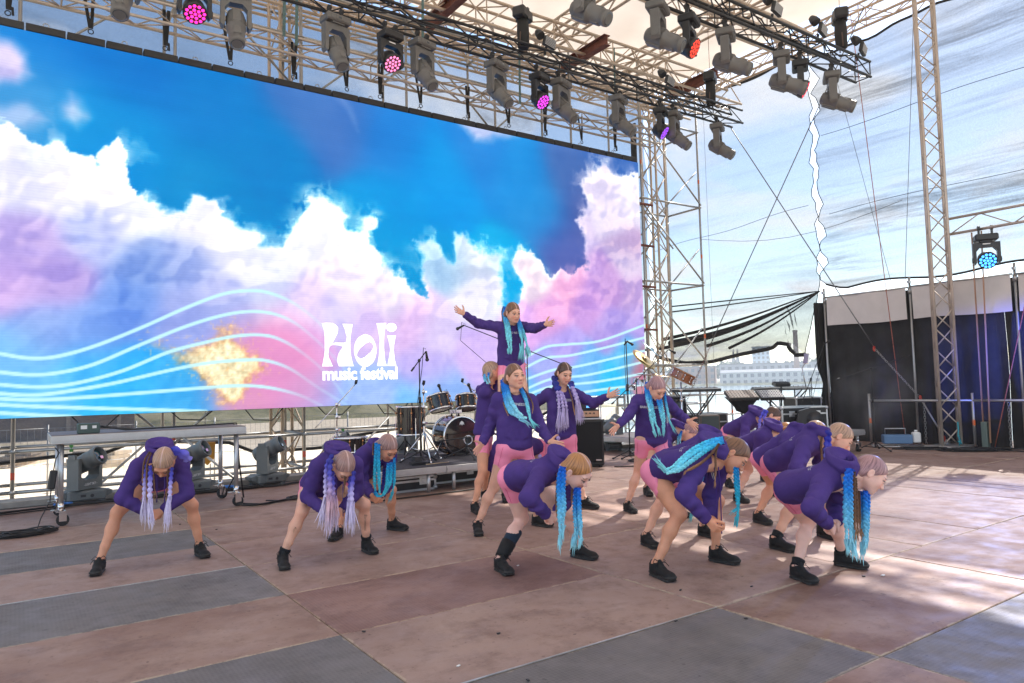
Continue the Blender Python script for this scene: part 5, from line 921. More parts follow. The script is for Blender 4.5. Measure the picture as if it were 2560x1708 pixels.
h0.location = (7.79, 10, 7.95); h0.rotation_euler.z = .5; tag(h0, 'black chain hoist over the front truss above the middle of the screen', 'hoist', 'chain hoists')
copy_tree(h0, (12.81, 10, 7.95), (0, 0, .5), 'black chain hoist over the right end of the front truss', 'chain hoists')
copy_tree(h0, (12.81, 7, 7.98), (0, 0, .7), 'black chain hoist over the end of the upper right truss', 'chain hoists')
# short rusty steel beams up in the roof
for (x, y, z, l) in [(6.9, 11.2, 8.35, 'short rust red steel beam among the roof trusses at top centre'), (10.24, 11.2, 8.33, 'short rust red steel beam among the roof trusses, middle one'), (13.65, 11.2, 8.45, 'short rust red steel beam beside the scaffold tower top')]:
    b = MB(); b.box((0, 0, .10), (.16, 1.5, .016)); b.box((0, 0, -.10), (.16, 1.5, .016)); b.box((0, 0, 0), (.014, 1.5, .184))
    b.build('steel_beam', m_rust, loc=(x, y, z), label=l, cat='beam', group='rusty steel beams')
# black lifting slings between LED truss and screen
sl = MB()
for (a, b_) in (((-.05, 0, .62), (-.012, 0, .0)), ((.05, 0, .62), (.012, 0, 0))):
    pass
m_sling = mat('sling_black', (.014, .014, .015), rough=.85)
def strap(b, p, q, w, t=.006, tw=0):
    p = Vector(p); q = Vector(q); d = (q - p).normalized(); y = Vector((0, 1, 0)); x = y.cross(d).normalized(); y = d.cross(x)
    vs = []
    for c in (p, q):
        for (a, e) in ((-1, -1), (1, -1), (1, 1), (-1, 1)): vs.append(c + x * a * w / 2 + y * e * t / 2)
    b._add(vs, [(0, 1, 2, 3), (7, 6, 5, 4), (0, 4, 5, 1), (1, 5, 6, 2), (2, 6, 7, 3), (3, 7, 4, 0)], False)
b = MB(); strap(b, (-.10, 0, .60), (-.01, 0, .05), .045); strap(b, (.03, 0, .60), (.008, .004, .05), .045); b.path([(.035 * math.cos(a), 0, .0 + .035 * math.sin(a)) for a in np.linspace(0, 6.28, 10)[:-1]], .008, 5, True); s1 = b.mesh('lifting_sling', m_sling)
b = MB(); strap(b, (-.02, 0, .62), (0, 0, .05), .05); strap(b, (.05, .0, .62), (.012, .004, .05), .05); strap(b, (.05, .0, .1), (.06, .01, -.02), .03); b.path([(.035 * math.cos(a), 0, .0 + .035 * math.sin(a)) for a in np.linspace(0, 6.28, 10)[:-1]], .008, 5, True); s2 = b.mesh('lifting_sling', m_sling)
ORD = ['first', 'second', 'third', 'fourth', 'fifth', 'sixth', 'seventh', 'eighth', 'ninth', 'tenth', 'eleventh', 'twelfth', 'thirteenth']
for i, x in enumerate([.3, 1.3, 2.3, 3.27, 4.3, 5.26, 5.9, 6.74, 7.78, 8.78, 9.72, 10.75, 11.75]):
    o = inst('lifting_sling', s1 if i % 2 else s2, None, loc=(x, 11.93, 6.74)); o.rotation_euler.z = .1 * (i % 3 - 1)
    tag(o, ORD[i] + ' black fabric sling from the left, tying the screen top to the aluminium truss', 'sling', 'black slings over the screen')
# teal webbing straps tied on the roof trusses
m_teal = mat('webbing_teal', (.09, .16, .16), rough=.7)
for i, (x, y, z0, z1) in enumerate([(3.95, 11.3, 7.1, 8.7), (4.15, 11.3, 7.0, 8.7), (6.25, 10.9, 6.9, 8.6), (8.55, 11.2, 6.9, 8.7), (11.1, 11.2, 7.0, 8.7)]):
    b = MB(); strap(b, (0, 0, 0), (.03, 0, z1 - z0), .05, .004); b.build('webbing_strap', m_teal, loc=(x, y, z0), label='teal webbing strap hanging from the roof trusses, ' + ORD[i] + ' from the left', cat='strap', group='teal webbing straps')
# cables dressed along the black trusses
def wavy_cable(p, q, amp, n, r, seed, side=(0, 0, 1)):
    rs = random.Random(seed); p = Vector(p); q = Vector(q); pts_ = []
    for i in range(n + 1):
        t_ = i / n; c = p.lerp(q, t_); c.z += -amp * abs(math.sin(i * .9 + seed)) + rs.uniform(-.03, .03); c.y += rs.uniform(-.05, .05); pts_.append(c)
    b = MB(); b.path(pts_, r, 5); return b
for k, (p, q) in enumerate([((-1, 9.9, 7.42), (13.4, 9.9, 7.40)), ((-1, 10.05, 7.34), (13.2, 10.05, 7.33)), ((5.6, 6.95, 7.28), (13.3, 6.95, 7.28)), ((6, 7.05, 7.22), (13.0, 7.1, 7.20))]):
    wavy_cable(p, q, .10, 60, .014, k + 3).build('power_cable', m_cable, label=('upper black cable bundle dressed along the front light truss', 'lower black cable bundle dressed along the front light truss', 'upper black cable bundle along the upper right light truss', 'lower black cable bundle along the upper right light truss')[k], cat='cable', group='cables on the light trusses')

# ================================================================== floor beam lights
def make_beam():
    root = empty('beam_light', (0, 0, 0), 0)
    b = MB(); b.box((0, 0, .10), (.44, .34, .13), bev=.02); b.box((0, -.178, .10), (.22, .012, .07)); 
    for sx in (-1, 1):
        for sy in (-1, 1): b.box((sx * .17, sy * .12, .02), (.06, .06, .04))
        b.prism([(sx * .215, .06), (sx * .30, .10), (sx * .30, .14), (sx * .215, .16)][::sx], -.10, .10)
    base = b.build('base', m_gfloor, root)
    b = MB(); b.tube((.05, -.186, .10), (.05, -.19, .10), .022, 12); b.box((-.05, -.186, .105), (.06, .004, .03)); b.build('control_panel', m_fixd, base)
    b = MB()
    w, zt = .46, .18
    for sx in (-1, 1):
        b.prism([(sx * .23, zt), (sx * .23, zt + .40), (sx * .17, zt + .40), (sx * .17, zt + .16), (sx * .10, zt + .115), (sx * .10, zt)][::-sx], -.08, .08)
        b.box((sx * .236, 0, zt + .42), (.03, .1, .05))
    b.box((0, 0, zt + .0575), (.198, .16, .115)); yk = b.build('yoke', m_gfloor, root)
    tm_ = text_mesh('- LIGHT SKY -', .042, m_print, .0012); tm_.transform(Matrix(((1, 0, 0, 0), (0, 0, -1, -.0815), (0, 1, 0, zt + .045), (0, 0, 0, 1))))
    inst('lettering', tm_, yk)
    b = MB(); b.lathe([(.04, -.27), (.11, -.26), (.14, -.20), (.145, -.05), (.148, -.045), (.148, .04), (.152, .05), (.152, .10), (.146, .105), (.148, .20), (.158, .21), (.158, .30), (.150, .31), (.135, .305), (.130, .24)], 26, cap=False); b.lathe([(.001, -.272), (.05, -.27)], 16, cap=False)
    head = b.build('head', m_gfloor, root); head.location = (0, 0, zt + .33); head.scale = (.78, .78, .78)
    b = MB(); b.lathe([(.132, .235), (.10, .25), (.05, .262), (.001, .266)], 22, cap=False); b.build('lens', glass_mat('lens_teal', (.01, .05, .065)), head)
    b = MB(); b.box((.03, -.04, .285), (.07, .05, .01)); b.build('lens_flag', m_chrome, head)
    return root
bl0 = make_beam(); n_ = 0
for (x, y, rz, tilt, lab) in [(1.22, 10.95, .12, 52, 'grey beam light under the left end of the aluminium platform table'), (2.50, 10.92, .15, 52, 'grey beam light mostly hidden behind the far left dancer'), (3.55, 10.92, .2, 52, 'grey beam light standing alone between the platform table and the second dancer'),
                         (4.62, 10.95, .25, 52, 'grey beam light behind the low floor drum, half hidden by dancers'), (5.86, 10.98, .9, 52, 'grey beam light behind the silver drum stand legs, by the bass drum'), (10.5, 11.0, 1.0, 48, 'grey beam light at the back right of the amplifier cabinet')]:
    o = bl0 if n_ == 0 else copy_tree(bl0); n_ += 1
    o.location = (x, y, 0); o.rotation_euler.z = rz; tag(o, lab, 'beam light', 'beam lights on the floor')
    for c in o.children:
        if c.name.split('.')[0] == 'head': c.rotation_euler = (math.radians(tilt + 12), 0, .75)
        if c.name.split('.')[0] == 'yoke': c.rotation_euler = (0, 0, .75)

# ================================================================== decks
m_deck = mat('deck_alu', (.52, .515, .51), rough=.45, metal=.6, vary=.14, vscale=4, rvary=.1)
m_ply = mat('deck_top', (.16, .13, .13), rough=.6, vary=.25, vscale=3)
m_carpet = mat('carpet_grey', (.055, .05, .06), rough=1.0, vary=.5, vscale=160, bump=.6, bscale=300)
m_leg = mat('leg_alu', (.55, .56, .57), rough=.38, metal=.75, vary=.1)
def caster(b, x, y):
    b.tube((x, y, .16), (x, y, .24), .03, 10); b.box((x, y, .155), (.09, .09, .012)); b.box((x + .02, y - .03, .10), (.07, .008, .10)); b.box((x + .02, y + .03, .10), (.07, .008, .10)); b.box((x - .05, y, .17), (.09, .05, .012))
def deck(label, x0, x1, y0, y1, z, legs, top=m_ply, cast=False, lr=.026, cat='platform'):
    root = empty('platform', ((x0 + x1) / 2, (y0 + y1) / 2, 0), 0, label, cat); I = Matrix.Translation((-(x0 + x1) / 2, -(y0 + y1) / 2, 0))
    def fin(o): o.matrix_parent_inverse = I; return o
    b = MB(); t = .05
    for (c, d) in ((((x0 + x1) / 2, y0 + t / 2, z - .05), (x1 - x0, t, .09)), (((x0 + x1) / 2, y1 - t / 2, z - .05), (x1 - x0, t, .09)), ((x0 + t / 2, (y0 + y1) / 2, z - .05), (t, y1 - y0 - 2 * t, .09)), ((x1 - t / 2, (y0 + y1) / 2, z - .05), (t, y1 - y0 - 2 * t, .09))): b.box(c, d, bev=.006)
    b.box(((x0 + x1) / 2, y0 - .004, z - .05), (x1 - x0 - .02, .008, .03))
    fin(b.build('frame', m_deck, root))
    b = MB(); b.box(((x0 + x1) / 2, (y0 + y1) / 2, z - .008), (x1 - x0 - .012, y1 - y0 - .012, .02)); fin(b.build('deck_top', top, root))
    for (x, y) in legs:
        b = MB(); b.tube((x, y, .2 if cast else 0), (x, y, z - .09), lr, 12); lg_ = fin(b.build('leg', m_leg, root))
        if cast:
            b = MB(); caster(b, x, y); c_ = b.build('caster', m_chrome, lg_)
            b = MB(); b.tube((x + .02, y - .022, .062), (x + .02, y + .022, .062), .062, 16); b.build('wheel', m_rub, lg_)
    return root
t_ = deck('aluminium platform table on wheeled legs at the left under the screen', .78, 2.78, 9.08, 10.08, .965, [(.88, 9.17), (2.68, 9.17), (2.68, 9.98), (.88, 9.98)], cast=True)
deck('low aluminium drum riser section with black carpet, left half', 4.2, 5.195, 8.45, 10.45, .335, [(4.3, 8.6), (4.95, 8.5), (4.3, 10.3), (5.05, 10.3)], top=m_carpet)
deck('low aluminium drum riser section with black carpet, under the bass drum', 5.2, 7.2, 8.45, 10.45, .335, [(5.33, 8.5), (7.05, 8.5), (5.3, 10.3), (7.05, 10.3)], top=m_carpet)
deck('low platform on casters carrying the percussion, right of the amplifier', 10.05, 12.1, 9.85, 11.2, .32, [(10.25, 10.0), (11.9, 10.0), (10.25, 11.05), (11.9, 11.05)], cast=True)
deck('low aluminium platform on casters in front of the curtain under the lettered case', 12.25, 13.25, 7.2, 9.2, .40, [(12.35, 7.3), (13.15, 7.3), (12.35, 9.1), (13.15, 9.1)], top=m_deck, cast=True)
# ================================================================== cases
m_case = mat('case_black', (.02, .02, .021), rough=.5, vary=.2)
def flight_case(label, c, d, rz=0, text=None):
    root = empty('flight_case', c, rz, label, 'flight case')
    b = MB(); b.box((0, 0, d[2] / 2), (d[0] - .02, d[1] - .02, d[2] - .02)); b.build('shell', m_case, root)
    b = MB(); e = .028
    for sx in (-1, 1):
        for sy in (-1, 1): b.box((sx * (d[0] / 2 - e / 2), sy * (d[1] / 2 - e / 2), d[2] / 2), (e, e, d[2]))
    for z in (e / 2, d[2] - e / 2, d[2] * .68):
        for sy in (-1, 1): b.box((0, sy * (d[1] / 2 - e / 2 + .001), z), (d[0] - 2 * e, e, e))
        for sx in (-1, 1): b.box((sx * (d[0] / 2 - e / 2 + .001), 0, z), (e, d[1] - 2 * e, e))
    b.build('edging', m_leg, root)
    b = MB()
    for sx in (-1, 1):
        for sy in (-1, 1):
            for z in (.03, d[2] - .03): b.ball((sx * (d[0] / 2 - .01), sy * (d[1] / 2 - .01), z), .035, 6)
    b.build('ball_corner', m_leg, root)
    for sx in (-.28, .28):
        b = MB(); b.box((sx * d[0], -d[1] / 2 - .003, d[2] * .68), (.11, .016, .11), bev=.004); b.box((sx * d[0], -d[1] / 2 - .012, d[2] * .68), (.05, .016, .06), bev=.004); b.build('latch', m_leg, root)
    if text:
        tm_ = text_mesh(text, .17, m_print, .004, shear=.2); tm_.transform(Matrix(((1, 0, 0, .12), (0, 0, -1, -d[1] / 2 + .006), (0, 1, 0, d[2] * .28), (0, 0, 0, 1)))); inst('lettering', tm_, root)
    return root
flight_case('black flight case stencilled with white capital letters on the wheeled platform', (12.95, 8.35, .40), (.92, .5, .43), -.5, 'LE')
flight_case('long black flight case lying under the drum riser', (5.6, 9.35, .0), (1.25, .5, .215), 0)
flight_case('black flight case lying on the floor under the left half of the drum riser', (4.72, 8.95, .0), (.9, .5, .2), 0)
flight_case('black rack case with silver rim standing at the back by the keyboards', (13.4, 11.3, 0), (1.3, .6, .62), -.35)
b_ = flight_case('open grey equipment case standing behind the curtain edge', (15.0, 9.6, 0), (.6, .6, .95), -.5)

# ================================================================== drum kit
m_shell = mat('drum_black', (.008, .008, .010), rough=.16, coat=.35, spec=.4)
m_headc = mat('drum_head_clear', (.16, .07, .05), rough=.25)
m_headb = mat('drum_head_black', (.010, .010, .011), rough=.10, spec=.7, coat=.5)
m_copper = mat('lug_copper', (.62, .30, .14), rough=.25, metal=1.0)
m_cymb = mat('cymbal_bronze', (.60, .42, .18), rough=.28, metal=.9, vary=.15)
m_sil = mat('silver_grey', (.5, .5, .52), rough=.25, metal=.9)
def drum(name, label, loc, r, h, rot=(0, 0, 0), lugs=8, legs=0, m=m_shell, bot=m_headc, topm=m_headc, cat='drum', hoop=m_chrome, lugm=m_copper, grp=None):
    root = empty(name, loc, 0, label, cat, grp); root.rotation_euler = rot
    b = MB(); b.lathe([(r, 0), (r, h)], 28, cap=False); b.lathe([(r * .97, h * .98), (r * .97, .02 * h)], 28, cap=False); b.build('shell', m, root)
    b = MB(); b.lathe([(.001, -.004), (r * .995, -.004)], 28, cap=False); b.build('bottom_head', bot, root)
    b = MB(); b.lathe([(.001, h + .004), (r * .995, h + .004)], 28, cap=False); b.build('drum_head', topm, root)
    for z in (0, h):
        b = MB(); b.lathe([(r - .003, z - .014), (r + .016, z - .014), (r + .016, z + .014), (r - .003, z + .014)], 28, cap=False); b.build('hoop', hoop, root)
    b = MB()
    for i in range(lugs):
        a = 2 * math.pi * (i + .5) / lugs
        for z in ((h * .22, h * .78) if h > .15 else (h * .5,)):
            c = ((r + .012) * math.cos(a), (r + .012) * math.sin(a), z); b.ball(c, .017, 6)
        b.tube(((r + .012) * math.cos(a), (r + .012) * math.sin(a), .0), ((r + .012) * math.cos(a), (r + .012) * math.sin(a), h), .0035, 5)
    b.build('lug', lugm, root)
    if legs:
        for i in range(legs):
            a = 2 * math.pi * i / legs + .4; b = MB(); b.tube(((r + .02) * math.cos(a), (r + .02) * math.sin(a), h * .6), ((r + .02) * math.cos(a), (r + .02) * math.sin(a), -loc[2] + .335), .008, 6); b.build('leg', m_chrome, root)
    return root
ZR = .335
# bass drum: axis turned to face right-front
ax = Vector((-.12, -.99, 0)).normalized(); rzk = math.atan2(ax.y, ax.x)
bd = drum('bass_drum', 'big glossy black bass drum with copper lugs and a pale crest on its head', (5.99 - ax.x * .46, 9.38 - ax.y * .46, ZR + .30), .285, .46, (0, math.pi / 2, rzk), 10, topm=m_headb, bot=m_headb)
b = MB(); cr = [(-.040, .030), (-.030, -.012), (0, -.036), (.030, -.012), (.040, .030), (.022, .008), (.012, .034), (0, .010), (-.012, .034), (-.022, .008)]
M_ = Matrix.Translation((-.19, 0, .467)) @ Matrix.Rotation(math.pi / 2, 4, 'Z') @ Matrix.Rotation(math.pi / 2, 4, 'X')
b.prism(cr, 0, .002, M_); b.build('crest', m_print, bd)
b = MB(); b.lathe([(.055, .467), (.072, .472), (.078, .467)], 20, Matrix.Translation((.07, .10, 0)), cap=False); b.build('port_ring', m_sil, bd)
b = MB(); b.lathe([(.001, .466), (.056, .466)], 18, Matrix.Translation((.07, .10, 0)), cap=False); b.build('port_hole', m_rub, bd)
for s in (-1, 1):
    b = MB(); b.tube((.10, s * .27, .30), (.30, s * .42, .36), .010, 6); b.build('spur', m_chrome, bd)
b = MB(); b.tube((-.285, -.06, .22), (-.42, -.06, .22), .016, 8); b.tube((-.285, .06, .22), (-.42, .06, .22), .016, 8); b.box((-.36, 0, .22), (.05, .2, .05)); b.build('tom_mount', m_chrome, bd)
drum('tom_drum', 'glossy black tom drum above the bass drum, left one with a gold badge', (5.80, 9.66, 1.03), .168, .225, (-.30, -.10, 0), 8, grp='black toms')
drum('tom_drum', 'glossy black tom drum above the bass drum, right one by the lifted dancer', (6.19, 9.55, 1.03), .152, .205, (-.28, .10, 0), 8, grp='black toms')
drum('floor_tom', 'deep black floor tom with copper lugs left of the bass drum', (5.20, 9.50, .70), .195, .40, (0, 0, 0), 8, legs=3)
drum('floor_drum', 'low black floor drum behind the cyan braided dancer', (4.45, 9.95, .48), .24, .20, (0, 0, 0), 8, legs=3)
b = MB(); b.lathe([(.16, .0), (.17, .05), (.02, .09)], 18); b.tube((0, 0, 0), (0, 0, -.4), .02, 8)
for k in range(3): b.tube((0, 0, -.2), (.2 * math.cos(k * 2.1), .2 * math.sin(k * 2.1), -.42), .01, 6)
b.build('drum_stool', mat('vinyl_black', (.02, .02, .02), rough=.5), loc=(5.5, 10.3, ZR + .43), label='round black drum stool behind the toms', cat='stool')
def tripod(b, h0, r, legs=3, rr=.009, a0=.3):
    for k in range(legs):
        a = a0 + 2 * math.pi * k / legs
        p = Vector((r * math.cos(a), r * math.sin(a), .012)); b.tube((0, 0, h0), p, rr, 6); b.tube((0, 0, h0 * .35), p * .55 + Vector((0, 0, h0 * .42)), rr * .8, 5); b.ball(p, .022, 6)
def cym_stand(label, loc, h, boom=None, top=None):
    root = empty('cymbal_stand', loc, 0, label, 'stand', 'drum hardware stands')
    b = MB(); tripod(b, .42, .33, rr=.011); b.build('tripod', m_chrome, root)
    b = MB(); b.tube((0, 0, .15), (0, 0, h * .55), .014, 10); b.tube((0, 0, h * .55), (0, 0, h), .010, 8)
    for z in (h * .55, h * .78, h): b.tube((0, 0, z - .025), (0, 0, z + .025), .024, 8); b.box((.03, 0, z), (.05, .012, .025))
    b.build('stand_tube', m_chrome, root)
    e = Vector((0, 0, h)) + Vector(boom or (0, 0, .1))
    b = MB(); b.tube((0, 0, h), e, .008, 7)
    if boom: b.tube((0, 0, h), Vector((0, 0, h)) - Vector(boom) * 1.1, .006, 6)
    b.build('boom_arm', m_chrome, root)
    b = MB(); b.tube(e, e + Vector((.01, -.01, .06)), .022, 8); b.build('felt_top', m_rub, root)
    return root
cym_stand('bare chrome cymbal stand with no cymbal, left of the toms', (5.22, 9.12, ZR), .98)
cym_stand('chrome boom cymbal stand leaning right below the lettering', (4.35, 10.2, ZR), .82, (.28, -.05, .30))
cym_stand('bare chrome boom cymbal stand behind the right tom', (6.55, 9.85, ZR), .95, (-.20, .1, .16))
def mic(b, p, d, l=.15):
    p = Vector(p); d = Vector(d).normalized(); b.tube(p, p + d * l * .65, .014, 8, .020); b.ball(p + d * l * .8, .028, 8)
def mic_stand(label, loc, h, boom=None, tail=.0, micdir=None, r=.28, cable=False):
    root = empty('mic_stand', loc, 0, label, 'mic stand', 'microphone stands')
    b = MB(); tripod(b, .16, r, rr=.011); b.build('tripod', m_fixd, root)
    b = MB(); b.tube((0, 0, .05), (0, 0, h * .6), .013, 8); b.tube((0, 0, h * .6), (0, 0, h), .009, 8); b.tube((0, 0, h * .58), (0, 0, h * .64), .02, 8); b.ball((0, 0, h), .024, 8); b.build('upright', m_fixd, root)
    e = Vector((0, 0, h))
    if boom is not None:
        bv = Vector(boom); e = Vector((0, 0, h)) + bv
        b = MB(); b.tube(Vector((0, 0, h)) - bv.normalized() * tail, e, .008, 7); b.tube(Vector((0, 0, h)) - bv.normalized() * tail, Vector((0, 0, h)) - bv.normalized() * (tail + .07), .014, 7); b.build('boom', m_fixd, root)
    if micdir is not None:
        b = MB(); mic(b, e, micdir); b.build('microphone', m_fixb, root)
        if cable:
            b = MB(); b.path([e - Vector(micdir) * .03, e + Vector((-.04, 0, .05)), e + Vector((-.07, 0, -.25)), Vector((-.035, .0, h * .6)), Vector((.02, .02, h * .3)), Vector((.04, .03, .05))], .005, 5); b.build('cable', m_cable, root)
    return root
mic_stand('tall black mic stand beside the festival lettering with its mic hanging down', (5.10, 9.0, ZR), 1.42, (.10, -.02, .13), .12, (.12, 0, -1), r=.3, cable=True)
mic_stand('small black boom mic stand aimed into the bass drum', (5.86, 9.02, ZR), .30, (.42, -.10, .03), .35, (1, -.2, -.2), r=.33)
mic_stand('black boom mic stand reaching out left behind the lifted dancer', (7.4, 9.6, 0), 1.95, (-.95, .42, .42), .75, (-.8, .3, -.45), r=.3, cable=True)
mic_stand('tall black mic stand in front of the screen by the cymbals, mic at the top', (9.55, 9.5, 0), 2.10, (.02, 0, .02), .0, (.6, -.2, -.35), r=.3, cable=True)
mic_stand('black boom mic stand crossing up to the tilted cymbals', (9.62, 9.35, 0), 1.40, (.55, -.30, .55), .55, (.5, -.3, -.35), r=.3, cable=True)
mic_stand('black boom mic stand without a mic in front of the black curtain', (13.58, 7.21, 0), 1.52, (.62, -.42, .22), .62, None, r=.33)
mic_stand('black boom mic stand at the torn end of the curtain', (14.6, 9.1, 0), 1.35, (.28, -.18, .75), .5, (.3, -.2, .2), r=.28, cable=True)
for (p, l) in (((5.76, 9.56, 1.28), 'tiny clip-on mic on the rim of the left tom'), ((6.22, 9.45, 1.28), 'tiny clip-on mic above the right tom')):
    b = MB(); mic(b, p, (-.2, .3, .9), .16); b.path([(p[0], p[1], p[2]), (p[0] + .08, p[1], p[2] + .06), (p[0] + .2, p[1] - .02, p[2] - .2), (p[0] + .3, p[1], p[2] - .5)], .004, 5); b.build('clip_mic', m_fixb, label=l, cat='microphone', group='clip mics on the toms')
b = MB(); b.box((0, 0, .02), (.26, .1, .03), rot=Matrix.Rotation(.15, 3, 'X')); b.box((0, .08, .05), (.1, .12, .09)); b.build('foot_pedal', m_fixd, loc=(4.95, 8.75, ZR + .012), label='black foot pedal at the front left edge of the drum riser', cat='pedal')
b = MB(); b.tube((0, 0, .01), (.38, .05, .01), .007, 6, .004); b.build('drumstick', mat('stick_wood', (.55, .40, .25), rough=.6), loc=(5.0, 8.66, ZR), label='pale wooden drumstick lying on the carpeted riser', cat='drumstick')
# ---------------------------------------------------------------- percussion at the right of the screen
def cymbal(name, label, p, r, rot, m=m_cymb):
    b = MB(); b.lathe([(.012, .030), (.05, .022), (.058, .008), (r * .6, .0), (r, -.012), (r, -.015), (r * .6, -.004), (.05, .004)], 28, cap=False); o = b.build(name, m, loc=p, label=label, cat='cymbal'); o.rotation_euler = rot; return o
cymbal('cymbal', 'bright tilted cymbal catching the light at the lower right corner of the screen', (10.05, 9.55, 1.80), .26, (.75, .30, 0)); cymbal('cymbal', 'bluish cymbal tilted above the bright one at the screen corner', (10.02, 9.35, 1.98), .25, (.55, .55, 0), mat('cymbal_blue', (.22, .36, .42), rough=.3, metal=.8)); cymbal('cymbal', 'flat brown cymbal left of the tilted wooden snare drum', (10.35, 9.6, 1.50), .34, (.1, .05, 0), mat('cymbal_dark', (.26, .17, .10), rough=.35, metal=.85))
for (x, y, h, l) in ((10.06, 9.58, 1.75, 'thin chrome stand under the bright tilted cymbal'), (10.36, 9.62, 1.48, 'thin chrome stand under the flat brown cymbal'), (10.95, 9.5, 1.35, 'chrome stand carrying the wooden snare drum')):
    root = empty('percussion_stand', (x, y, 0), 0, l, 'stand', 'percussion stands')
    b = MB(); tripod(b, .45, .3, rr=.012); b.build('tripod', m_chrome, root); b = MB(); b.tube((0, 0, .1), (0, 0, h), .014, 8)
    for z in (h * .5, h * .75, h * .9): b.tube((0, 0, z - .03), (0, 0, z + .03), .026, 8); b.tube((0, 0, z), (.12, -.04, z + .06), .007, 6)
    b.build('stand_tube', m_chrome, root)
drum('snare_drum', 'tilted brown wooden snare drum on a chrome stand above the keyboards', (10.95, 9.5, 1.40), .22, .155, (.38, .32, 0), 10, m=mat('shell_walnut', (.27, .09, .035), rough=.25, coat=.6, vary=.25, vscale=14), hoop=mat('hoop_wood', (.33, .13, .05), rough=.35, vary=.2), lugm=m_chrome, topm=mat('head_white', (.6, .55, .5), rough=.5))
drum('acrylic_drum', 'clear acrylic drum standing behind the head-down dancer', (11.75, 10.5, .55), .22, .42, (0, 0, 0), 8, m=mat('acrylic', (.55, .6, .62), rough=.1), lugm=m_chrome, topm=mat('head_white', (.6, .55, .5)), bot=mat('head_white', (.6, .55, .5)))
for i, (x, y, z, r) in enumerate([(10.3, 9.9, 1.32, .09), (10.55, 9.95, 1.26, .08), (10.2, 10.1, 1.22, .10), (10.7, 10.1, 1.18, .07), (10.45, 10.2, 1.36, .06)]):
    b = MB(); b.lathe([(r, 0), (r, .09), (r * .92, .10), (r * .92, .004)], 16, cap=False); b.tube((0, 0, 0), (.02, 0, -.25), .008, 6); b.box((r, 0, .05), (.03, .03, .05)); b.build('bell_cluster', m_sil, loc=(x, y, z), label=('front left', 'front middle', 'rear left', 'lower right', 'topmost')[i] + ' silver hand percussion piece in the cluster behind the head-down dancer', cat='percussion', group='silver hand percussion')
b = MB(); b.lathe([(.12, 0), (.17, .3), (.165, .6), (.14, .72)], 20); b.lathe([(.15, .70), (.15, .74)], 20); b.build('conga_drum', mat('conga_black', (.015, .015, .016), rough=.25), loc=(11.35, 9.95, .33), label='tall black conga drum behind the head-down dancer', cat='drum')
# ---------------------------------------------------------------- bass amplifier
amp = empty('bass_cabinet', (8.15, 9.1, 0), -.62, 'tall black bass speaker cabinet with a grille behind the lavender braided dancer', 'speaker cabinet')
b = MB(); b.box((0, .2, .40), (.64, .42, .74), bev=.02); b.build('cabinet', m_case, amp)
b = MB(); b.box((0, -.014, .41), (.58, .012, .66), bev=.006); b.build('grille', mat('grille_black', (.010, .010, .011), rough=.95, bump=.4, bscale=400), amp)
b = MB(); b.box((-.22, -.022, .66), (.07, .004, .12)); b.build('badge', m_sil, amp); b = MB(); b.tube((-.22, -.024, .66), (-.22, -.0255, .66), .026, 16); b.tube((-.22, -.0256, .66), (-.22, -.0265, .66), .016, 14); b.build('badge_mark', m_fixd, amp)
b = MB(); b.box((.23, -.022, .12), (.09, .004, .025)); b.build('name_plate', m_sil, amp)
for sx in (-.26, .26):
    for sy in (.04, .36): b = MB(); b.lathe([(.028, 0), (.032, .035)], 10, Matrix.Translation((sx, sy, -.002))); b.build('foot', m_rub, amp)
rk = empty('amplifier_rack', (8.15, 9.1, .772), -.62, 'open rack with a copper faced amplifier standing on the bass cabinet', 'amplifier')
b = MB(); b.box((0, .2, .02), (.60, .38, .02)); b.box((0, .2, .30), (.60, .38, .02))
for sx in (-.29, .29):
    for sy in (.03, .37): b.box((sx, sy, .16), (.022, .022, .26))
b.build('rack_frame', m_leg, rk)
b = MB(); b.box((0, .2, .10), (.53, .34, .13), bev=.008); b.build('amp_head', m_case, rk)
b = MB(); b.box((.02, .024, .10), (.47, .008, .095)); b.build('face_panel', mat('amp_copper', (.55, .32, .20), rough=.35, metal=.6), rk)
b = MB(); [b.tube((-.15 + i * .065, .02, .11), (-.15 + i * .065, .0, .11), .014, 8) for i in range(6)]; b.build('knob', m_fixd, rk)
b = MB(); b.box((.08, .2, .225), (.28, .3, .10), bev=.01); b.build('wireless_unit', m_fixb, rk); b = MB(); b.box((.1, .046, .23), (.09, .006, .06)); b.build('display', mat('lcd_blue', (.1, .3, .6), emit=(.1, .35, .9), estr=.6), rk)
ac = empty('combo_amp', (11.75, 9.5, .0), -.7, 'small combo amplifier with a grey grille and wooden base, behind the crouching dancers', 'amplifier')
b = MB(); b.box((0, .12, .52), (.38, .24, .33), bev=.012); b.build('cabinet', mat('combo_wood', (.12, .09, .07), rough=.6), ac); b = MB(); b.box((0, -.006, .52), (.33, .012, .28)); b.build('grille', mat('grille_slate', (.06, .075, .075), rough=.9), ac)
b = MB(); b.box((0, .12, .18), (.40, .26, .34), bev=.01); b.build('stand_box', mat('cajon_wood', (.30, .14, .07), rough=.5, vary=.3, vscale=8), ac)
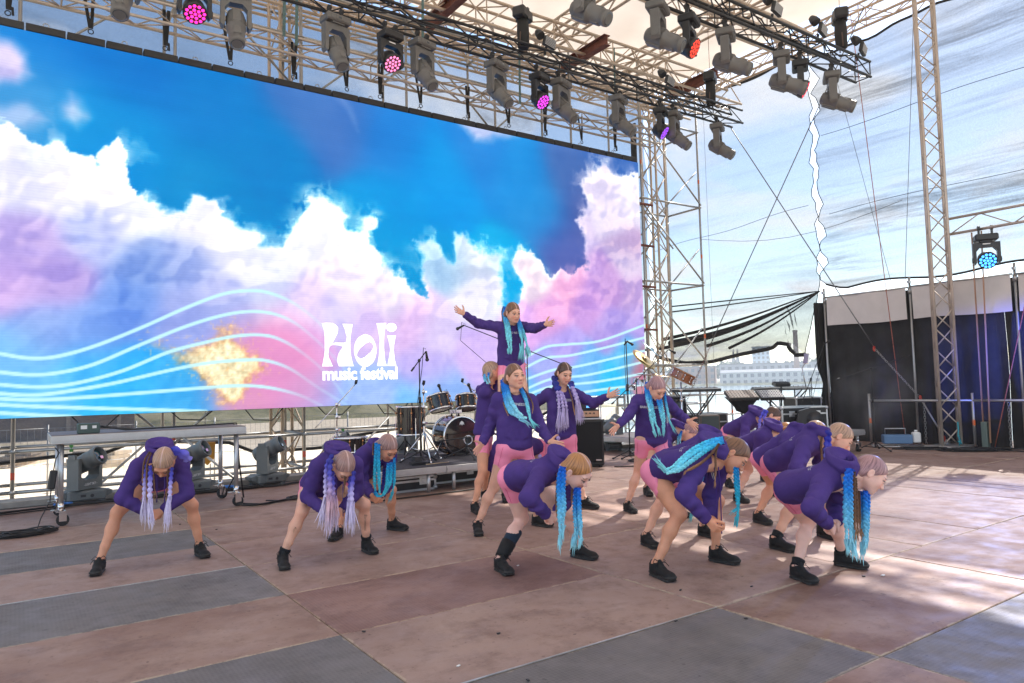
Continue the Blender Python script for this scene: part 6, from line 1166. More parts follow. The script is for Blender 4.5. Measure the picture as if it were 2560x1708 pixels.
# ---------------------------------------------------------------- keyboards and mixers
m_keyw = mat('key_white', (.75, .75, .73), rough=.35)
def xstand(b, w, h, y):
    for s in (-1, 1): b.tube((-s * w / 2, y, .0), (s * w / 2, y, h), .016, 8)
def keyboard(label, loc, rz, w, d, h, keys=True):
    root = empty('keyboard', loc, rz, label, 'keyboard', 'keyboards on stands')
    b = MB(); b.box((0, 0, h + .03), (w, d, .06), bev=.008); b.box((0, d / 2 - .05, h + .07), (w * .96, .10, .03)); b.build('body', m_fixb, root)
    if keys:
        b = MB(); n = int(w / .026)
        for i in range(n): b.box((-w / 2 + (i + .5) * w / n, -d / 2 + .07, h + .066), (w / n - .003, .13, .012))
        b.build('keys', m_keyw, root)
    b = MB(); [b.tube((-w * .42 + i * w / 12, d * .3, h + .08), (-w * .42 + i * w / 12, d * .3, h + .105), .011, 6) for i in range(11)]; b.build('knob', m_sil, root)
    b = MB(); xstand(b, w * .8, h, -.12); xstand(b, w * .8, h, .12); b.tube((-w * .4, -.2, 0), (-w * .4, .2, 0), .016, 6); b.tube((w * .4, -.2, 0), (w * .4, .2, 0), .016, 6); b.build('stand', m_fixd, root)
    return root
keyboard('black keyboard on an X stand in front of the scaffold tower', (12.55, 10.55, 0), -.62, 1.05, .30, 1.13)
keyboard('black keyboard on a table stand at the back right by the water view', (15.05, 10.15, 0), -.55, 1.35, .32, 1.10)
def mixer(label, loc, rz, w, d, tilt, face, cat='mixer'):
    root = empty('mixing_desk', loc, rz, label, cat, 'tilted control desks'); R3 = Matrix.Rotation(tilt, 4, 'X')
    b = MB(); b.box((0, 0, 0), (w, d, .07), bev=.01); o = b.build('body', m_fixd, root); o.matrix_local = R3
    b = MB(); b.box((0, 0, .038), (w - .03, d - .03, .006)); o = b.build('face_plate', face, root); o.matrix_local = R3
    b = MB()
    for i in range(9):
        for k in range(5): b.tube((-w * .43 + i * w * .86 / 8, -d * .4 + k * d * .2, .04), (-w * .43 + i * w * .86 / 8, -d * .4 + k * d * .2, .058), .010, 6)
    o = b.build('knob', m_fixb, root, kind='stuff'); o.matrix_local = R3
    b = MB()
    for i in range(12): b.tube((-w * .45 + i * w * .9 / 11, -d / 2, -.0), (-w * .45 + i * w * .9 / 11, -d / 2 - .045, .0), .010, 6)
    o = b.build('jack_plug', m_fixb, root); o.matrix_local = R3
    b = MB(); b.tube((0, 0, -.03), (0, .05, -loc[2]), .02, 8); tripod_b = MB()
    for k in range(3): b.tube((0, .05, -loc[2] + .3), (.3 * math.cos(k * 2.1), .05 + .3 * math.sin(k * 2.1), -loc[2]), .014, 6)
    b.build('stand', m_fixd, root)
    return root
m1 = mixer('tilted brown grey mixing desk with a black cloth slung under it', (12.90, 9.62, 1.04), -.62, .62, .42, .38, mat('desk_brown', (.22, .16, .13), rough=.5, vary=.2))
b = MB(); b.quad((-.30, -.20, -.04), (.30, -.20, -.04), (.08, .0, -.40), (-.12, .0, -.32)); b.quad((-.30, -.20, -.04), (-.12, 0, -.32), (-.05, .2, -.3), (-.30, .22, -.02)); b.quad((.30, -.20, -.04), (.30, .22, -.02), (.06, .2, -.34), (.08, 0, -.40)); b.build('cloth_sling', mat('cloth_black', (.015, .015, .016), rough=.95), m1)
mixer('tilted pale grey drum pad controller right of the brown mixing desk', (13.42, 9.30, 1.03), -.62, .50, .40, .40, mat('pad_grey', (.42, .42, .43), rough=.5))
o = mixer('small effects console standing on the table by the far keyboard', (14.75, 9.95, 1.24), -.55, .34, .24, .12, mat('desk_slate', (.12, .12, .13), rough=.5), 'console')
tb = empty('gear_table', (15.05, 9.7, 0), -.55, 'narrow black gear table on thin legs at the back right', 'table')
b = MB(); b.box((0, 0, 1.13), (1.15, .4, .03)); b.build('table_top', m_fixd, tb)
for sx in (-.5, -.15, .2, .5): b = MB(); b.tube((sx, -.1, 0), (sx, -.1, 1.12), .014, 6); b.build('leg', m_fixd, tb)
lt = empty('reading_lamp', (15.25, 9.65, 1.15), 0, 'thin silver lamp stand with a bracket on the gear table', 'lamp'); b = MB(); b.tube((0, 0, 0), (-.12, .0, .45), .012, 6); b.tube((-.12, 0, .45), (.06, 0, .58), .012, 6); b.box((.07, 0, .66), (.05, .12, .24), rot=Matrix.Rotation(.3, 3, 'Y')); b.build('arm', m_sil, lt)
# wedge monitor by the case
wm = empty('stage_monitor', (12.72, 8.0, .40), -.9, 'black wedge stage monitor leaning in front of the lettered case', 'monitor')
b = MB(); b.prism([(-.26, 0), (.26, 0), (.2, .32), (.05, .42), (-.16, .36)], -.2, .2); b.build('cabinet', m_case, wm); b = MB(); b.lathe([(.12, 0), (.14, .01), (.02, .012)], 18, Matrix.Translation((.1, -.205, .2)) @ Matrix.Rotation(math.pi / 2, 4, 'X')); b.build('cone', m_fixd, wm)
# foggers and stuff before the curtain
fg = empty('fog_machine', (14.35, 7.2, 0), -.9, 'blue fog machine in a low metal frame before the curtain', 'fog machine')
b = MB(); b.box((0, 0, .16), (.5, .24, .17), bev=.015); b.build('body', mat('fog_blue', (.10, .20, .36), rough=.45), fg)
b = MB(); b.box((.33, 0, .19), (.14, .16, .2), bev=.02); b.tube((.33, 0, .29), (.33, 0, .33), .03, 10); b.build('fluid_can', m_keyw, fg)
b = MB(); [b.tube((-.42, s * .17, .03), (.48, s * .17, .03), .014, 6) for s in (-1, 1)]; [b.tube((s, -.17, .03), (s, .17, .03), .014, 6) for s in (-.42, .0, .48)]; b.path([(-.2, 0, .25), (-.2, 0, .36), (.15, 0, .36), (.15, 0, .25)], .01, 6); b.build('frame', m_leg, fg)
# ---------------------------------------------------------------- tower base, ropes, chains, straps
b = MB(); b.box((0, 0, .03), (.75, .6, .06), bev=.01); b.box((.28, .2, .08), (.1, .1, .1)); b.build('base_plate', m_leg, loc=(14.75, 6.42, 0), label='aluminium base plate under the truss tower', cat='base plate')
def chain(name, label, p, q, m, sag=0., step=.05, r=.006, w=.016, cat='chain', grp=None):
    p = Vector(p); q = Vector(q); n = max(3, int((q - p).length / step)); b = MB()
    for i in range(n):
        a = p.lerp(q, i / n); c = p.lerp(q, (i + 1.25) / n)
        a.z -= sag * math.sin(math.pi * i / n); c.z -= sag * math.sin(math.pi * min(1, (i + 1) / n))
        d = (c - a).normalized(); s = d.orthogonal().normalized() if i % 2 else d.cross(d.orthogonal()).normalized()
        b.path([a + s * w * .3, a + d * .012 + s * w, c - d * .012 + s * w, c + s * w * .3, c - s * w * .3, c - d * .012 - s * w, a + d * .012 - s * w, a - s * w * .3], r * .8, 4, True)
    return b.build(name, m, label=label, cat=cat, group=grp)
m_wire = mat('wire_steel', (.18, .18, .18), rough=.5, metal=.7); m_cord = mat('rope_red', (.35, .10, .06), rough=.8, vary=.6, vscale=60)
def wire(label, p, q, r=.008, m=m_wire, sag=0, name='guy_wire', cat='wire', grp='guy wires'):
    b = MB(); P_ = Vector(p); Q_ = Vector(q); b.path([P_.lerp(Q_, t_) - Vector((0, 0, sag * math.sin(math.pi * t_))) for t_ in np.linspace(0, 1, 9)], r, 5); return b.build(name, m, label=label, cat=cat, group=grp)
wire('steel guy wire slanting down from the light truss end to the chain by the curtain', (13.45, 10.0, 6.95), (14.9, 7.84, 1.97), .012)
chain('chain', 'galvanised chain linking the slanting guy wire to the tower rail', (14.9, 7.82, 1.92), (14.93, 7.02, .95), m_galv)
b = MB(); b.tube((14.93, 6.98, .88), (14.9, 6.62, .22), .016, 8); b.build('turnbuckle', m_galv, label='galvanised turnbuckle below the chain before the curtain', cat='turnbuckle')
m_shk = mat('shackle_red', (.60, .06, .03), rough=.4)
for (p, l) in (((14.9, 7.84, 1.93), 'red shackle at the top of the slanting chain'), ((14.93, 7.0, .92), 'red shackle on the rail end of the chain'), ((14.9, 6.6, .16), 'red shackle at the foot of the turnbuckle')):
    b = MB(); b.path([(.03 * math.cos(a), .0, .05 * math.sin(a)) for a in np.linspace(0, 6.28, 12)[:-1]], .012, 6, True); b.build('shackle', m_shk, loc=p, label=l, cat='shackle', group='red shackles')
chain('chain', 'loose chain hanging straight down from the rail before the curtain', (14.95, 6.95, .88), (14.95, 6.95, .03), m_galv)
wire('long guy wire crossing the view from upper right down to the keyboards', (14.8, 7.6, 9.0), (13.2, 10.6, 2.2), .011)
chain('chain', 'rusty chain at the lower end of the crossing guy wire behind the keyboards', (13.2, 10.62, 2.15), (12.75, 11.0, .9), m_rust)
wire('guy wire leaving the picture at the top right', (15.0, 5.2, 9.2), (14.6, 3.0, 6.4), .012)
wire('thin plumb line hanging in front of the rear netting', (14.6, 11.7, 9.0), (14.6, 11.7, .1), .004)
wire('red flecked rope hanging from the roof in front of the curtain', (15.0, 8.0, 9.1), (14.95, 7.35, .2), .008, m_cord, 0, 'hanging_rope', 'rope', 'hanging ropes')
wire('thin rope hanging in front of the streaky netting right of the seam', (15.1, 8.6, 8.6), (15.25, 7.6, 3.3), .005, m_wire, 0, 'hanging_rope', 'rope', 'hanging ropes')
wire('thin cord slanting down left of the truss tower', (15.2, 6.8, 8.8), (15.2, 7.3, 3.2), .006, m_wire, 0, 'hanging_rope', 'rope', 'hanging ropes')
wire('red flecked rope at the far right in front of the blue lit curtain', (14.95, 4.9, 3.6), (14.9, 5.75, .05), .009, m_cord, 0, 'hanging_rope', 'rope', 'hanging ropes')
chain('chain', 'chain hanging at the right end of the curtain rail', (14.92, 5.5, .85), (14.92, 5.5, .03), m_galv)
wire('sagging black cable across the rear netting', (14.9, 12.2, 5.0), (15.1, 7.2, 4.9), .005, m_cable, .35, 'thin_cable', 'cable', None)
for k, (dx_) in enumerate((0, .0)):
    b = MB(); strap(b, (14.80, 5.86 - k * .16, 3.95), (14.86, 5.90 - k * .10, .12), .06, .004); b.build('ratchet_strap', mat('strap_orange', (.42, .23, .14), rough=.7), label=('tan ratchet strap running down beside the truss tower', 'second tan ratchet strap nearer the blue wash light')[k], cat='strap', group='tan ratchet straps')
b = MB(); b.box((0, 0, .25), (.12, .1, .5), bev=.01); b.build('strap_ballast', mat('ballast_green', (.12, .16, .14), rough=.6), loc=(14.88, 5.88, 0), label='small green grey box at the foot of the tan straps', cat='box')
b = MB(); b.path([(0, 0, .45), (.03, .01, .3), (-.02, .0, .2), (.02, -.02, .1), (0, 0, .02)], .014, 6); b.path([(.02, 0, .2), (.06, .02, .12), (.03, -.03, .05), (-.03, 0, .1)], .014, 6); b.build('teal_rope', mat('rope_teal', (.03, .28, .34), rough=.7), loc=(14.62, 6.22, .05), label='knotted teal rope at the foot of the truss tower', cat='rope')
# ---------------------------------------------------------------- cables on the floor
def floor_cable(label, pts_, n=3, r=.008, spread=.05, seed=1, name='floor_cable'):
    rs = random.Random(seed); b = MB(); P = [Vector((*p, 0)) for p in pts_]
    for k in range(n):
        off = Vector((rs.uniform(-spread, spread), rs.uniform(-spread, spread), 0)); Q = []
        for i in range(len(P) - 1):
            p0 = P[max(0, i - 1)]; p1 = P[i]; p2 = P[i + 1]; p3 = P[min(len(P) - 1, i + 2)]
            for t_ in np.linspace(0, 1, 6, endpoint=False):
                q = .5 * ((2 * p1) + (-p0 + p2) * t_ + (2 * p0 - 5 * p1 + 4 * p2 - p3) * t_ * t_ + (-p0 + 3 * p1 - 3 * p2 + p3) * t_ ** 3)
                Q.append(q + off * math.sin(i * 1.3 + k) * 1.6 + off + Vector((0, 0, r + .004 + .006 * k)))
        b.path(Q, r, 5)
    return b.build(name, m_cable, label=label, cat='cable', group='cables on the floor')
def coil(label, c, R, n, seed):
    rs = random.Random(seed); b = MB()
    for k in range(n):
        rr = R * rs.uniform(.75, 1.05); ox, oy = rs.uniform(-.05, .05), rs.uniform(-.05, .05)
        b.path([(ox + rr * math.cos(a) * 1.15, oy + rr * math.sin(a) * .62, .01 + .006 * k * abs(math.sin(a + k))) for a in np.linspace(0, 6.28, 22)[:-1]], .008, 5, True)
    b.path([(-R * 1.1, 0, .01), (-R * 2, -.1, .01), (-R * 3, .05, .01)], .008, 5)
    return b.build('cable_coil', m_cable, loc=(*c, 0), label=label, cat='cable', group='coils of black cable')
coil('coil of black cable on the floor at the far left by the wheeled table leg', (.58, 8.80), .20, 9, 4)
coil('loose coil of black cable on the floor between the wheeled table and second dancer', (3.55, 9.25), .16, 6, 9)
floor_cable('black cable bundle running along the stage edge under the platform table', [(-.8, 10.4), (.4, 10.5), (1.1, 10.6), (2, 10.62), (2.9, 10.6), (3.4, 10.62)], 5, .009, .06, 2)
floor_cable('black cable running from the wheeled table leg to the second dancer', [(2.72, 9.1), (2.9, 8.95), (3.3, 9.1), (3.8, 9.05), (4.2, 8.9)], 4, .008, .035, 5)
floor_cable('single black cable along the floor in front of the drum riser', [(3.4, 8.15), (4.2, 8.2), (5.2, 8.2), (6.2, 8.3), (7.3, 8.3)], 1, .011, .01, 6)
floor_cable('black cables snaking over the floor right of the bass cabinet', [(8.5, 8.8), (9.1, 8.5), (9.8, 8.7), (9.2, 9.1), (9.7, 9.3), (10.6, 8.6)], 2, .009, .06, 7)
floor_cable('tangle of black cables around the foot of the truss tower', [(14.0, 6.9), (14.4, 6.3), (14.2, 5.9), (14.6, 5.6), (14.3, 6.2), (14.7, 5.9), (14.9, 5.2)], 7, .012, .12, 8)
floor_cable('black cable on the back edge by the grey beam lights', [(3.2, 10.7), (3.6, 10.55), (3.9, 10.7), (4.4, 10.6)], 3, .009, .05, 11)
for (x, y, l) in ((1.62, 10.75, 'blue power plugs by the first beam light'), (2.95, 10.8, 'blue power plug by the second beam light'), (.95, 10.7, 'blue power plug at the table leg')):
    b = MB(); b.tube((-.08, 0, .035), (.04, .01, .035), .03, 10); b.tube((.04, .01, .035), (.12, .03, .03), .022, 8); b.build('power_plug', m_blue, loc=(x, y, 0), label=l, cat='plug', group='blue power plugs')
# power brick hanging on the table leg with its lead
pb = empty('power_brick', (.80, 9.12, .50), 0, 'black power brick hanging by its cable beside the left table leg', 'power supply')
b = MB(); b.box((0, 0, 0), (.07, .05, .20), bev=.012, rot=Matrix.Rotation(.12, 3, 'Y')); b.build('housing', m_fixb, pb)
b = MB(); b.path([(.01, 0, .1), (.03, .01, .22), (.06, .02, .28), (.02, .02, .34)], .006, 5); b.build('lead', m_cable, pb); b = MB(); b.path([(-.01, 0, -.1), (-.02, -.02, -.22), (-.10, -.08, -.38), (-.13, -.14, -.48), (-.06, -.2, -.485)], .006, 5); b.build('lead', m_cable, pb)
b = MB(); b.box((0, 0, .055), (.21, .12, .11), bev=.008); o = b.build('control_box', mat('box_green', (.05, .085, .075), rough=.5), loc=(1.13, 9.2, .968), label='small dark green control box on the left end of the platform table', cat='control box')
o.rotation_euler.z = .06; b = MB(); b.box((-.05, -.062, .07), (.06, .004, .04)); b.box((.05, -.062, .07), (.04, .004, .03)); b.build('sticker', m_print, o)
floor_cable('x', [(0, 0), (.1, 0)], 1).name = 'tmp_cable'; bpy.data.objects.remove(bpy.data.objects['tmp_cable'])
b = MB(); b.path([(1.25, 9.2, 1.04), (1.5, 9.25, .985), (2.0, 9.35, .985), (2.3, 9.4, .985), (2.74, 9.55, .985), (2.80, 9.6, .9), (2.82, 9.6, .5), (2.9, 9.7, .02)], .010, 6); b.path([(1.25, 9.23, 1.03), (1.6, 9.3, .985), (2.4, 9.5, .985), (2.8, 9.65, .985), (2.84, 9.7, .4), (2.7, 9.9, .02)], .008, 6); b.build('table_cable', m_cable, label='black cables lying along the platform table and down its right leg', cat='cable')
# yellow chain block hanging in the scaffold under the screen
cb = empty('chain_block', (3.05, 12.6, .42), 0, 'yellow chain block hanging in the scaffold below the screen', 'chain block')
b = MB(); b.prism([(-.10, -.12), (0, -.22), (.10, -.12), (.12, .15), (-.12, .15)], -.05, .05); b.build('body', mat('block_yellow', (.62, .27, .02), rough=.5), cb); b = MB(); b.path([(-.03, 0, .15), (-.03, 0, 1.2)], .008, 5); b.path([(.05, 0, -.2), (.05, 0, -1.2)], .008, 5); b.build('chain', m_galv, cb)
# cables hanging under the screen
for i, (x, d) in enumerate([(1.1, .18), (2.4, .14), (3.5, .2), (4.7, .16), (5.8, .2), (7.1, .15)]):
    b = MB(); b.path([(x, 12.05, 1.12), (x + .15, 12.05, 1.12 - d), (x + .45, 12.05, 1.1 - d), (x + .65, 12.05, 1.12)], .010, 5); b.build('cable_loop', m_cable, label=ORD[i] + ' black cable loop from the left, sagging under the bottom edge of the screen', cat='cable', group='cable loops under the screen')
mic_stand('black mic boom poking in at the left edge in front of the screen', (-.55, 9.6, 0), 1.05, (.62, -.05, -.09), .3, None, r=.3)
# ---------------------------------------------------------------- far shore
m_brick = mat('brick_far', (.26, .15, .11), rough=.9, vary=.2, vscale=.3); m_pale = mat('render_far', (.52, .50, .46), rough=.9, vary=.1, vscale=.2); m_roof = mat('roof_far', (.16, .17, .19), rough=.8); m_win = mat('window_far', (.05, .06, .08), rough=.2); m_tin = mat('roof_pale', (.45, .47, .5), rough=.6)
SD = Vector((SHX, SHY, 0)).normalized(); ST = Vector((SD.y, -SD.x, 0))      # depth and sideways directions at the far shore
def at(s, d, z=0): v_ = SD * d + ST * s; return Vector((v_.x + .485, v_.y + .05, z))
def house(label, s, d, w, h, dep, m, rows, cols, roof='gable', name='building', rm=None):
    root = empty(name, at(s, d, -2.6), math.atan2(ST.y, ST.x), label, 'building', 'buildings on the far shore')
    b = MB(); b.box((0, dep / 2, h / 2), (w, dep, h)); b.build('wall', m, root)
    b = MB(); rh = h * .22
    if roof == 'gable': b._add([(-w / 2 - .4, -.4, h), (w / 2 + .4, -.4, h), (w / 2 + .4, dep / 2, h + rh), (-w / 2 - .4, dep / 2, h + rh), (w / 2 + .4, dep + .4, h), (-w / 2 - .4, dep + .4, h)], [(0, 1, 2, 3), (3, 2, 4, 5), (0, 3, 5), (1, 4, 2), (0, 5, 4, 1)], False)
    else: b.box((0, dep / 2, h + .3), (w + .6, dep + .6, .6))
    b.build('roof', rm or m_roof, root)
    wm_ = MB(); ww, wh = w / cols * .5, h / rows * .55; wm_.box((0, 0, 0), (ww, .2, wh)); me_ = wm_.mesh('window', m_win)
    for r_ in range(rows):
        for c_ in range(cols): inst('window', me_, root, loc=(-w / 2 + (c_ + .5) * w / cols, -.08, (r_ + .5) * h / rows))
    return root
house('long pale low building with a dark roof on the far shore, nearest the water', 14, 500, 62, 8.5, 14, m_pale, 2, 14)
house('brick factory block on the far shore behind the scaffold tower', -34, 512, 26, 13, 16, m_brick, 3, 6, 'flat')
house('low brick warehouse on the far shore left of the long pale building', -56, 505, 22, 8, 12, m_brick, 2, 5)
house('pale blocky house on the far shore right of the long building', 58, 508, 24, 11, 12, mat('render_pink', (.45, .36, .33), rough=.9), 3, 6, 'flat')
house('brick mill on the far shore near the curtain edge', 86, 512, 30, 14, 14, m_brick, 3, 8, 'gable')
house('white building with pale roof on the far shore at the curtain edge', 110, 498, 20, 15, 12, m_pale, 4, 5, 'flat', rm=m_tin)
house('wide grey industrial hall farther back on the far shore', 20, 560, 80, 15, 20, mat('hall_grey', (.33, .34, .36), rough=.9), 2, 16, 'flat')
house('tall bluish tower block faint in the far distance', 16, 900, 20, 42, 20, mat('tower_blue', (.30, .40, .50), rough=.6), 8, 4, 'flat')
house('large pale building at the left on the far shore, behind the percussion', -84, 505, 24, 11, 14, m_pale, 3, 6, 'gable')
ch_ = empty('chimney', at(33, 540, -2.6), 0, 'tall brick factory chimney on the far shore', 'chimney'); b = MB(); b.lathe([(2.3, 0), (2.0, 12), (1.5, 36), (1.75, 36.4), (1.75, 37.5), (1.3, 37.6)], 16); b.build('stack', m_brick, ch_)
for k, s in enumerate((-13, -9)):
    b = MB(); b.box((0, 0, 12), (3, 3, 24)); b.lathe([(1.9, 24), (.05, 36)], 6); b.build('church_spire', m_roof, loc=at(s, 760, -2.6), label=('left of two thin church spires far behind the shore', 'right of two thin church spires far behind the shore')[k], cat='spire', group='church spires')
m_fol = mat('foliage_far', (.065, .10, .04), rough=.9, vary=.35, vscale=.5); m_fol2 = mat('foliage_far_pale', (.10, .13, .06), rough=.9, vary=.35, vscale=.5); m_trk = mat('trunk_far', (.09, .07, .05), rough=.9)
rsT = np.random.RandomState(5)
def tree(p, r, h, m, label, grp, nleaf=260):
    root = empty('tree', p, 0, label, 'tree', grp)
    b = MB(); b.tube((0, 0, 0), (0, 0, h * .55), r * .09, 7, r * .05)
    for k in range(4): b.tube((0, 0, h * (.3 + .06 * k)), (r * .5 * math.cos(k * 1.7), r * .5 * math.sin(k * 1.7), h * .65), r * .035, 5)
    b.build('trunk', m_trk, root)
    nl = nleaf; c = rsT.normal(size=(nl, 3)); c /= np.linalg.norm(c, axis=1)[:, None]
    lob = 1 + .35 * np.sin(c[:, 0] * 5 + p[0]) * np.cos(c[:, 1] * 4 + p[1]); rad = (rsT.rand(nl) ** .45) * lob
    c = c * rad[:, None] * np.array([r, r, h * .38]) + np.array([0, 0, h * .62])
    sz = r * .16 * (.6 + .8 * rsT.rand(nl)); a = rsT.normal(size=(nl, 3)); a /= np.linalg.norm(a, axis=1)[:, None]; bb_ = np.cross(a, rsT.normal(size=(nl, 3))); bb_ /= np.linalg.norm(bb_, axis=1)[:, None]
    V = np.stack([c - a * sz[:, None] - bb_ * sz[:, None] * .7, c + a * sz[:, None] - bb_ * sz[:, None] * .5, c + a * sz[:, None] * .8 + bb_ * sz[:, None], c - a * sz[:, None] * .7 + bb_ * sz[:, None] * .8], 1).reshape(-1, 3)
    o = bpy.data.objects.new('crown', np_mesh('crown', V, np.arange(nl * 4).reshape(-1, 4), [m], False)); link(o, root)
for i in range(46):
    s = -98 + i * 4.8 + rsT.uniform(-2, 2); d = 575 + rsT.uniform(0, 90); hh = rsT.uniform(13, 20)
    tree(at(s, d, -2.6), hh * .42, hh, m_fol if i % 3 else m_fol2, 'distant leafy green tree in the belt behind the far shore buildings', 'trees behind the far shore', 160)
b = MB(); W_ = 260
V = [tuple(at(-W_, 490, -2.7)), tuple(at(W_, 490, -2.7)), tuple(at(W_, 492, -1.2)), tuple(at(-W_, 492, -1.2)), tuple(at(W_, 1200, 1)), tuple(at(-W_, 1200, 1))]
me = bpy.data.meshes.new('far_bank'); me.from_pydata(V, [], [(0, 1, 2, 3), (3, 2, 4, 5)]); me.materials.append(m_grass); o = bpy.data.objects.new('terrain', me); link(o); tag(o, kind='structure')
# weeds on the quay behind the railing
for k, (x, y, n) in enumerate([(13.6, 13.5, 260), (12.6, 14.2, 200), (15.4, 13.2, 220), (16.4, 11.5, 160)]):
    c = np.stack([rsT.normal(0, .45, n), rsT.normal(0, .3, n), rsT.rand(n) * 1.6], 1); a = rsT.normal(size=(n, 3)); a /= np.linalg.norm(a, axis=1)[:, None]; q_ = np.cross(a, rsT.normal(size=(n, 3))); q_ /= np.linalg.norm(q_, axis=1)[:, None]; s_ = .05
    V = np.stack([c - a * s_, c + q_ * s_ * .5, c + a * s_, c - q_ * s_ * .5], 1).reshape(-1, 3); root = empty('weed_bush', (x, y, -1.35), 0, ('pale weeds growing behind the scaffold tower foot', 'pale weeds growing at the screen corner behind the percussion', 'pale weeds behind the keyboards railing', 'pale weeds by the curtain edge over the water')[k], 'weeds', 'weeds on the quay')
    o = bpy.data.objects.new('leaves', np_mesh('leaves', V, np.arange(n * 4).reshape(-1, 4), [mat('weed_pale', (.28, .30, .14), rough=.9, vary=.3)], False)); link(o, root)
    b = MB(); [b.tube((rsT.normal(0, .3), rsT.normal(0, .2), 0), (rsT.normal(0, .45), rsT.normal(0, .3), rsT.uniform(.8, 1.6)), .008, 4) for _ in range(14)]; b.build('stems', mat('weed_stem', (.25, .22, .12)), root)
# field: a low fence of mesh panels and stacked boards behind the stage
fe = empty('mesh_fence', (2, 24, -1.4), 0, 'thin wire mesh fence standing on the sandy ground behind the stage', 'fence')
for i in range(16):
    pn = MB(); x = -14 + i * 2.2
    pn.tube((x, 0, 0), (x, 0, 2.0), .025, 6); pn.build('post', m_galv, fe)
    w_ = MB()
    for z in (.1, .9, 1.9): w_.tube((x, 0, z), (x + 2.2, 0, z), .010, 4)
    for k in range(1, 14): w_.tube((x + k * .157, 0, .1), (x + k * .157, 0, 1.9), .004, 3, cap=False)
    w_.build('mesh_panel', m_galv, fe)
for k, (x, y) in enumerate([(-3.0, 34), (.5, 36), (3.0, 33)]):
    for j in range(4):
        b = MB(); b.box((0, 0, 0), (2.6 - .2 * j, .9, .14)); o = b.build('board', mat('old_boards', (.38, .30, .22), rough=.9, vary=.3, vscale=2), loc=(x + .1 * j, y, -1.33 + .15 * j), label=ORD[j] + ' weathered board from the ground in the ' + ('left', 'middle', 'right')[k] + ' stack on the sand', cat='board', group='board stacks on the sand'); o.rotation_euler.z = .1 * j + k
sh = empty('shed', (-6, 58, -1.4), .1, 'brown lattice sided shed on the field behind the netting at left', 'shed'); b = MB(); b.box((0, 0, 1.8), (26, 6, 3.6)); b.build('wall', mat('shed_brown', (.16, .11, .08), rough=.9, vary=.3, vscale=.7), sh)
for i in range(9): b = MB(); b.box((-12 + i * 3, -3.06, 1.8), (.25, .12, 3.5)); b.build('batten', mat('shed_batten', (.30, .24, .19), rough=.9), sh)
b = MB(); b.box((0, 0, 3.75), (27, 7, .3)); b.build('roof', m_roof, sh)

# ================================================================== people
A_ = lambda p: np.asarray(p, float)
def unitv(v): v = A_(v); return v / max(1e-9, np.linalg.norm(v))
def surface_nets(d, org, h):
    nx, ny, nz = d.shape
    s = d < 0
    c = s[:-1, :-1, :-1].astype(np.int8)
    for i, j, k in ((1, 0, 0), (0, 1, 0), (1, 1, 0), (0, 0, 1), (1, 0, 1), (0, 1, 1), (1, 1, 1)): c = c + s[i:nx - 1 + i, j:ny - 1 + j, k:nz - 1 + k]
    I, J, K = np.nonzero((c > 0) & (c < 8)); n = len(I)
    idx = np.full(c.shape, -1, np.int32); idx[I, J, K] = np.arange(n)
    cs = [(0, 0, 0), (1, 0, 0), (0, 1, 0), (1, 1, 0), (0, 0, 1), (1, 0, 1), (0, 1, 1), (1, 1, 1)]
    v = [d[I + a, J + b, K + e] for a, b, e in cs]
    acc = np.zeros((n, 3)); cnt = np.zeros(n)
    for a in range(8):
        for b in range(a + 1, 8):
            df = [cs[b][q] - cs[a][q] for q in range(3)]
            if sum(map(abs, df)) != 1: continue
            m = (v[a] < 0) != (v[b] < 0); t = np.where(m, v[a] / np.where(m, v[a] - v[b], 1), 0)
            for q in range(3): acc[:, q] += m * (cs[a][q] + t * df[q])
            cnt += m
    V = (np.stack([I, J, K], 1) + acc / cnt[:, None]) * h + org
    F = []
    for ax in range(3):
        o1, o2 = [(1, 2), (2, 0), (0, 1)][ax]
        sl0 = [slice(None)] * 3; sl1 = [slice(None)] * 3; sl0[ax] = slice(0, -1); sl1[ax] = slice(1, None)
        a = s[tuple(sl0)]; b = s[tuple(sl1)]; ch = a != b
        P = np.array(np.nonzero(ch)).T
        P = P[(P[:, o1] > 0) & (P[:, o2] > 0) & (P[:, o1] < d.shape[o1] - 1) & (P[:, o2] < d.shape[o2] - 1)]
        e1 = np.zeros(3, int); e1[o1] = 1; e2 = np.zeros(3, int); e2[o2] = 1
        q = [P - e1 - e2, P - e2, P, P - e1]
        f = np.stack([idx[w[:, 0], w[:, 1], w[:, 2]] for w in q], 1)
        flip = b[P[:, 0], P[:, 1], P[:, 2]]
        f[flip] = f[flip][:, ::-1]; F.append(f)
    F = np.concatenate(F); F = F[(F >= 0).all(1)]
    return V, F
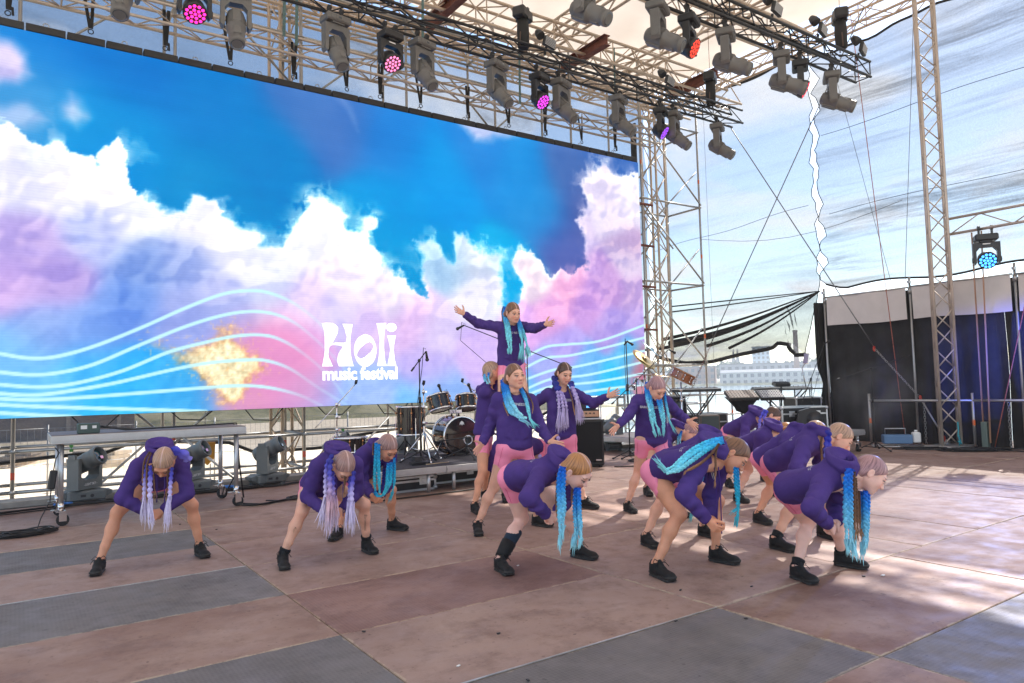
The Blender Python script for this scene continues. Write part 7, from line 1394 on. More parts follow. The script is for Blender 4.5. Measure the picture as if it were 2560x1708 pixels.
class SDF:
    def __init__(s, lo, hi, h):
        s.h = h; s.o = A_(lo); s.n = np.ceil((A_(hi) - s.o) / h).astype(int) + 1; s.d = np.full(tuple(s.n), 9.0, np.float32)
    def _sub(s, lo, hi):
        a = np.clip(np.floor((lo - s.o) / s.h).astype(int), 0, s.n - 1); b = np.clip(np.ceil((hi - s.o) / s.h).astype(int) + 1, 1, s.n)
        if (b <= a).any(): return None
        g = np.meshgrid(*[s.o[i] + s.h * np.arange(a[i], b[i]) for i in range(3)], indexing='ij')
        return tuple(slice(a[i], b[i]) for i in range(3)), np.stack(g, -1).astype(np.float32)
    def _mix(s, sl, e, k, sub):
        c = s.d[sl]
        if sub:
            hh = np.clip(.5 - .5 * (c + e) / k, 0, 1); s.d[sl] = c * (1 - hh) + (-e) * hh + k * hh * (1 - hh)
        else:
            hh = np.clip(.5 + .5 * (c - e) / k, 0, 1); s.d[sl] = c * (1 - hh) + e * hh - k * hh * (1 - hh)
    def cap(s, a, b, ra, rb, k=.02, flatA=False, flatB=False, fold=None, sub=False, sq=None):
        a = A_(a); b = A_(b); R = max(ra, rb) + 2.2 * k + .02
        q = s._sub(np.minimum(a, b) - R, np.maximum(a, b) + R)
        if q is None: return s
        sl, p = q; ab = b - a; L = np.linalg.norm(ab); u = ab / max(L, 1e-6); pa = p - a
        tt = pa @ u; t = np.clip(tt / max(L, 1e-6), 0, 1); rad = pa - u * (t * L)[..., None]
        if sq is not None:       # flatten along axis sq[0] by factor sq[1]
            ax_, f_ = sq; c = rad @ A_(ax_); rad = rad + c[..., None] * A_(ax_) * (f_ - 1)
        dist = np.linalg.norm(rad, axis=-1); r = ra + (rb - ra) * t
        if fold is not None:
            amp, freq, ph, t0, t1 = fold; x = unitv(np.cross(u, [.31, .52, .79])); y = np.cross(u, x)
            an = np.arctan2(rad @ y, rad @ x); m = np.clip((t - t0) / .15, 0, 1) * np.clip((t1 - t) / .15, 0, 1)
            f1 = freq * tt * 6.283; q1 = np.clip(np.sin(an + ph * 2.3) + .25, 0, 1); q2 = np.clip(np.sin(2 * an + ph * 1.7) + .2, 0, 1); q3 = np.clip(np.sin(an - ph) - .2, 0, 1)
            w = np.sin(f1 * .55 + an + ph + .9 * np.sin(f1 * .21 + ph)) * q1 + .75 * np.sin(f1 * .9 - 2 * an + ph * 3) * q2 + .6 * np.sin(f1 * 1.25 + 3 * an + 1.3 * np.sin(f1 * .3) + ph * 5) * q3; r = r + amp * m * np.where(w > 0, w ** .8 * .9, -np.abs(w) ** 1.0 * 1.1)
        e = dist - r
        if flatA: e = np.maximum(e, -tt)
        if flatB: e = np.maximum(e, tt - L)
        s._mix(sl, e, k, sub); return s
    def ell(s, c, r, k=.015, M=None, sub=False):
        c = A_(c); r = A_(r); R = r.max() + 2.2 * k + .01; q = s._sub(c - R, c + R)
        if q is None: return s
        sl, p = q; p = p - c
        if M is not None: p = p @ M
        s._mix(sl, (np.linalg.norm(p / r, axis=-1) - 1) * r.min(), k, sub); return s
    def torus(s, c, n, R, r, k=.02, sq=1.0):
        c = A_(c); n = unitv(n); q = s._sub(c - R - r - .05, c + R + r + .05)
        if q is None: return s
        sl, p = q; p = p - c; z = p @ n; x = np.linalg.norm(p - z[..., None] * n, axis=-1) - R
        s._mix(sl, np.hypot(x, z * sq) - r, k, False); return s
    def plane(s, pt, n):
        g = np.meshgrid(*[s.o[i] + s.h * np.arange(s.n[i]) for i in range(3)], indexing='ij'); p = np.stack(g, -1) - A_(pt)
        s.d = np.maximum(s.d, (p @ A_(n)).astype(np.float32)); return s
    def mesh(s): return surface_nets(s.d, s.o, s.h)

# ---- shared head, hair cap, hands, shoes (local metres for a 1.5 m child)
def build_head():
    S = SDF((-.115, -.13, -.145), (.115, .14, .135), .0040)
    S.ell((0, -.014, .026), (.073, .092, .083), .02); S.ell((0, .026, -.036), (.054, .058, .064), .035)
    S.cap((0, -.03, -.04), (0, -.045, -.15), .046, .046, .03)
    S.ell((0, .062, -.088), (.017, .016, .015), .025)
    for q in (-1, 1):
        S.ell((q * .034, .054, -.034), (.022, .025, .026), .03); S.cap((q * .046, .0, -.050), (q * .018, .055, -.082), .018, .016, .035)
        S.ell((q * .031, .103, .002), (.019, .020, .013), .014, sub=True)
        S.ell((q * .0775, -.010, -.010), (.008, .019, .029), .006); S.ell((q * .083, -.002, -.008), (.005, .010, .016), .004, sub=True)
        S.ell((q * .0095, .094, -.032), (.0075, .009, .0065), .008)
    S.cap((-.036, .074, .022), (.036, .074, .022), .011, .011, .02)
    S.cap((0, .082, .006), (0, .101, -.026), .0058, .0092, .012)
    for q in (-1, 1):
        S.ell((q * .031, .0810, .001), (.0150, .0120, .0110), .003); S.ell((q * .031, .0965, -.0015), (.0130, .0098, .0064), .002, sub=True)
        S.cap((q * .019, .085, .0075), (q * .043, .079, .0055), .0030, .0026, .004)
    S.cap((-.016, .0815, -.0585), (.016, .0815, -.0585), .0055, .0055, .006); S.cap((-.013, .0805, -.0675), (.013, .0805, -.0675), .0068, .0068, .007)
    return S.mesh()
HV, HF = build_head()
_face = sstep(.04, .07, HV[:, 1])
_lip = (1 - sstep(.006, .011, np.hypot(HV[:, 2] + .063, np.maximum(0, np.abs(HV[:, 0]) - .016)))) * _face
_brow = (1 - sstep(.0028, .0062, np.abs(HV[:, 2] - (.026 - 9 * (np.abs(HV[:, 0]) - .030) ** 2)))) * ((np.abs(HV[:, 0]) > .013) & (np.abs(HV[:, 0]) < .049)) * _face
_lash = (1 - sstep(.003, .0065, np.hypot(np.maximum(0, np.abs(np.abs(HV[:, 0]) - .031) - .012), HV[:, 2] - .0062))) * _face
_blush = np.exp(-(((np.abs(HV[:, 0]) - .040) / .016) ** 2 + ((HV[:, 2] + .035) / .016) ** 2)) * _face
def build_cap():
    S = SDF((-.12, -.15, -.12), (.12, .13, .14), .0046)
    S.ell((0, -.014, .026), (.0775, .0965, .0875), .02)
    for q in (-1, 1): S.ell((q * .050, -.062, -.032), (.034, .042, .042), .03)
    S.cap((0, .085, .098), (0, -.04, .124), .006, .006, .008, sub=True)
    g = np.meshgrid(*[S.o[i] + S.h * np.arange(S.n[i]) for i in range(3)], indexing='ij')
    x, y, z = g; pl = np.where(y > .012, .002 + (y - .012) * .98 - .010 * np.abs(x) / .07, np.where(y > -.016, -.006 + (y - .012) * .2, -.0116 + (y + .016) * 3.0))
    pl = np.maximum(pl, -.090)
    e = (pl - z) * .8; S.d = np.maximum(S.d, e.astype(np.float32))
    # hollow so that it is a shell over the scalp
    return S.mesh()
CV, CF = build_cap()
def build_hand(pose):
    S = SDF((-.09, -.03, -.09), (.09, .19, .09), .0042)
    S.cap((0, -.02, 0), (0, .012, 0), .021, .022, .012, sq=((0, 0, 1), 1.3))
    mc = [(.026, .078), (.009, .083), (-.009, .079), (-.025, .070)]
    for (x, y) in mc: S.cap((x * .5, .008, 0), (x, y, 0), .013, .0115, .010)
    Lf = [(.032, .021, .018), (.036, .024, .019), (.033, .022, .018), (.026, .017, .016)]
    curl = {'open': (.12, .15, .12), 'clasp': (.9, .8, .5), 'grip': (.35, .45, .3)}[pose]; spr = {'open': .16, 'clasp': .02, 'grip': .10}[pose]
    for i, ((x, y), ls) in enumerate(zip(mc, Lf)):
        p = A_((x, y, 0)); az = (1.4 - i) * spr * .8; ang = 0; r = (.0085, .0088, .0082, .0074)[i]
        for j, l in enumerate(ls):
            ang += curl[j] * (1 + .12 * i); dirv = A_((math.sin(az) * math.cos(ang), math.cos(az) * math.cos(ang), -math.sin(ang))); q = p + dirv * l
            S.cap(p, q, r * (1 - .06 * j), r * (.94 - .08 * j), .0035); p = q
    ta = {'open': (.95, .15), 'clasp': (.35, -.9), 'grip': (.7, -.5)}[pose]
    p = A_((.018, .015, -.004)); d1 = unitv((math.sin(ta[0] + .2), math.cos(ta[0] + .2), ta[1] * .5)); q = p + d1 * .040; S.cap(p, q, .0145, .0115, .010)
    d2 = unitv((math.sin(ta[0]), math.cos(ta[0]), ta[1] * .7)); r2 = q + d2 * .028; S.cap(q, r2, .0105, .009, .004); S.cap(r2, r2 + unitv((math.sin(ta[0] - .3), math.cos(ta[0] - .3), ta[1])) * .022, .009, .0072, .004)
    return S.mesh()
HANDS = {k: build_hand(k) for k in ('open', 'clasp', 'grip')}
def build_shoe(boot=False):
    S = SDF((-.07, -.03, -.01), (.07, .27, .26), .0052)
    S.cap((0, .035, .048), (.003, .10, .052), .034, .036, .02); S.cap((.003, .10, .050), (.004, .195, .036), .037, .030, .02, sq=((0, 0, 1), 1.15)); S.ell((.004, .19, .034), (.040, .045, .026), .015)
    S.cap((0, .042, .05), (0, .046, .088), .039, .0445, .02, flatB=True)
    S.cap((0, .066, .065), (0, .074, .094), .037, .033, .015, flatB=True); S.cap((0, .098, .075), (0, .090, .106), .022, .017, .012, sq=((0, 1, 0), 1.6)); S.cap((0, .012, .07), (0, .008, .098), .012, .010, .012)
    g = np.meshgrid(*[S.o[i] + S.h * np.arange(S.n[i]) for i in range(3)], indexing='ij'); S.d = np.maximum(S.d, (.022 - g[2]).astype(np.float32))
    up = S.mesh()
    S = SDF((-.07, -.04, -.012), (.07, .27, .06), .0052); x, y, z = np.meshgrid(*[S.o[i] + S.h * np.arange(S.n[i]) for i in range(3)], indexing='ij')
    def seg2(a, b, ra, rb):
        ax, ay = a; bx, by = b; t = np.clip(((x - ax) * (bx - ax) + (y - ay) * (by - ay)) / ((bx - ax) ** 2 + (by - ay) ** 2), 0, 1); return np.hypot(x - ax - t * (bx - ax), y - ay - t * (by - ay)) - (ra + (rb - ra) * t)
    d2 = np.minimum(seg2((0, .030), (-.002, .10), .037, .033), seg2((-.002, .10), (.005, .195), .034, .043))
    d2 = d2 - .004 * np.sin((z) * 260) * (z > .006)
    S.d = np.maximum(d2, np.abs(z - .016 - .012 * np.clip((y - .17) / .06, 0, 1) ** 2 - .006 * (y < .05)) - .016).astype(np.float32)
    return up, S.mesh()
SHOE = {False: build_shoe(False), True: build_shoe(True)}
LACE = MB()
for i in range(5):
    yy = .098 + .015 * i; zz = .094 - .0085 * i
    LACE.path([(-.022, yy, zz - .008), (0, yy + .006 * (-1) ** i, zz + .004), (.022, yy + .004, zz - .008)], .0032, 4)
for q in (-1, 1):
    LACE.path([(0, .082, .104), (q * .03, .075, .125), (q * .052, .085, .105), (q * .03, .09, .10), (0, .084, .104)], .0030, 4); LACE.path([(0, .082, .104), (q * .04, .10, .10), (q * .055, .115, .075)], .0028, 4)
# ---- materials
def attr_mat(name, rough=.5, sss=0., bump=0., bscale=200, spec=.4, sheen=0.):
    m = bpy.data.materials.new(name); m.use_nodes = True; t = m.node_tree; b = t.nodes['Principled BSDF']; va = t.nodes.new('ShaderNodeVertexColor'); va.layer_name = 'Col'
    b.inputs['Roughness'].default_value = rough; b.inputs['Specular IOR Level'].default_value = spec
    tcn = t.nodes.new('ShaderNodeTexCoord'); n = t.nodes.new('ShaderNodeTexNoise'); n.inputs['Scale'].default_value = bscale * .12; n.inputs['Detail'].default_value = 5; t.links.new(tcn.outputs['Object'], n.inputs['Vector'])
    r = t.nodes.new('ShaderNodeMapRange'); r.inputs['From Min'].default_value = .3; r.inputs['From Max'].default_value = .7; r.inputs['To Min'].default_value = .9; r.inputs['To Max'].default_value = 1.1; t.links.new(n.outputs['Fac'], r.inputs['Value'])
    mm = t.nodes.new('ShaderNodeVectorMath'); mm.operation = 'SCALE'; t.links.new(va.outputs['Color'], mm.inputs[0]); t.links.new(r.outputs[0], mm.inputs['Scale']); t.links.new(mm.outputs[0], b.inputs['Base Color'])
    if sss: b.inputs['Subsurface Weight'].default_value = sss; b.inputs['Subsurface Radius'].default_value = (.02, .008, .004); b.inputs['Subsurface Scale'].default_value = .5
    if sheen: b.inputs['Sheen Weight'].default_value = sheen
    if bump:
        n2 = t.nodes.new('ShaderNodeTexNoise'); n2.inputs['Scale'].default_value = bscale; n2.inputs['Detail'].default_value = 3; t.links.new(tcn.outputs['Object'], n2.inputs['Vector']); bp = t.nodes.new('ShaderNodeBump'); bp.inputs['Strength'].default_value = bump; bp.inputs['Distance'].default_value = .004; t.links.new(n2.outputs['Fac'], bp.inputs['Height']); t.links.new(bp.outputs[0], b.inputs['Normal'])
    MATS[name] = m; return m
m_skin = attr_mat('skin', .48, sss=.12, bump=.05, bscale=90, spec=.4)
m_braid = attr_mat('braid_fibre', .5, bump=.35, bscale=260, spec=.35)
m_eye = mat('eye_white', (.72, .70, .68), rough=.2); m_iris = mat('eye_iris', (.04, .07, .09), rough=.1)
m_hood = mat('hoodie_purple', s2l((78, 58, 124)), rough=.9, vary=.14, vscale=5, bump=.4, bscale=30, spec=.2)
m_hood2 = mat('hoodie_lining', s2l((60, 38, 112)), rough=.9, spec=.2)
m_short = mat('shorts_pink', s2l((255, 150, 182)), rough=.62, vary=.06, vscale=9, bump=.06, bscale=60, spec=.3)
m_seam = mat('seam_pink', s2l((225, 90, 132)), rough=.7)
m_shoe = mat('shoe_black', (.007, .007, .008), rough=.75, vary=.5, vscale=30, bump=.35, bscale=160); m_sole = mat('sole_black', (.028, .027, .026), rough=.7, vary=.35, vscale=20); m_lace = mat('lace_black', (.010, .010, .011), rough=.8)
m_sock = mat('sock_black', (.010, .011, .014), rough=.9, bump=.2, bscale=200); m_sockn = mat('sock_navy', (.010, .026, .05), rough=.85, bump=.2, bscale=200); m_txt = mat('print_hoodie', (.78, .77, .8), rough=.7); m_ink = mat('ink', (.03, .02, .03), rough=.6); m_tie = mat('hair_tie', (.5, .3, .38), rough=.7); m_cord = mat('hoodie_cord', s2l((66, 40, 126)), rough=.8); m_gold = mat('earring_gold', (.8, .55, .2), rough=.2, metal=1)
HAIRC = {'blond': (178, 142, 118), 'dark': (88, 64, 54), 'brown': (124, 88, 66), 'ginger': (178, 124, 78), 'ash': (160, 124, 116), 'rose': (166, 126, 128)}
def hair_mat(k):
    nm = 'hair_' + k
    if nm in MATS: return MATS[nm]
    c = s2l(HAIRC[k]); m = bpy.data.materials.new(nm); m.use_nodes = True; t = m.node_tree; b = t.nodes['Principled BSDF']; b.inputs['Roughness'].default_value = .34; b.inputs['Specular IOR Level'].default_value = .45
    va = t.nodes.new('ShaderNodeVertexColor'); va.layer_name = 'Col'; sp = t.nodes.new('ShaderNodeSeparateColor'); t.links.new(va.outputs['Color'], sp.inputs[0])   # R: angle across the comb lines, G: parting
    n = t.nodes.new('ShaderNodeTexNoise'); n.noise_dimensions = '2D'; n.inputs['Scale'].default_value = 1; n.inputs['Detail'].default_value = 5; n.inputs['Roughness'].default_value = .7
    cx_ = t.nodes.new('ShaderNodeCombineXYZ'); mu = t.nodes.new('ShaderNodeMath'); mu.operation = 'MULTIPLY'; mu.inputs[1].default_value = 60; t.links.new(sp.outputs[0], mu.inputs[0]); mu2 = t.nodes.new('ShaderNodeMath'); mu2.operation = 'MULTIPLY'; mu2.inputs[1].default_value = 2.5; t.links.new(sp.outputs[2], mu2.inputs[0]); t.links.new(mu.outputs[0], cx_.inputs[0]); t.links.new(mu2.outputs[0], cx_.inputs[1]); t.links.new(cx_.outputs[0], n.inputs['Vector'])
    r = t.nodes.new('ShaderNodeValToRGB'); r.color_ramp.elements[0].position = .28; r.color_ramp.elements[1].position = .72; r.color_ramp.elements[0].color = (*[x * .38 for x in c], 1); r.color_ramp.elements[1].color = (*[min(1, x * 1.55) for x in c], 1); t.links.new(n.outputs['Fac'], r.inputs[0])
    mx_ = t.nodes.new('ShaderNodeMix'); mx_.data_type = 'RGBA'; t.links.new(sp.outputs[1], mx_.inputs['Factor']); t.links.new(r.outputs[0], mx_.inputs[6]); mx_.inputs[7].default_value = (*s2l((214, 178, 170)), 1); t.links.new(mx_.outputs[2], b.inputs['Base Color'])
    bp = t.nodes.new('ShaderNodeBump'); bp.inputs['Strength'].default_value = .22; bp.inputs['Distance'].default_value = .002; t.links.new(n.outputs['Fac'], bp.inputs['Height']); t.links.new(bp.outputs[0], b.inputs['Normal'])
    MATS[nm] = m; return m
_ang = (np.arctan2(np.abs(CV[:, 0]) + .0, CV[:, 1] + .075)); _hu = np.stack([(_ang / 3.14159) * 1.0 + .0, (1 - sstep(.0025, .0065, np.abs(CV[:, 0]))) * (CV[:, 2] > .06) * .8, np.clip((CV[:, 2] + .1) * 4, 0, 1)], 1)
# ---- braids
PAL = {'blue': [(0, (14, 90, 205)), (.25, (30, 140, 226)), (.5, (110, 200, 238)), (1, (168, 236, 246))], 'aqua': [(0, (16, 98, 210)), (.2, (44, 155, 226)), (.45, (120, 214, 232)), (1, (140, 228, 232))], 'aqua2': [(0, (34, 158, 228)), (.3, (72, 202, 236)), (1, (156, 236, 242))],
       'cyan': [(0, (16, 130, 205)), (.4, (40, 185, 220)), (1, (80, 210, 228))], 'navy': [(0, (30, 34, 110)), (1, (44, 52, 150))], 'lav': [(0, (34, 38, 130)), (.18, (84, 80, 190)), (.34, (184, 172, 234)), (.55, (222, 210, 246)), (1, (236, 226, 250))], 'lavp': [(0, (34, 38, 130)), (.22, (92, 90, 200)), (.45, (204, 174, 216)), (.62, (236, 190, 196)), (1, (228, 216, 246))],
       'lavs': [(0, (176, 156, 216)), (.5, (206, 188, 232)), (1, (222, 208, 242))], 'lavb': [(0, (44, 52, 170)), (.4, (92, 88, 205)), (1, (150, 140, 225))], 'royal': [(0, (28, 32, 130)), (.4, (52, 56, 180)), (1, (140, 136, 228))], 'brown': [(0, (92, 62, 46)), (.6, (122, 86, 62)), (1, (186, 136, 96))], 'ginger': [(0, (150, 90, 50)), (1, (180, 120, 80))]}
def palc(pal, t):
    st = PAL[pal]; xs = [q[0] for q in st]; c = np.array([s2l(q[1]) for q in st]); return np.stack([np.interp(t, xs, c[:, i]) for i in range(3)], -1)
def curve(pts, step):
    P = np.array(pts, float); Q = []
    for i in range(len(P) - 1):
        p0 = P[max(0, i - 1)]; p1 = P[i]; p2 = P[i + 1]; p3 = P[min(len(P) - 1, i + 2)]
        for t in np.linspace(0, 1, 14, endpoint=False): Q.append(.5 * ((2 * p1) + (-p0 + p2) * t + (2 * p0 - 5 * p1 + 4 * p2 - p3) * t * t + (-p0 + 3 * p1 - 3 * p2 + p3) * t ** 3))
    Q.append(P[-1]); Q = np.array(Q); d = np.r_[0, np.cumsum(np.linalg.norm(np.diff(Q, axis=0), axis=1))]; n = max(4, int(d[-1] / step)); s = np.linspace(0, d[-1], n)
    C_ = np.stack([np.interp(s, d, Q[:, i]) for i in range(3)], 1); T = np.gradient(C_, axis=0); T /= np.linalg.norm(T, axis=1)[:, None] + 1e-9
    return C_, T, s
def tubes(C_, X, Y, rx, ry, k, off):
    """ring verts around centre line; returns V,F"""
    n = len(C_); a = np.arange(k) * 2 * np.pi / k
    V = C_[:, None] + X[:, None] * (np.cos(a)[None, :, None] * rx[:, None, None]) + Y[:, None] * (np.sin(a)[None, :, None] * ry[:, None, None])
    i = np.arange(n - 1)[:, None] * k; j = np.arange(k)[None]; j2 = (j + 1) % k
    F = np.stack([i + j, i + j2, i + k + j2, i + k + j], -1).reshape(-1, 4) + off
    return V.reshape(-1, 3), F
CAMP = np.array([.485, .05, 1.378])
rsB = np.random.RandomState(3)
def strands(p, q, n, r0, spread, pal, t0, off, mid=0.):
    V = []; F = []; Cc = []; p = A_(p); q = A_(q); L = np.linalg.norm(q - p)
    for i in range(n):
        e = q + rsB.normal(size=3) * spread * L * .5; a0 = p + rsB.normal(size=3) * r0; m = (a0 + e) / 2 + rsB.normal(size=3) * spread * L * .28 + np.array([0, 0, -.0]) ; ln = .7 + .4 * rsB.rand()
        e = a0 + (e - a0) * ln; ts = np.linspace(0, 1, 6)[:, None]; C_ = (1 - ts) ** 2 * a0 + 2 * ts * (1 - ts) * m + ts ** 2 * e
        T = unitv(e - a0); X = unitv(np.cross(T, [.3, .5, .8])); Y = np.cross(T, X); w = r0 * .62 * np.array([.7, 1, 1, .8, .5, .08])
        v, f = tubes(C_, np.repeat(X[None], 6, 0), np.repeat(Y[None], 6, 0), w, w * .5, 4, off + sum(map(len, V))); V.append(v); F.append(f)
        Cc.append(np.repeat(palc(pal, t0 + (1 - t0) * ts[:, 0]) * (.85 + .3 * rsB.rand()), 4, axis=0))
    return np.concatenate(V), np.concatenate(F), np.concatenate(Cc)
def add_braid(parent, base, kind, pal, r, pts, tuft):
    C_, T, s = curve(pts, r * (.55 if kind != 't' else 1.0)); n = len(C_); Ltot = s[-1] + (np.linalg.norm(A_(tuft) - C_[-1]) if tuft else 0)
    vw = CAMP - C_; vw /= np.linalg.norm(vw, axis=1)[:, None]; N_ = vw - (vw * T).sum(1)[:, None] * T; N_ /= np.linalg.norm(N_, axis=1)[:, None] + 1e-9; B_ = np.cross(T, N_)
    # frames lean gently so that neighbouring braids differ
    ro = rsB.uniform(-.7, .7); N2 = N_ * math.cos(ro) + B_ * math.sin(ro); B_ = np.cross(T, N2); N_ = N2
    V = []; F = []; Cc = []; off = 0; tcol = palc(pal, s / max(Ltot, 1e-6))
    if kind == 'u':
        per = r * 2.5; th = s / per * np.pi; rad = r * (.46 + .78 * np.abs(np.sin(th)) ** .8); rad[0] *= .4; rad[-1] *= .4
        for q in range(2 if r > .021 else 1):
            o = (B_ * r * .5 * (1 if q else -1) if r > .021 else 0); v, f = tubes(C_ + o, B_, N_, rad, rad * .85, 9, off); V.append(v); F.append(f); off += len(v); Cc.append(np.repeat(tcol, 9, 0))
    else:
        ns = 3; th = s / (r * 4.3) * 2 * np.pi; k = 6 if kind == 'b' else 5; tp = np.clip((s[-1] - s) / (r * 5), .55, 1)
        for q in range(ns):
            a = th + q * 2 * np.pi / 3; cc = C_ + B_ * (r * .50 * np.sin(a) * tp)[:, None] + N_ * (r * .34 * np.sin(2 * a) * tp)[:, None]
            rr = r * .56 * tp; v, f = tubes(cc, B_, N_, rr, rr * .8, k, off); V.append(v); F.append(f); off += len(v); Cc.append(np.repeat(tcol * (.88 + .12 * q), k, 0))
    if tuft:
        nst = 34 if kind == 'u' else 12 if kind == 'b' else 6
        v, f, c = strands(C_[-1], tuft, nst, r * (.5 if kind == 'u' else .42), .16 if kind == 'u' else .22, pal, s[-1] / Ltot, off); V.append(v); F.append(f); Cc.append(c); off += len(v)
    V = np.concatenate(V) - base
    o = bpy.data.objects.new('braid', np_mesh('braid', V, np.concatenate(F), [m_braid], True, cols=np.concatenate(Cc))); link(o, parent)
    # fly-away hairs
    return o
SKIN = {'tan': (222, 160, 128), 'mid': (232, 178, 152), 'pale': (240, 194, 178)}
def wrap_text(body, size, m, center, right, up, nrm, bvh, base, parent, shear=0., off=.0):
    me = text_mesh(body, size, m, off, shear=shear)
    n = len(me.vertices); co = np.empty(n * 3); me.vertices.foreach_get('co', co); co = co.reshape(-1, 3)
    right = unitv(right); nrm = unitv(nrm - right * (nrm @ right)); up = np.cross(nrm, right); out = np.empty((n, 3)); hit = 0
    for i in range(n):
        p = A_(center) + right * co[i, 0] + up * co[i, 1]
        h = bvh.ray_cast(Vector(p + nrm * .30), Vector(-nrm), .6)
        if h[0] is not None: out[i] = A_(h[0]) + nrm * .003; hit += 1
        else: out[i] = p
    if hit < n * .98: bpy.data.meshes.remove(me); return None
    me.vertices.foreach_set('co', (out - base).astype(np.float32).ravel()); me.update()
    o = bpy.data.objects.new('lettering', me); link(o, parent); return o
def person(key, label, group, skin='mid', hair='blond', hips=1.0, chest=None, back=False, boot=(False, False), socks=False, detail=1.0, cords=False, hemb=.05, hood_up=.0, earring=False, hood=True):
    D = POSE[key]; H = D['H']; k = H / 1.5; J = {q: A_(D[q]) for q in ('pel', 'neck', 'head', 'sA', 'sB', 'eA', 'eB', 'wA', 'wB', 'hA', 'hB', 'kA', 'kB')}
    feet = [(A_(a), A_(b)) for a, b in D['f']]; base = (feet[0][0] + feet[1][0]) / 2; base[2] = min(feet[0][0][2], feet[1][0][2])
    allp = np.array(list(J.values()) + [q for f in feet for q in f]); hb = .0092 / detail; hc = .0100 / detail
    spine = unitv(J['neck'] - J['pel']); lat = unitv(J['sB'] - J['sA']); front = unitv(np.cross(lat, spine)); face = unitv(D['face'])
    hup = unitv(np.array([0, 0, 1.0]) + .35 * unitv(J['head'] - J['neck'])); fwd = face; hup = unitv(hup - fwd * (hup @ fwd)); hx = np.cross(fwd, hup)
    MH = np.stack([hx, fwd, hup], 1)       # columns
    hc_ = J['head'] + fwd * .01; hs = k * 1.03
    V = []; F = []; C_ = []; off = 0; sc = np.array(s2l(SKIN[skin])); rs = np.random.RandomState(abs(hash(key)) % 1000 if False else sum(map(ord, key)))
    # -- body: legs, trunk, neck, arms in one skin
    S = SDF(allp.min(0) - .16, allp.max(0) + .16, hb); ank = []
    for i, q in enumerate('AB'):
        hl, tl = feet[i]; fd = unitv(tl - hl); an = hl + fd * .050 * k + np.array([0, 0, .085 * k]); ank.append(an); hp, kn = J['h' + q], J['k' + q]
        bk = unitv((hp + an) / 2 - kn + front * -.02 - fd * .01) if np.linalg.norm((hp + an) / 2 - kn) > .03 else -fd
        S.cap(hp, kn + (hp - kn) * .12, .073 * k * hips, .049 * k, .03); S.cap(hp * .55 + kn * .45 , kn, .058 * k * hips, .045 * k, .03); S.ell(kn - bk * .012, (.043 * k,) * 3, .02)
        cm = kn * .66 + an * .34 + bk * .012; S.cap(kn, cm, .042 * k, .046 * k, .025); S.cap(cm, kn * .3 + an * .7, .045 * k, .033 * k, .03); S.cap(kn * .3 + an * .7, an, .032 * k, .029 * k, .02)
        S.cap(an, hl + fd * .12 * k + np.array([0, 0, .035]), .031 * k, .025 * k, .02)
    S.cap(J['hA'], J['hB'], .075 * k * hips, .075 * k * hips, .04); S.cap(J['pel'], J['neck'] - spine * .08, .09 * k, .085 * k, .04); S.cap(J['sA'], J['sB'], .05, .05, .04)
    S.cap(J['neck'] - spine * .03, J['head'] - hup * .03, .047 * k, .044 * k, .02)
    for q in 'AB': S.cap(J['s' + q], J['e' + q], .042 * k, .034 * k, .03); S.cap(J['e' + q], J['w' + q], .034 * k, .024 * k, .03)
    v, f = S.mesh(); V.append(v); F.append(f); kc = np.exp(-np.minimum(np.linalg.norm(v - J['kA'], axis=1), np.linalg.norm(v - J['kB'], axis=1)) / .05)
    C_.append(sc * (1 + .0 * v) * (1 - kc[:, None] * np.array([.02, .14, .14]))); off += len(v)
    # -- head
    v = (HV * hs * [.94, 1, 1]) @ MH.T + hc_; c = np.repeat(sc[None] * np.array([1.02, .98, .97]), len(v), 0); pk = np.array(s2l((196, 110, 104))); hbw = np.array(s2l(HAIRC[hair])) * .45
    for w_, cl in ((_blush * .5, np.array(s2l((226, 128, 112)))), (_lip * .8, pk), (_brow * .7, hbw), (_lash * .9, np.array([.02, .015, .014]))): c = c * (1 - w_[:, None]) + cl * w_[:, None]
    V.append(v); F.append(HF + off); C_.append(c); off += len(v)
    # -- hands
    for i, q in enumerate('AB'):
        w = J['w' + q]; e = J['e' + q]; fo = unitv(w - e); pose = D['hand'][i]
        if 't' + q in D: dv = unitv(A_(D['t' + q]) - w)
        else: ot = J['w' + ('B' if q == 'A' else 'A')]; dv = unitv(fo + .55 * unitv(ot - w) + np.array([0, 0, -.25]))
        up_ = np.array([0, 0, 1.0]) if pose != 'clasp' else unitv(np.array([0, 0, .8]) - front * .2); xx = unitv(up_ - dv * (up_ @ dv)); zz = np.cross(xx, dv)
        vw_ = unitv(CAMP - w); mir = (zz @ vw_) > 0 if pose == 'open' else (zz @ vw_) < 0
        hv, hf = HANDS[pose]; lv = hv.copy()
        if mir: zz = -zz; hf = hf[:, ::-1]
        V.append((lv * k * .94) @ np.stack([xx, dv, zz], 1).T + w); F.append(hf + off); C_.append(np.repeat(sc[None] * np.array([1, .93, .9]), len(lv), 0)); off += len(lv)
    V = np.concatenate(V); F = np.concatenate(F); C_ = np.concatenate(C_)
    body = bpy.data.objects.new('person', np_mesh('person', V - base, F, [m_skin], True, cols=C_)); link(body); body.location = base; tag(body, label, 'person', group)
    bvh_body = BVHTree.FromPolygons([tuple(p) for p in V[:0]] or [(0, 0, 0)], [])
    # -- eyes
    b = MB()
    for q in (-1, 1):
        p = MH @ (np.array([q * .031, .0808, -.0005]) * hs) + hc_ - base; b.ball(p, .0106 * hs, 8)
    eo = b.build('eye', m_eye, body); b = MB()
    for q in (-1, 1):
        p = MH @ (np.array([q * .031, .0868, -.0018]) * hs) + hc_ - base; b.ball(p, .0064 * hs, 6)
    b.build('iris', m_iris, eo)
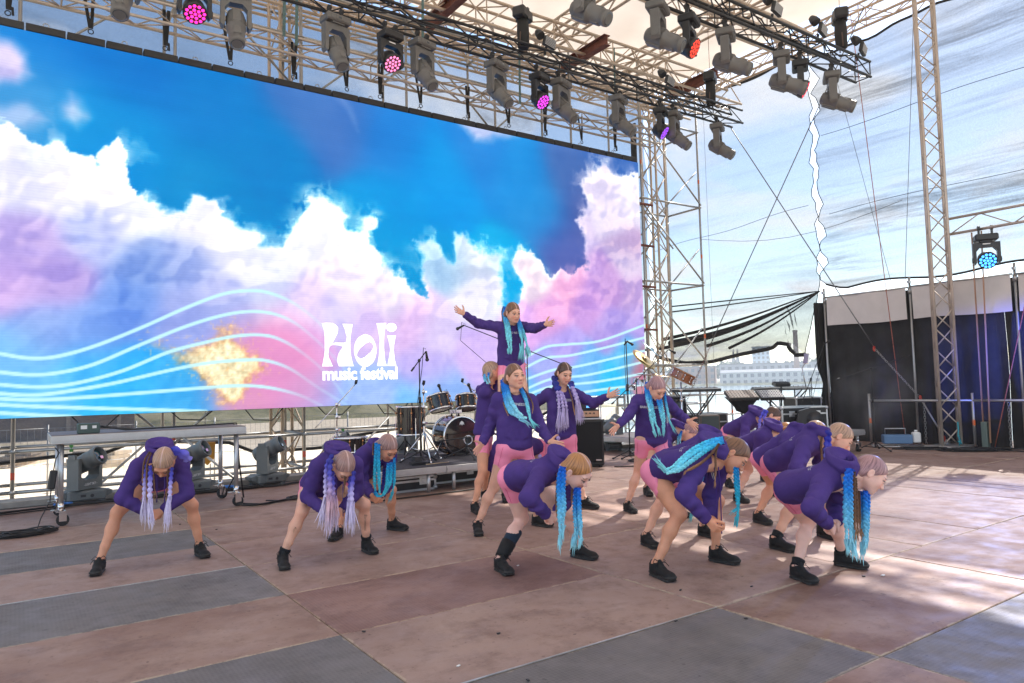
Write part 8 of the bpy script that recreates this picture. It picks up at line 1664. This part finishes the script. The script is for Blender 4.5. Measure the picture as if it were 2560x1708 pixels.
    # -- hair cap
    o = bpy.data.objects.new('hair', np_mesh('hair', (CV * hs * [.945, 1, 1]) @ MH.T + hc_ - base, CF, [hair_mat(hair)], True, cols=_hu)); link(o, body)
    for q in (-1, 1):
        p = MH @ (np.array([q * .062, -.090, -.040]) * hs) + hc_ - base; b = MB(); b.lathe([(.017, -.006), (.021, 0), (.017, .006)], 10, Matrix.Translation(Vector(p)) @ Vector(MH @ np.array([q * .5, -.7, -.4])).to_track_quat('Z', 'Y').to_matrix().to_4x4()); b.build('hair_tie', m_tie, o)
    if earring:
        for q in (-1, 1): p = MH @ (np.array([q * .086, -.004, -.040]) * hs) + hc_ - base; b = MB(); b.path([p + np.array([0, .008 * math.sin(a), .010 * math.cos(a)]) for a in np.linspace(0, 6.28, 9)[:-1]], .0022, 4, True); b.build('earring', m_gold, body)
    # -- hoodie
    arm = np.array([J[q] for q in ('pel', 'neck', 'sA', 'sB', 'eA', 'eB', 'wA', 'wB')])
    S = SDF(arm.min(0) - .27, arm.max(0) + .27, hc); hem = (.075 if spine[2] > .75 else hemb) * k; wl = lat * .074 * k; R1, R2 = .107 * k, .098 * k; ph = rs.rand() * 6
    bl = J['pel'] - spine * hem
    for sg in (-1, 1):
        S.cap(bl + sg * wl * .95, J['neck'] + sg * wl * .85 - spine * .125 * k, R1 * .94, R2, .05, flatA=True, fold=(.0055, 8.0, ph + sg, .02, .95), sq=(front, 1.1))
    S.cap(bl, bl + spine * .03, .148 * k, .148 * k, .02, flatA=True, flatB=True, sq=(front, 1.26))
    S.cap(bl + spine * .045, J['neck'] - spine * .12 * k, .142 * k, .11 * k, .04, fold=(.008, 7.0, ph, .0, .9), sq=(front, 1.3))
    S.cap(J['neck'] - spine * .075 * k - lat * .05, J['neck'] - spine * .075 * k + lat * .05, .076 * k, .076 * k, .05)
    # kangaroo pocket
    S.cap(bl + front * .066 * k + spine * .085 - lat * .075, bl + front * .070 * k + spine * .20 - lat * .03, .048, .042, .014, flatA=True); S.cap(bl + front * .066 * k + spine * .085 + lat * .075, bl + front * .070 * k + spine * .20 + lat * .03, .048, .042, .014, flatA=True); S.cap(bl + front * .076 * k + spine * .08, bl + front * .078 * k + spine * .20, .046, .044, .014, flatA=True)
    for i, q in enumerate('AB'):
        sh, el, wr = J['s' + q], J['e' + q], J['w' + q]; fo = unitv(wr - el); ua = unitv(el - sh)
        S.cap(J['neck'] - spine * .085 * k, sh - spine * .012, .058 * k, .058 * k, .045); S.cap(sh, el, .064 * k, .055 * k, .03, fold=(.0062, 13, ph + i * 2, .1, 1.1)); S.cap(el, wr - fo * .035 * k, .055 * k, .042 * k, .018, fold=(.0065, 17, ph + i, -.1, 1.1)); S.cap(wr - fo * .05 * k, wr - fo * .004, .037 * k, .033 * k, .010, flatB=True)
    if hood:
        nb = J['neck'] + hup * .012; ax_ = unitv(hup + front * -.35 + spine * .35); S.torus(nb - front * .012, ax_, .064 * k, .021 * k, .018, .8)
        hb_ = nb - front * (.10 * k) - spine * .02; 
        S.ell(hb_ - spine * .03 + front * .012, (.066 * k, .040 * k, .064 * k), .03, M=np.stack([lat, front, spine], 1)); S.torus(nb - front * .055 * k + spine * .005, unitv(ax_ - front * .5), .074 * k, .018 * k, .016)
        if hood_up: S.torus(nb - front * .05 + np.array([0, 0, hood_up * .30]), unitv(spine + front * -.7), .092 * k, .017 * k, .02); S.torus(nb - front * .075 + np.array([0, 0, hood_up * .5]), unitv(spine + front * -.9), .088 * k, .013 * k, .014)
        # inside of the hood opening and the neck hole
        S.ell(nb - front * .062 * k + hup * .05 + np.array([0, 0, hood_up * .6]), (.056 * k, .040 * k, .055 * k), .015, M=np.stack([lat, front, spine], 1), sub=True)
    S.cap(J['neck'] + hup * .0 + front * .02, J['head'] - hup * .02 + front * .01, .052 * k, .056 * k, .012, sub=True)
    v, f = S.mesh()
    ho = bpy.data.objects.new('hoodie', np_mesh('hoodie', v - base, f, [m_hood])); link(ho, body)
    bv = BVHTree.FromPolygons([tuple(p) for p in v], [tuple(q) for q in f.tolist()])
    if chest: wrap_text(chest, .034 * k, m_txt, J['neck'] - spine * .125 * k + front * .05, lat, spine, front, bv, base, ho, 0, .0008)
    if back:
        wrap_text('Baronesses', .058 * k, m_txt, J['neck'] - spine * .19 * k, -lat, spine, -front, bv, base, ho, .5, -.0012)
    if cords:
        for sg in (-.028, .028):
            p0 = J['neck'] + front * .085 * k + lat * sg - spine * .02; dn = np.array([0, 0, -1.0]); b = MB(); b.path([p0 - base, p0 + front * .03 + dn * .05 - base, p0 + front * .03 + dn * .20 - base, p0 + front * .02 + dn * (cords + sg) - base], .0042, 5); b.build('drawstring', m_cord, ho)
    # -- shorts
    S = SDF(np.minimum(J['hA'], J['hB']) - .34, np.maximum(J['hA'], J['hB']) + .34, hb)
    S.cap(J['hA'], J['hB'], .085 * k * hips, .085 * k * hips, .04); S.cap((J['hA'] + J['hB']) / 2, J['pel'] + spine * .06, .09 * k * hips, .09 * k, .05)
    for q in 'AB':
        hp, kn = J['h' + q], J['k' + q]; en = hp + (kn - hp) * .50
        S.cap(hp, en, .0815 * k * hips, .0675 * k * hips ** .5, .028, flatB=True, fold=(.0022, 14, ph, .0, 1.2))
    S.plane(J['pel'] - spine * (hem - .035), spine)
    v, f = S.mesh(); so = bpy.data.objects.new('shorts', np_mesh('shorts', v - base, f, [m_short])); link(so, body)
    bvs = BVHTree.FromPolygons([tuple(p) for p in v], [tuple(q) for q in f.tolist()])
    for i, q in enumerate('AB'):     # side seams and leg hems
        hp, kn = J['h' + q], J['k' + q]; out_ = unitv((hp - J['pel']) - spine * ((hp - J['pel']) @ spine)); pts_ = []
        fr_ = unitv(front * .8 + out_ * .5 + np.array([0, 0, .2]))
        for t_ in np.linspace(.0, .49, 9):
            p = hp + (kn - hp) * t_; h = bvs.ray_cast(Vector(p + fr_ * .25), Vector(-fr_), .3)
            if h[0] is not None: pts_.append(A_(h[0]) + fr_ * .0005 - base)
        if len(pts_) > 3: b = MB(); b.path(pts_, .0022, 4); b.build('seam', m_seam, so)
    # -- shoes
    for i in range(2):
        hl, tl = feet[i]; fd = unitv((tl - hl) * [1, 1, 0]); xx = np.array([fd[1], -fd[0], 0]); z0 = hl[2]; M3 = np.stack([xx, fd, [0, 0, 1]], 1) * (k * .99)
        if i == 1: M3 = M3 @ np.diag([-1, 1, 1])
        (uv, uf), (sv, sf) = SHOE[boot[i]]; org = np.array([hl[0], hl[1], z0]) - base
        fl_ = (lambda q: q[:, ::-1]) if i == 1 else (lambda q: q)
        sh_ = bpy.data.objects.new('shoe', np_mesh('shoe', uv @ M3.T + org, fl_(uf), [m_shoe])); link(sh_, body)
        so_ = bpy.data.objects.new('sole', np_mesh('sole', sv @ M3.T + org, fl_(sf), [m_sole])); link(so_, sh_)
        M4 = Matrix(M3.tolist()).to_4x4(); M4.translation = Vector(org); lm = LACE.mesh('lace', m_lace); lm.transform(M4); o = bpy.data.objects.new('lace', lm); link(o, sh_)
        if socks or boot[i]:
            an = ank[i]; kn = J['kA' if i == 0 else 'kB']; up2 = unitv(kn - an); b = MB(); hgt = .19 if boot[i] else (.036 if socks else .012); p0 = an - base + up2 * (.018 if not boot[i] else .07); M5 = Vector(up2).to_track_quat('Z', 'Y').to_matrix().to_4x4(); M5.translation = Vector(p0); r_ = .0425 * k if not boot[i] else .052 * k
            b.lathe([(r_ * .9, -.02), (r_ * .92, 0), (r_ * .98, hgt * .5), (r_ * 1.06, hgt * .92), (r_ * .98, hgt)], 18, M5); b.build('sock', m_sockn if boot[i] else m_sock, body)
            if boot[i]:
                b = MB(); b.lathe([(.044 * k, -.06), (.048 * k, -.02), (.053 * k, .03), (.056 * k, .075), (.050 * k, .078)], 18, M5); b.build('boot_shaft', m_shoe, sh_); b = MB(); [b.path([M5 @ Vector((math.cos(a) * .052 * k, math.sin(a) * .052 * k, z_)) for a in np.linspace(-2.4, -.7, 6)], .004, 4) for z_ in (-.03, 0, .03, .055)]; b.build('lace', m_lace, sh_)
    for it in BRAID.get(key, ()): add_braid(body, base, *it)
    return body, V, F, J, base
G_ = 'dancers in purple hoodies'
def ink(P_, i, body_txt, size):
    b_, V, F, J, base = P_; q = 'AB'[i]; kn = J['k' + q]; hl = A_(POSE[KEY]['f'][i][0]); an = hl + np.array([0, 0, .09]); up = unitv(kn - an); nrm = unitv(CAMP - (kn + an) / 2); nrm = unitv(nrm - up * (nrm @ up)); bv = BVHTree.FromPolygons([tuple(p) for p in V], [tuple(q_) for q_ in F.tolist()])
    wrap_text(body_txt, size, m_ink, kn * .62 + an * .38, -up, np.cross(nrm, -up), nrm, bv, base, b_, .3, -.0006)
KEY = 'P1'; person('P1', 'girl bending forward at the far left, centre parting to camera, lavender bubble braids hanging', G_, 'tan', 'blond', socks=False, hood_up=.05, cords=.30)
KEY = 'P2'; p2 = person('P2', 'girl bending low second from left, navy to lilac bubble braids with pale tassels', G_, 'mid', 'ash', chest='BARONESSES', socks=True, hood_up=.05, cords=.34); ink(p2, 1, 'Baronesses', .034); ink(p2, 0, 'Kor', .03)
person('P3', 'girl bending with looped cyan braids and clasped hands, behind the second dancer', G_, 'tan', 'ash', back=True, earring=True)
person('P4', 'girl held up above the others in front of the screen, arms spread wide', G_, 'mid', 'brown', chest='BARONESSES', cords=.2)
person('P5', 'girl standing behind at centre left, hands gripping the hips of the lifted girl', G_, 'tan', 'blond')
person('P6', 'girl standing tall at centre, arms low, blue braids crossing over her chest', G_, 'mid', 'brown', chest='BARONESSES', hips=1.02)
person('P7', 'dark haired girl standing in front of the bass cabinet, lilac tassels, one arm out right', G_, 'mid', 'dark', chest='BARONESSES')
person('P8', 'girl standing head down with both arms out and long aqua braids, right of the amplifier', G_, 'mid', 'rose', chest='BARONESSES')
person('P9', 'girl bending at front centre in one black ankle boot, two blue braid bunches hanging', G_, 'pale', 'ginger', hips=1.10, hemb=.012, back=True, boot=(True, False), hood_up=.05)
person('P10', 'girl bending with thick aqua braids thrown along her back and gold earring', G_, 'tan', 'brown', hips=1.10, hemb=.012, chest='BARONESSES', back=True, cords=.42, hood_up=.04, earring=True)
person('P11', 'girl bending nearest the right, blue and brown braids hanging almost to the floor', G_, 'pale', 'rose', chest='BARONESSES', back=True, socks=True, hood_up=.05)
person('P12', 'girl bending behind the rightmost dancer, royal blue bubble braids by her face', G_, 'mid', 'blond', back=True, socks=True)
person('P13', 'girl bending whose head is hidden behind the royal blue braided dancer', G_, 'tan', 'blond', back=True, detail=.85)
person('P14', 'girl bending in the middle of the right group, face hidden by her upturned hood', G_, 'mid', 'ginger', detail=.8, hood_up=.05)
person('P15', 'girl bending farthest back in the right group, below the keyboards', G_, 'mid', 'dark', detail=.8, hood_up=.05)
person('P16', 'girl crouching behind the head-down standing dancer, only head and shoulder clear', G_, 'mid', 'rose', detail=.8)
person('P17', 'girl crouched at centre behind the others, carrying the lifted girl on her back', G_, 'mid', 'brown', detail=.8)
person('P18', 'girl bending hidden behind the aqua braided front dancer, only hood and legs showing', G_, 'mid', 'brown', detail=.8, hood_up=.05)


# ================================================================== air
b = MB(); b.box((900, 700, 9.5), (3600, 2900, 27.0))
m_hz = bpy.data.materials.new('haze_air'); m_hz.use_nodes = True; t = m_hz.node_tree
for n in list(t.nodes): t.nodes.remove(n)
o_ = t.nodes.new('ShaderNodeOutputMaterial'); pv = t.nodes.new('ShaderNodeVolumePrincipled'); pv.inputs['Color'].default_value = (.92, .95, 1.0, 1); pv.inputs['Density'].default_value = .0006; pv.inputs['Anisotropy'].default_value = .0
t.links.new(pv.outputs[0], o_.inputs['Volume'])
b.build('haze', m_hz, kind='stuff')

# drifting smoke from the fog machine
b = MB(); b.ball((0, 0, 0), 1.0, 14, (.75, 1.15, .95))
m_sm = bpy.data.materials.new('fog_smoke'); m_sm.use_nodes = True; t = m_sm.node_tree
for n in list(t.nodes): t.nodes.remove(n)
o_ = t.nodes.new('ShaderNodeOutputMaterial'); pv = t.nodes.new('ShaderNodeVolumePrincipled'); pv.inputs['Color'].default_value = (.95, .95, .95, 1)
tcn = t.nodes.new('ShaderNodeTexCoord'); n = t.nodes.new('ShaderNodeTexNoise'); n.inputs['Scale'].default_value = 1.7; n.inputs['Detail'].default_value = 4; t.links.new(tcn.outputs['Object'], n.inputs['Vector'])
ln = t.nodes.new('ShaderNodeVectorMath'); ln.operation = 'LENGTH'; sc_ = t.nodes.new('ShaderNodeVectorMath'); sc_.operation = 'DIVIDE'; sc_.inputs[1].default_value = (.75, 1.15, .95); t.links.new(tcn.outputs['Object'], sc_.inputs[0]); t.links.new(sc_.outputs[0], ln.inputs[0])
r1 = t.nodes.new('ShaderNodeMapRange'); r1.inputs['From Min'].default_value = 1.0; r1.inputs['From Max'].default_value = .1; t.links.new(ln.outputs['Value'], r1.inputs['Value'])
r2 = t.nodes.new('ShaderNodeMapRange'); r2.inputs['From Min'].default_value = .38; r2.inputs['From Max'].default_value = .7; r2.inputs['To Max'].default_value = .34; t.links.new(n.outputs['Fac'], r2.inputs['Value'])
mu = t.nodes.new('ShaderNodeMath'); mu.operation = 'MULTIPLY'; t.links.new(r1.outputs[0], mu.inputs[0]); t.links.new(r2.outputs[0], mu.inputs[1]); t.links.new(mu.outputs[0], pv.inputs['Density']); t.links.new(pv.outputs[0], o_.inputs['Volume'])
b.build('smoke', m_sm, loc=(14.45, 7.55, .95), kind='stuff')
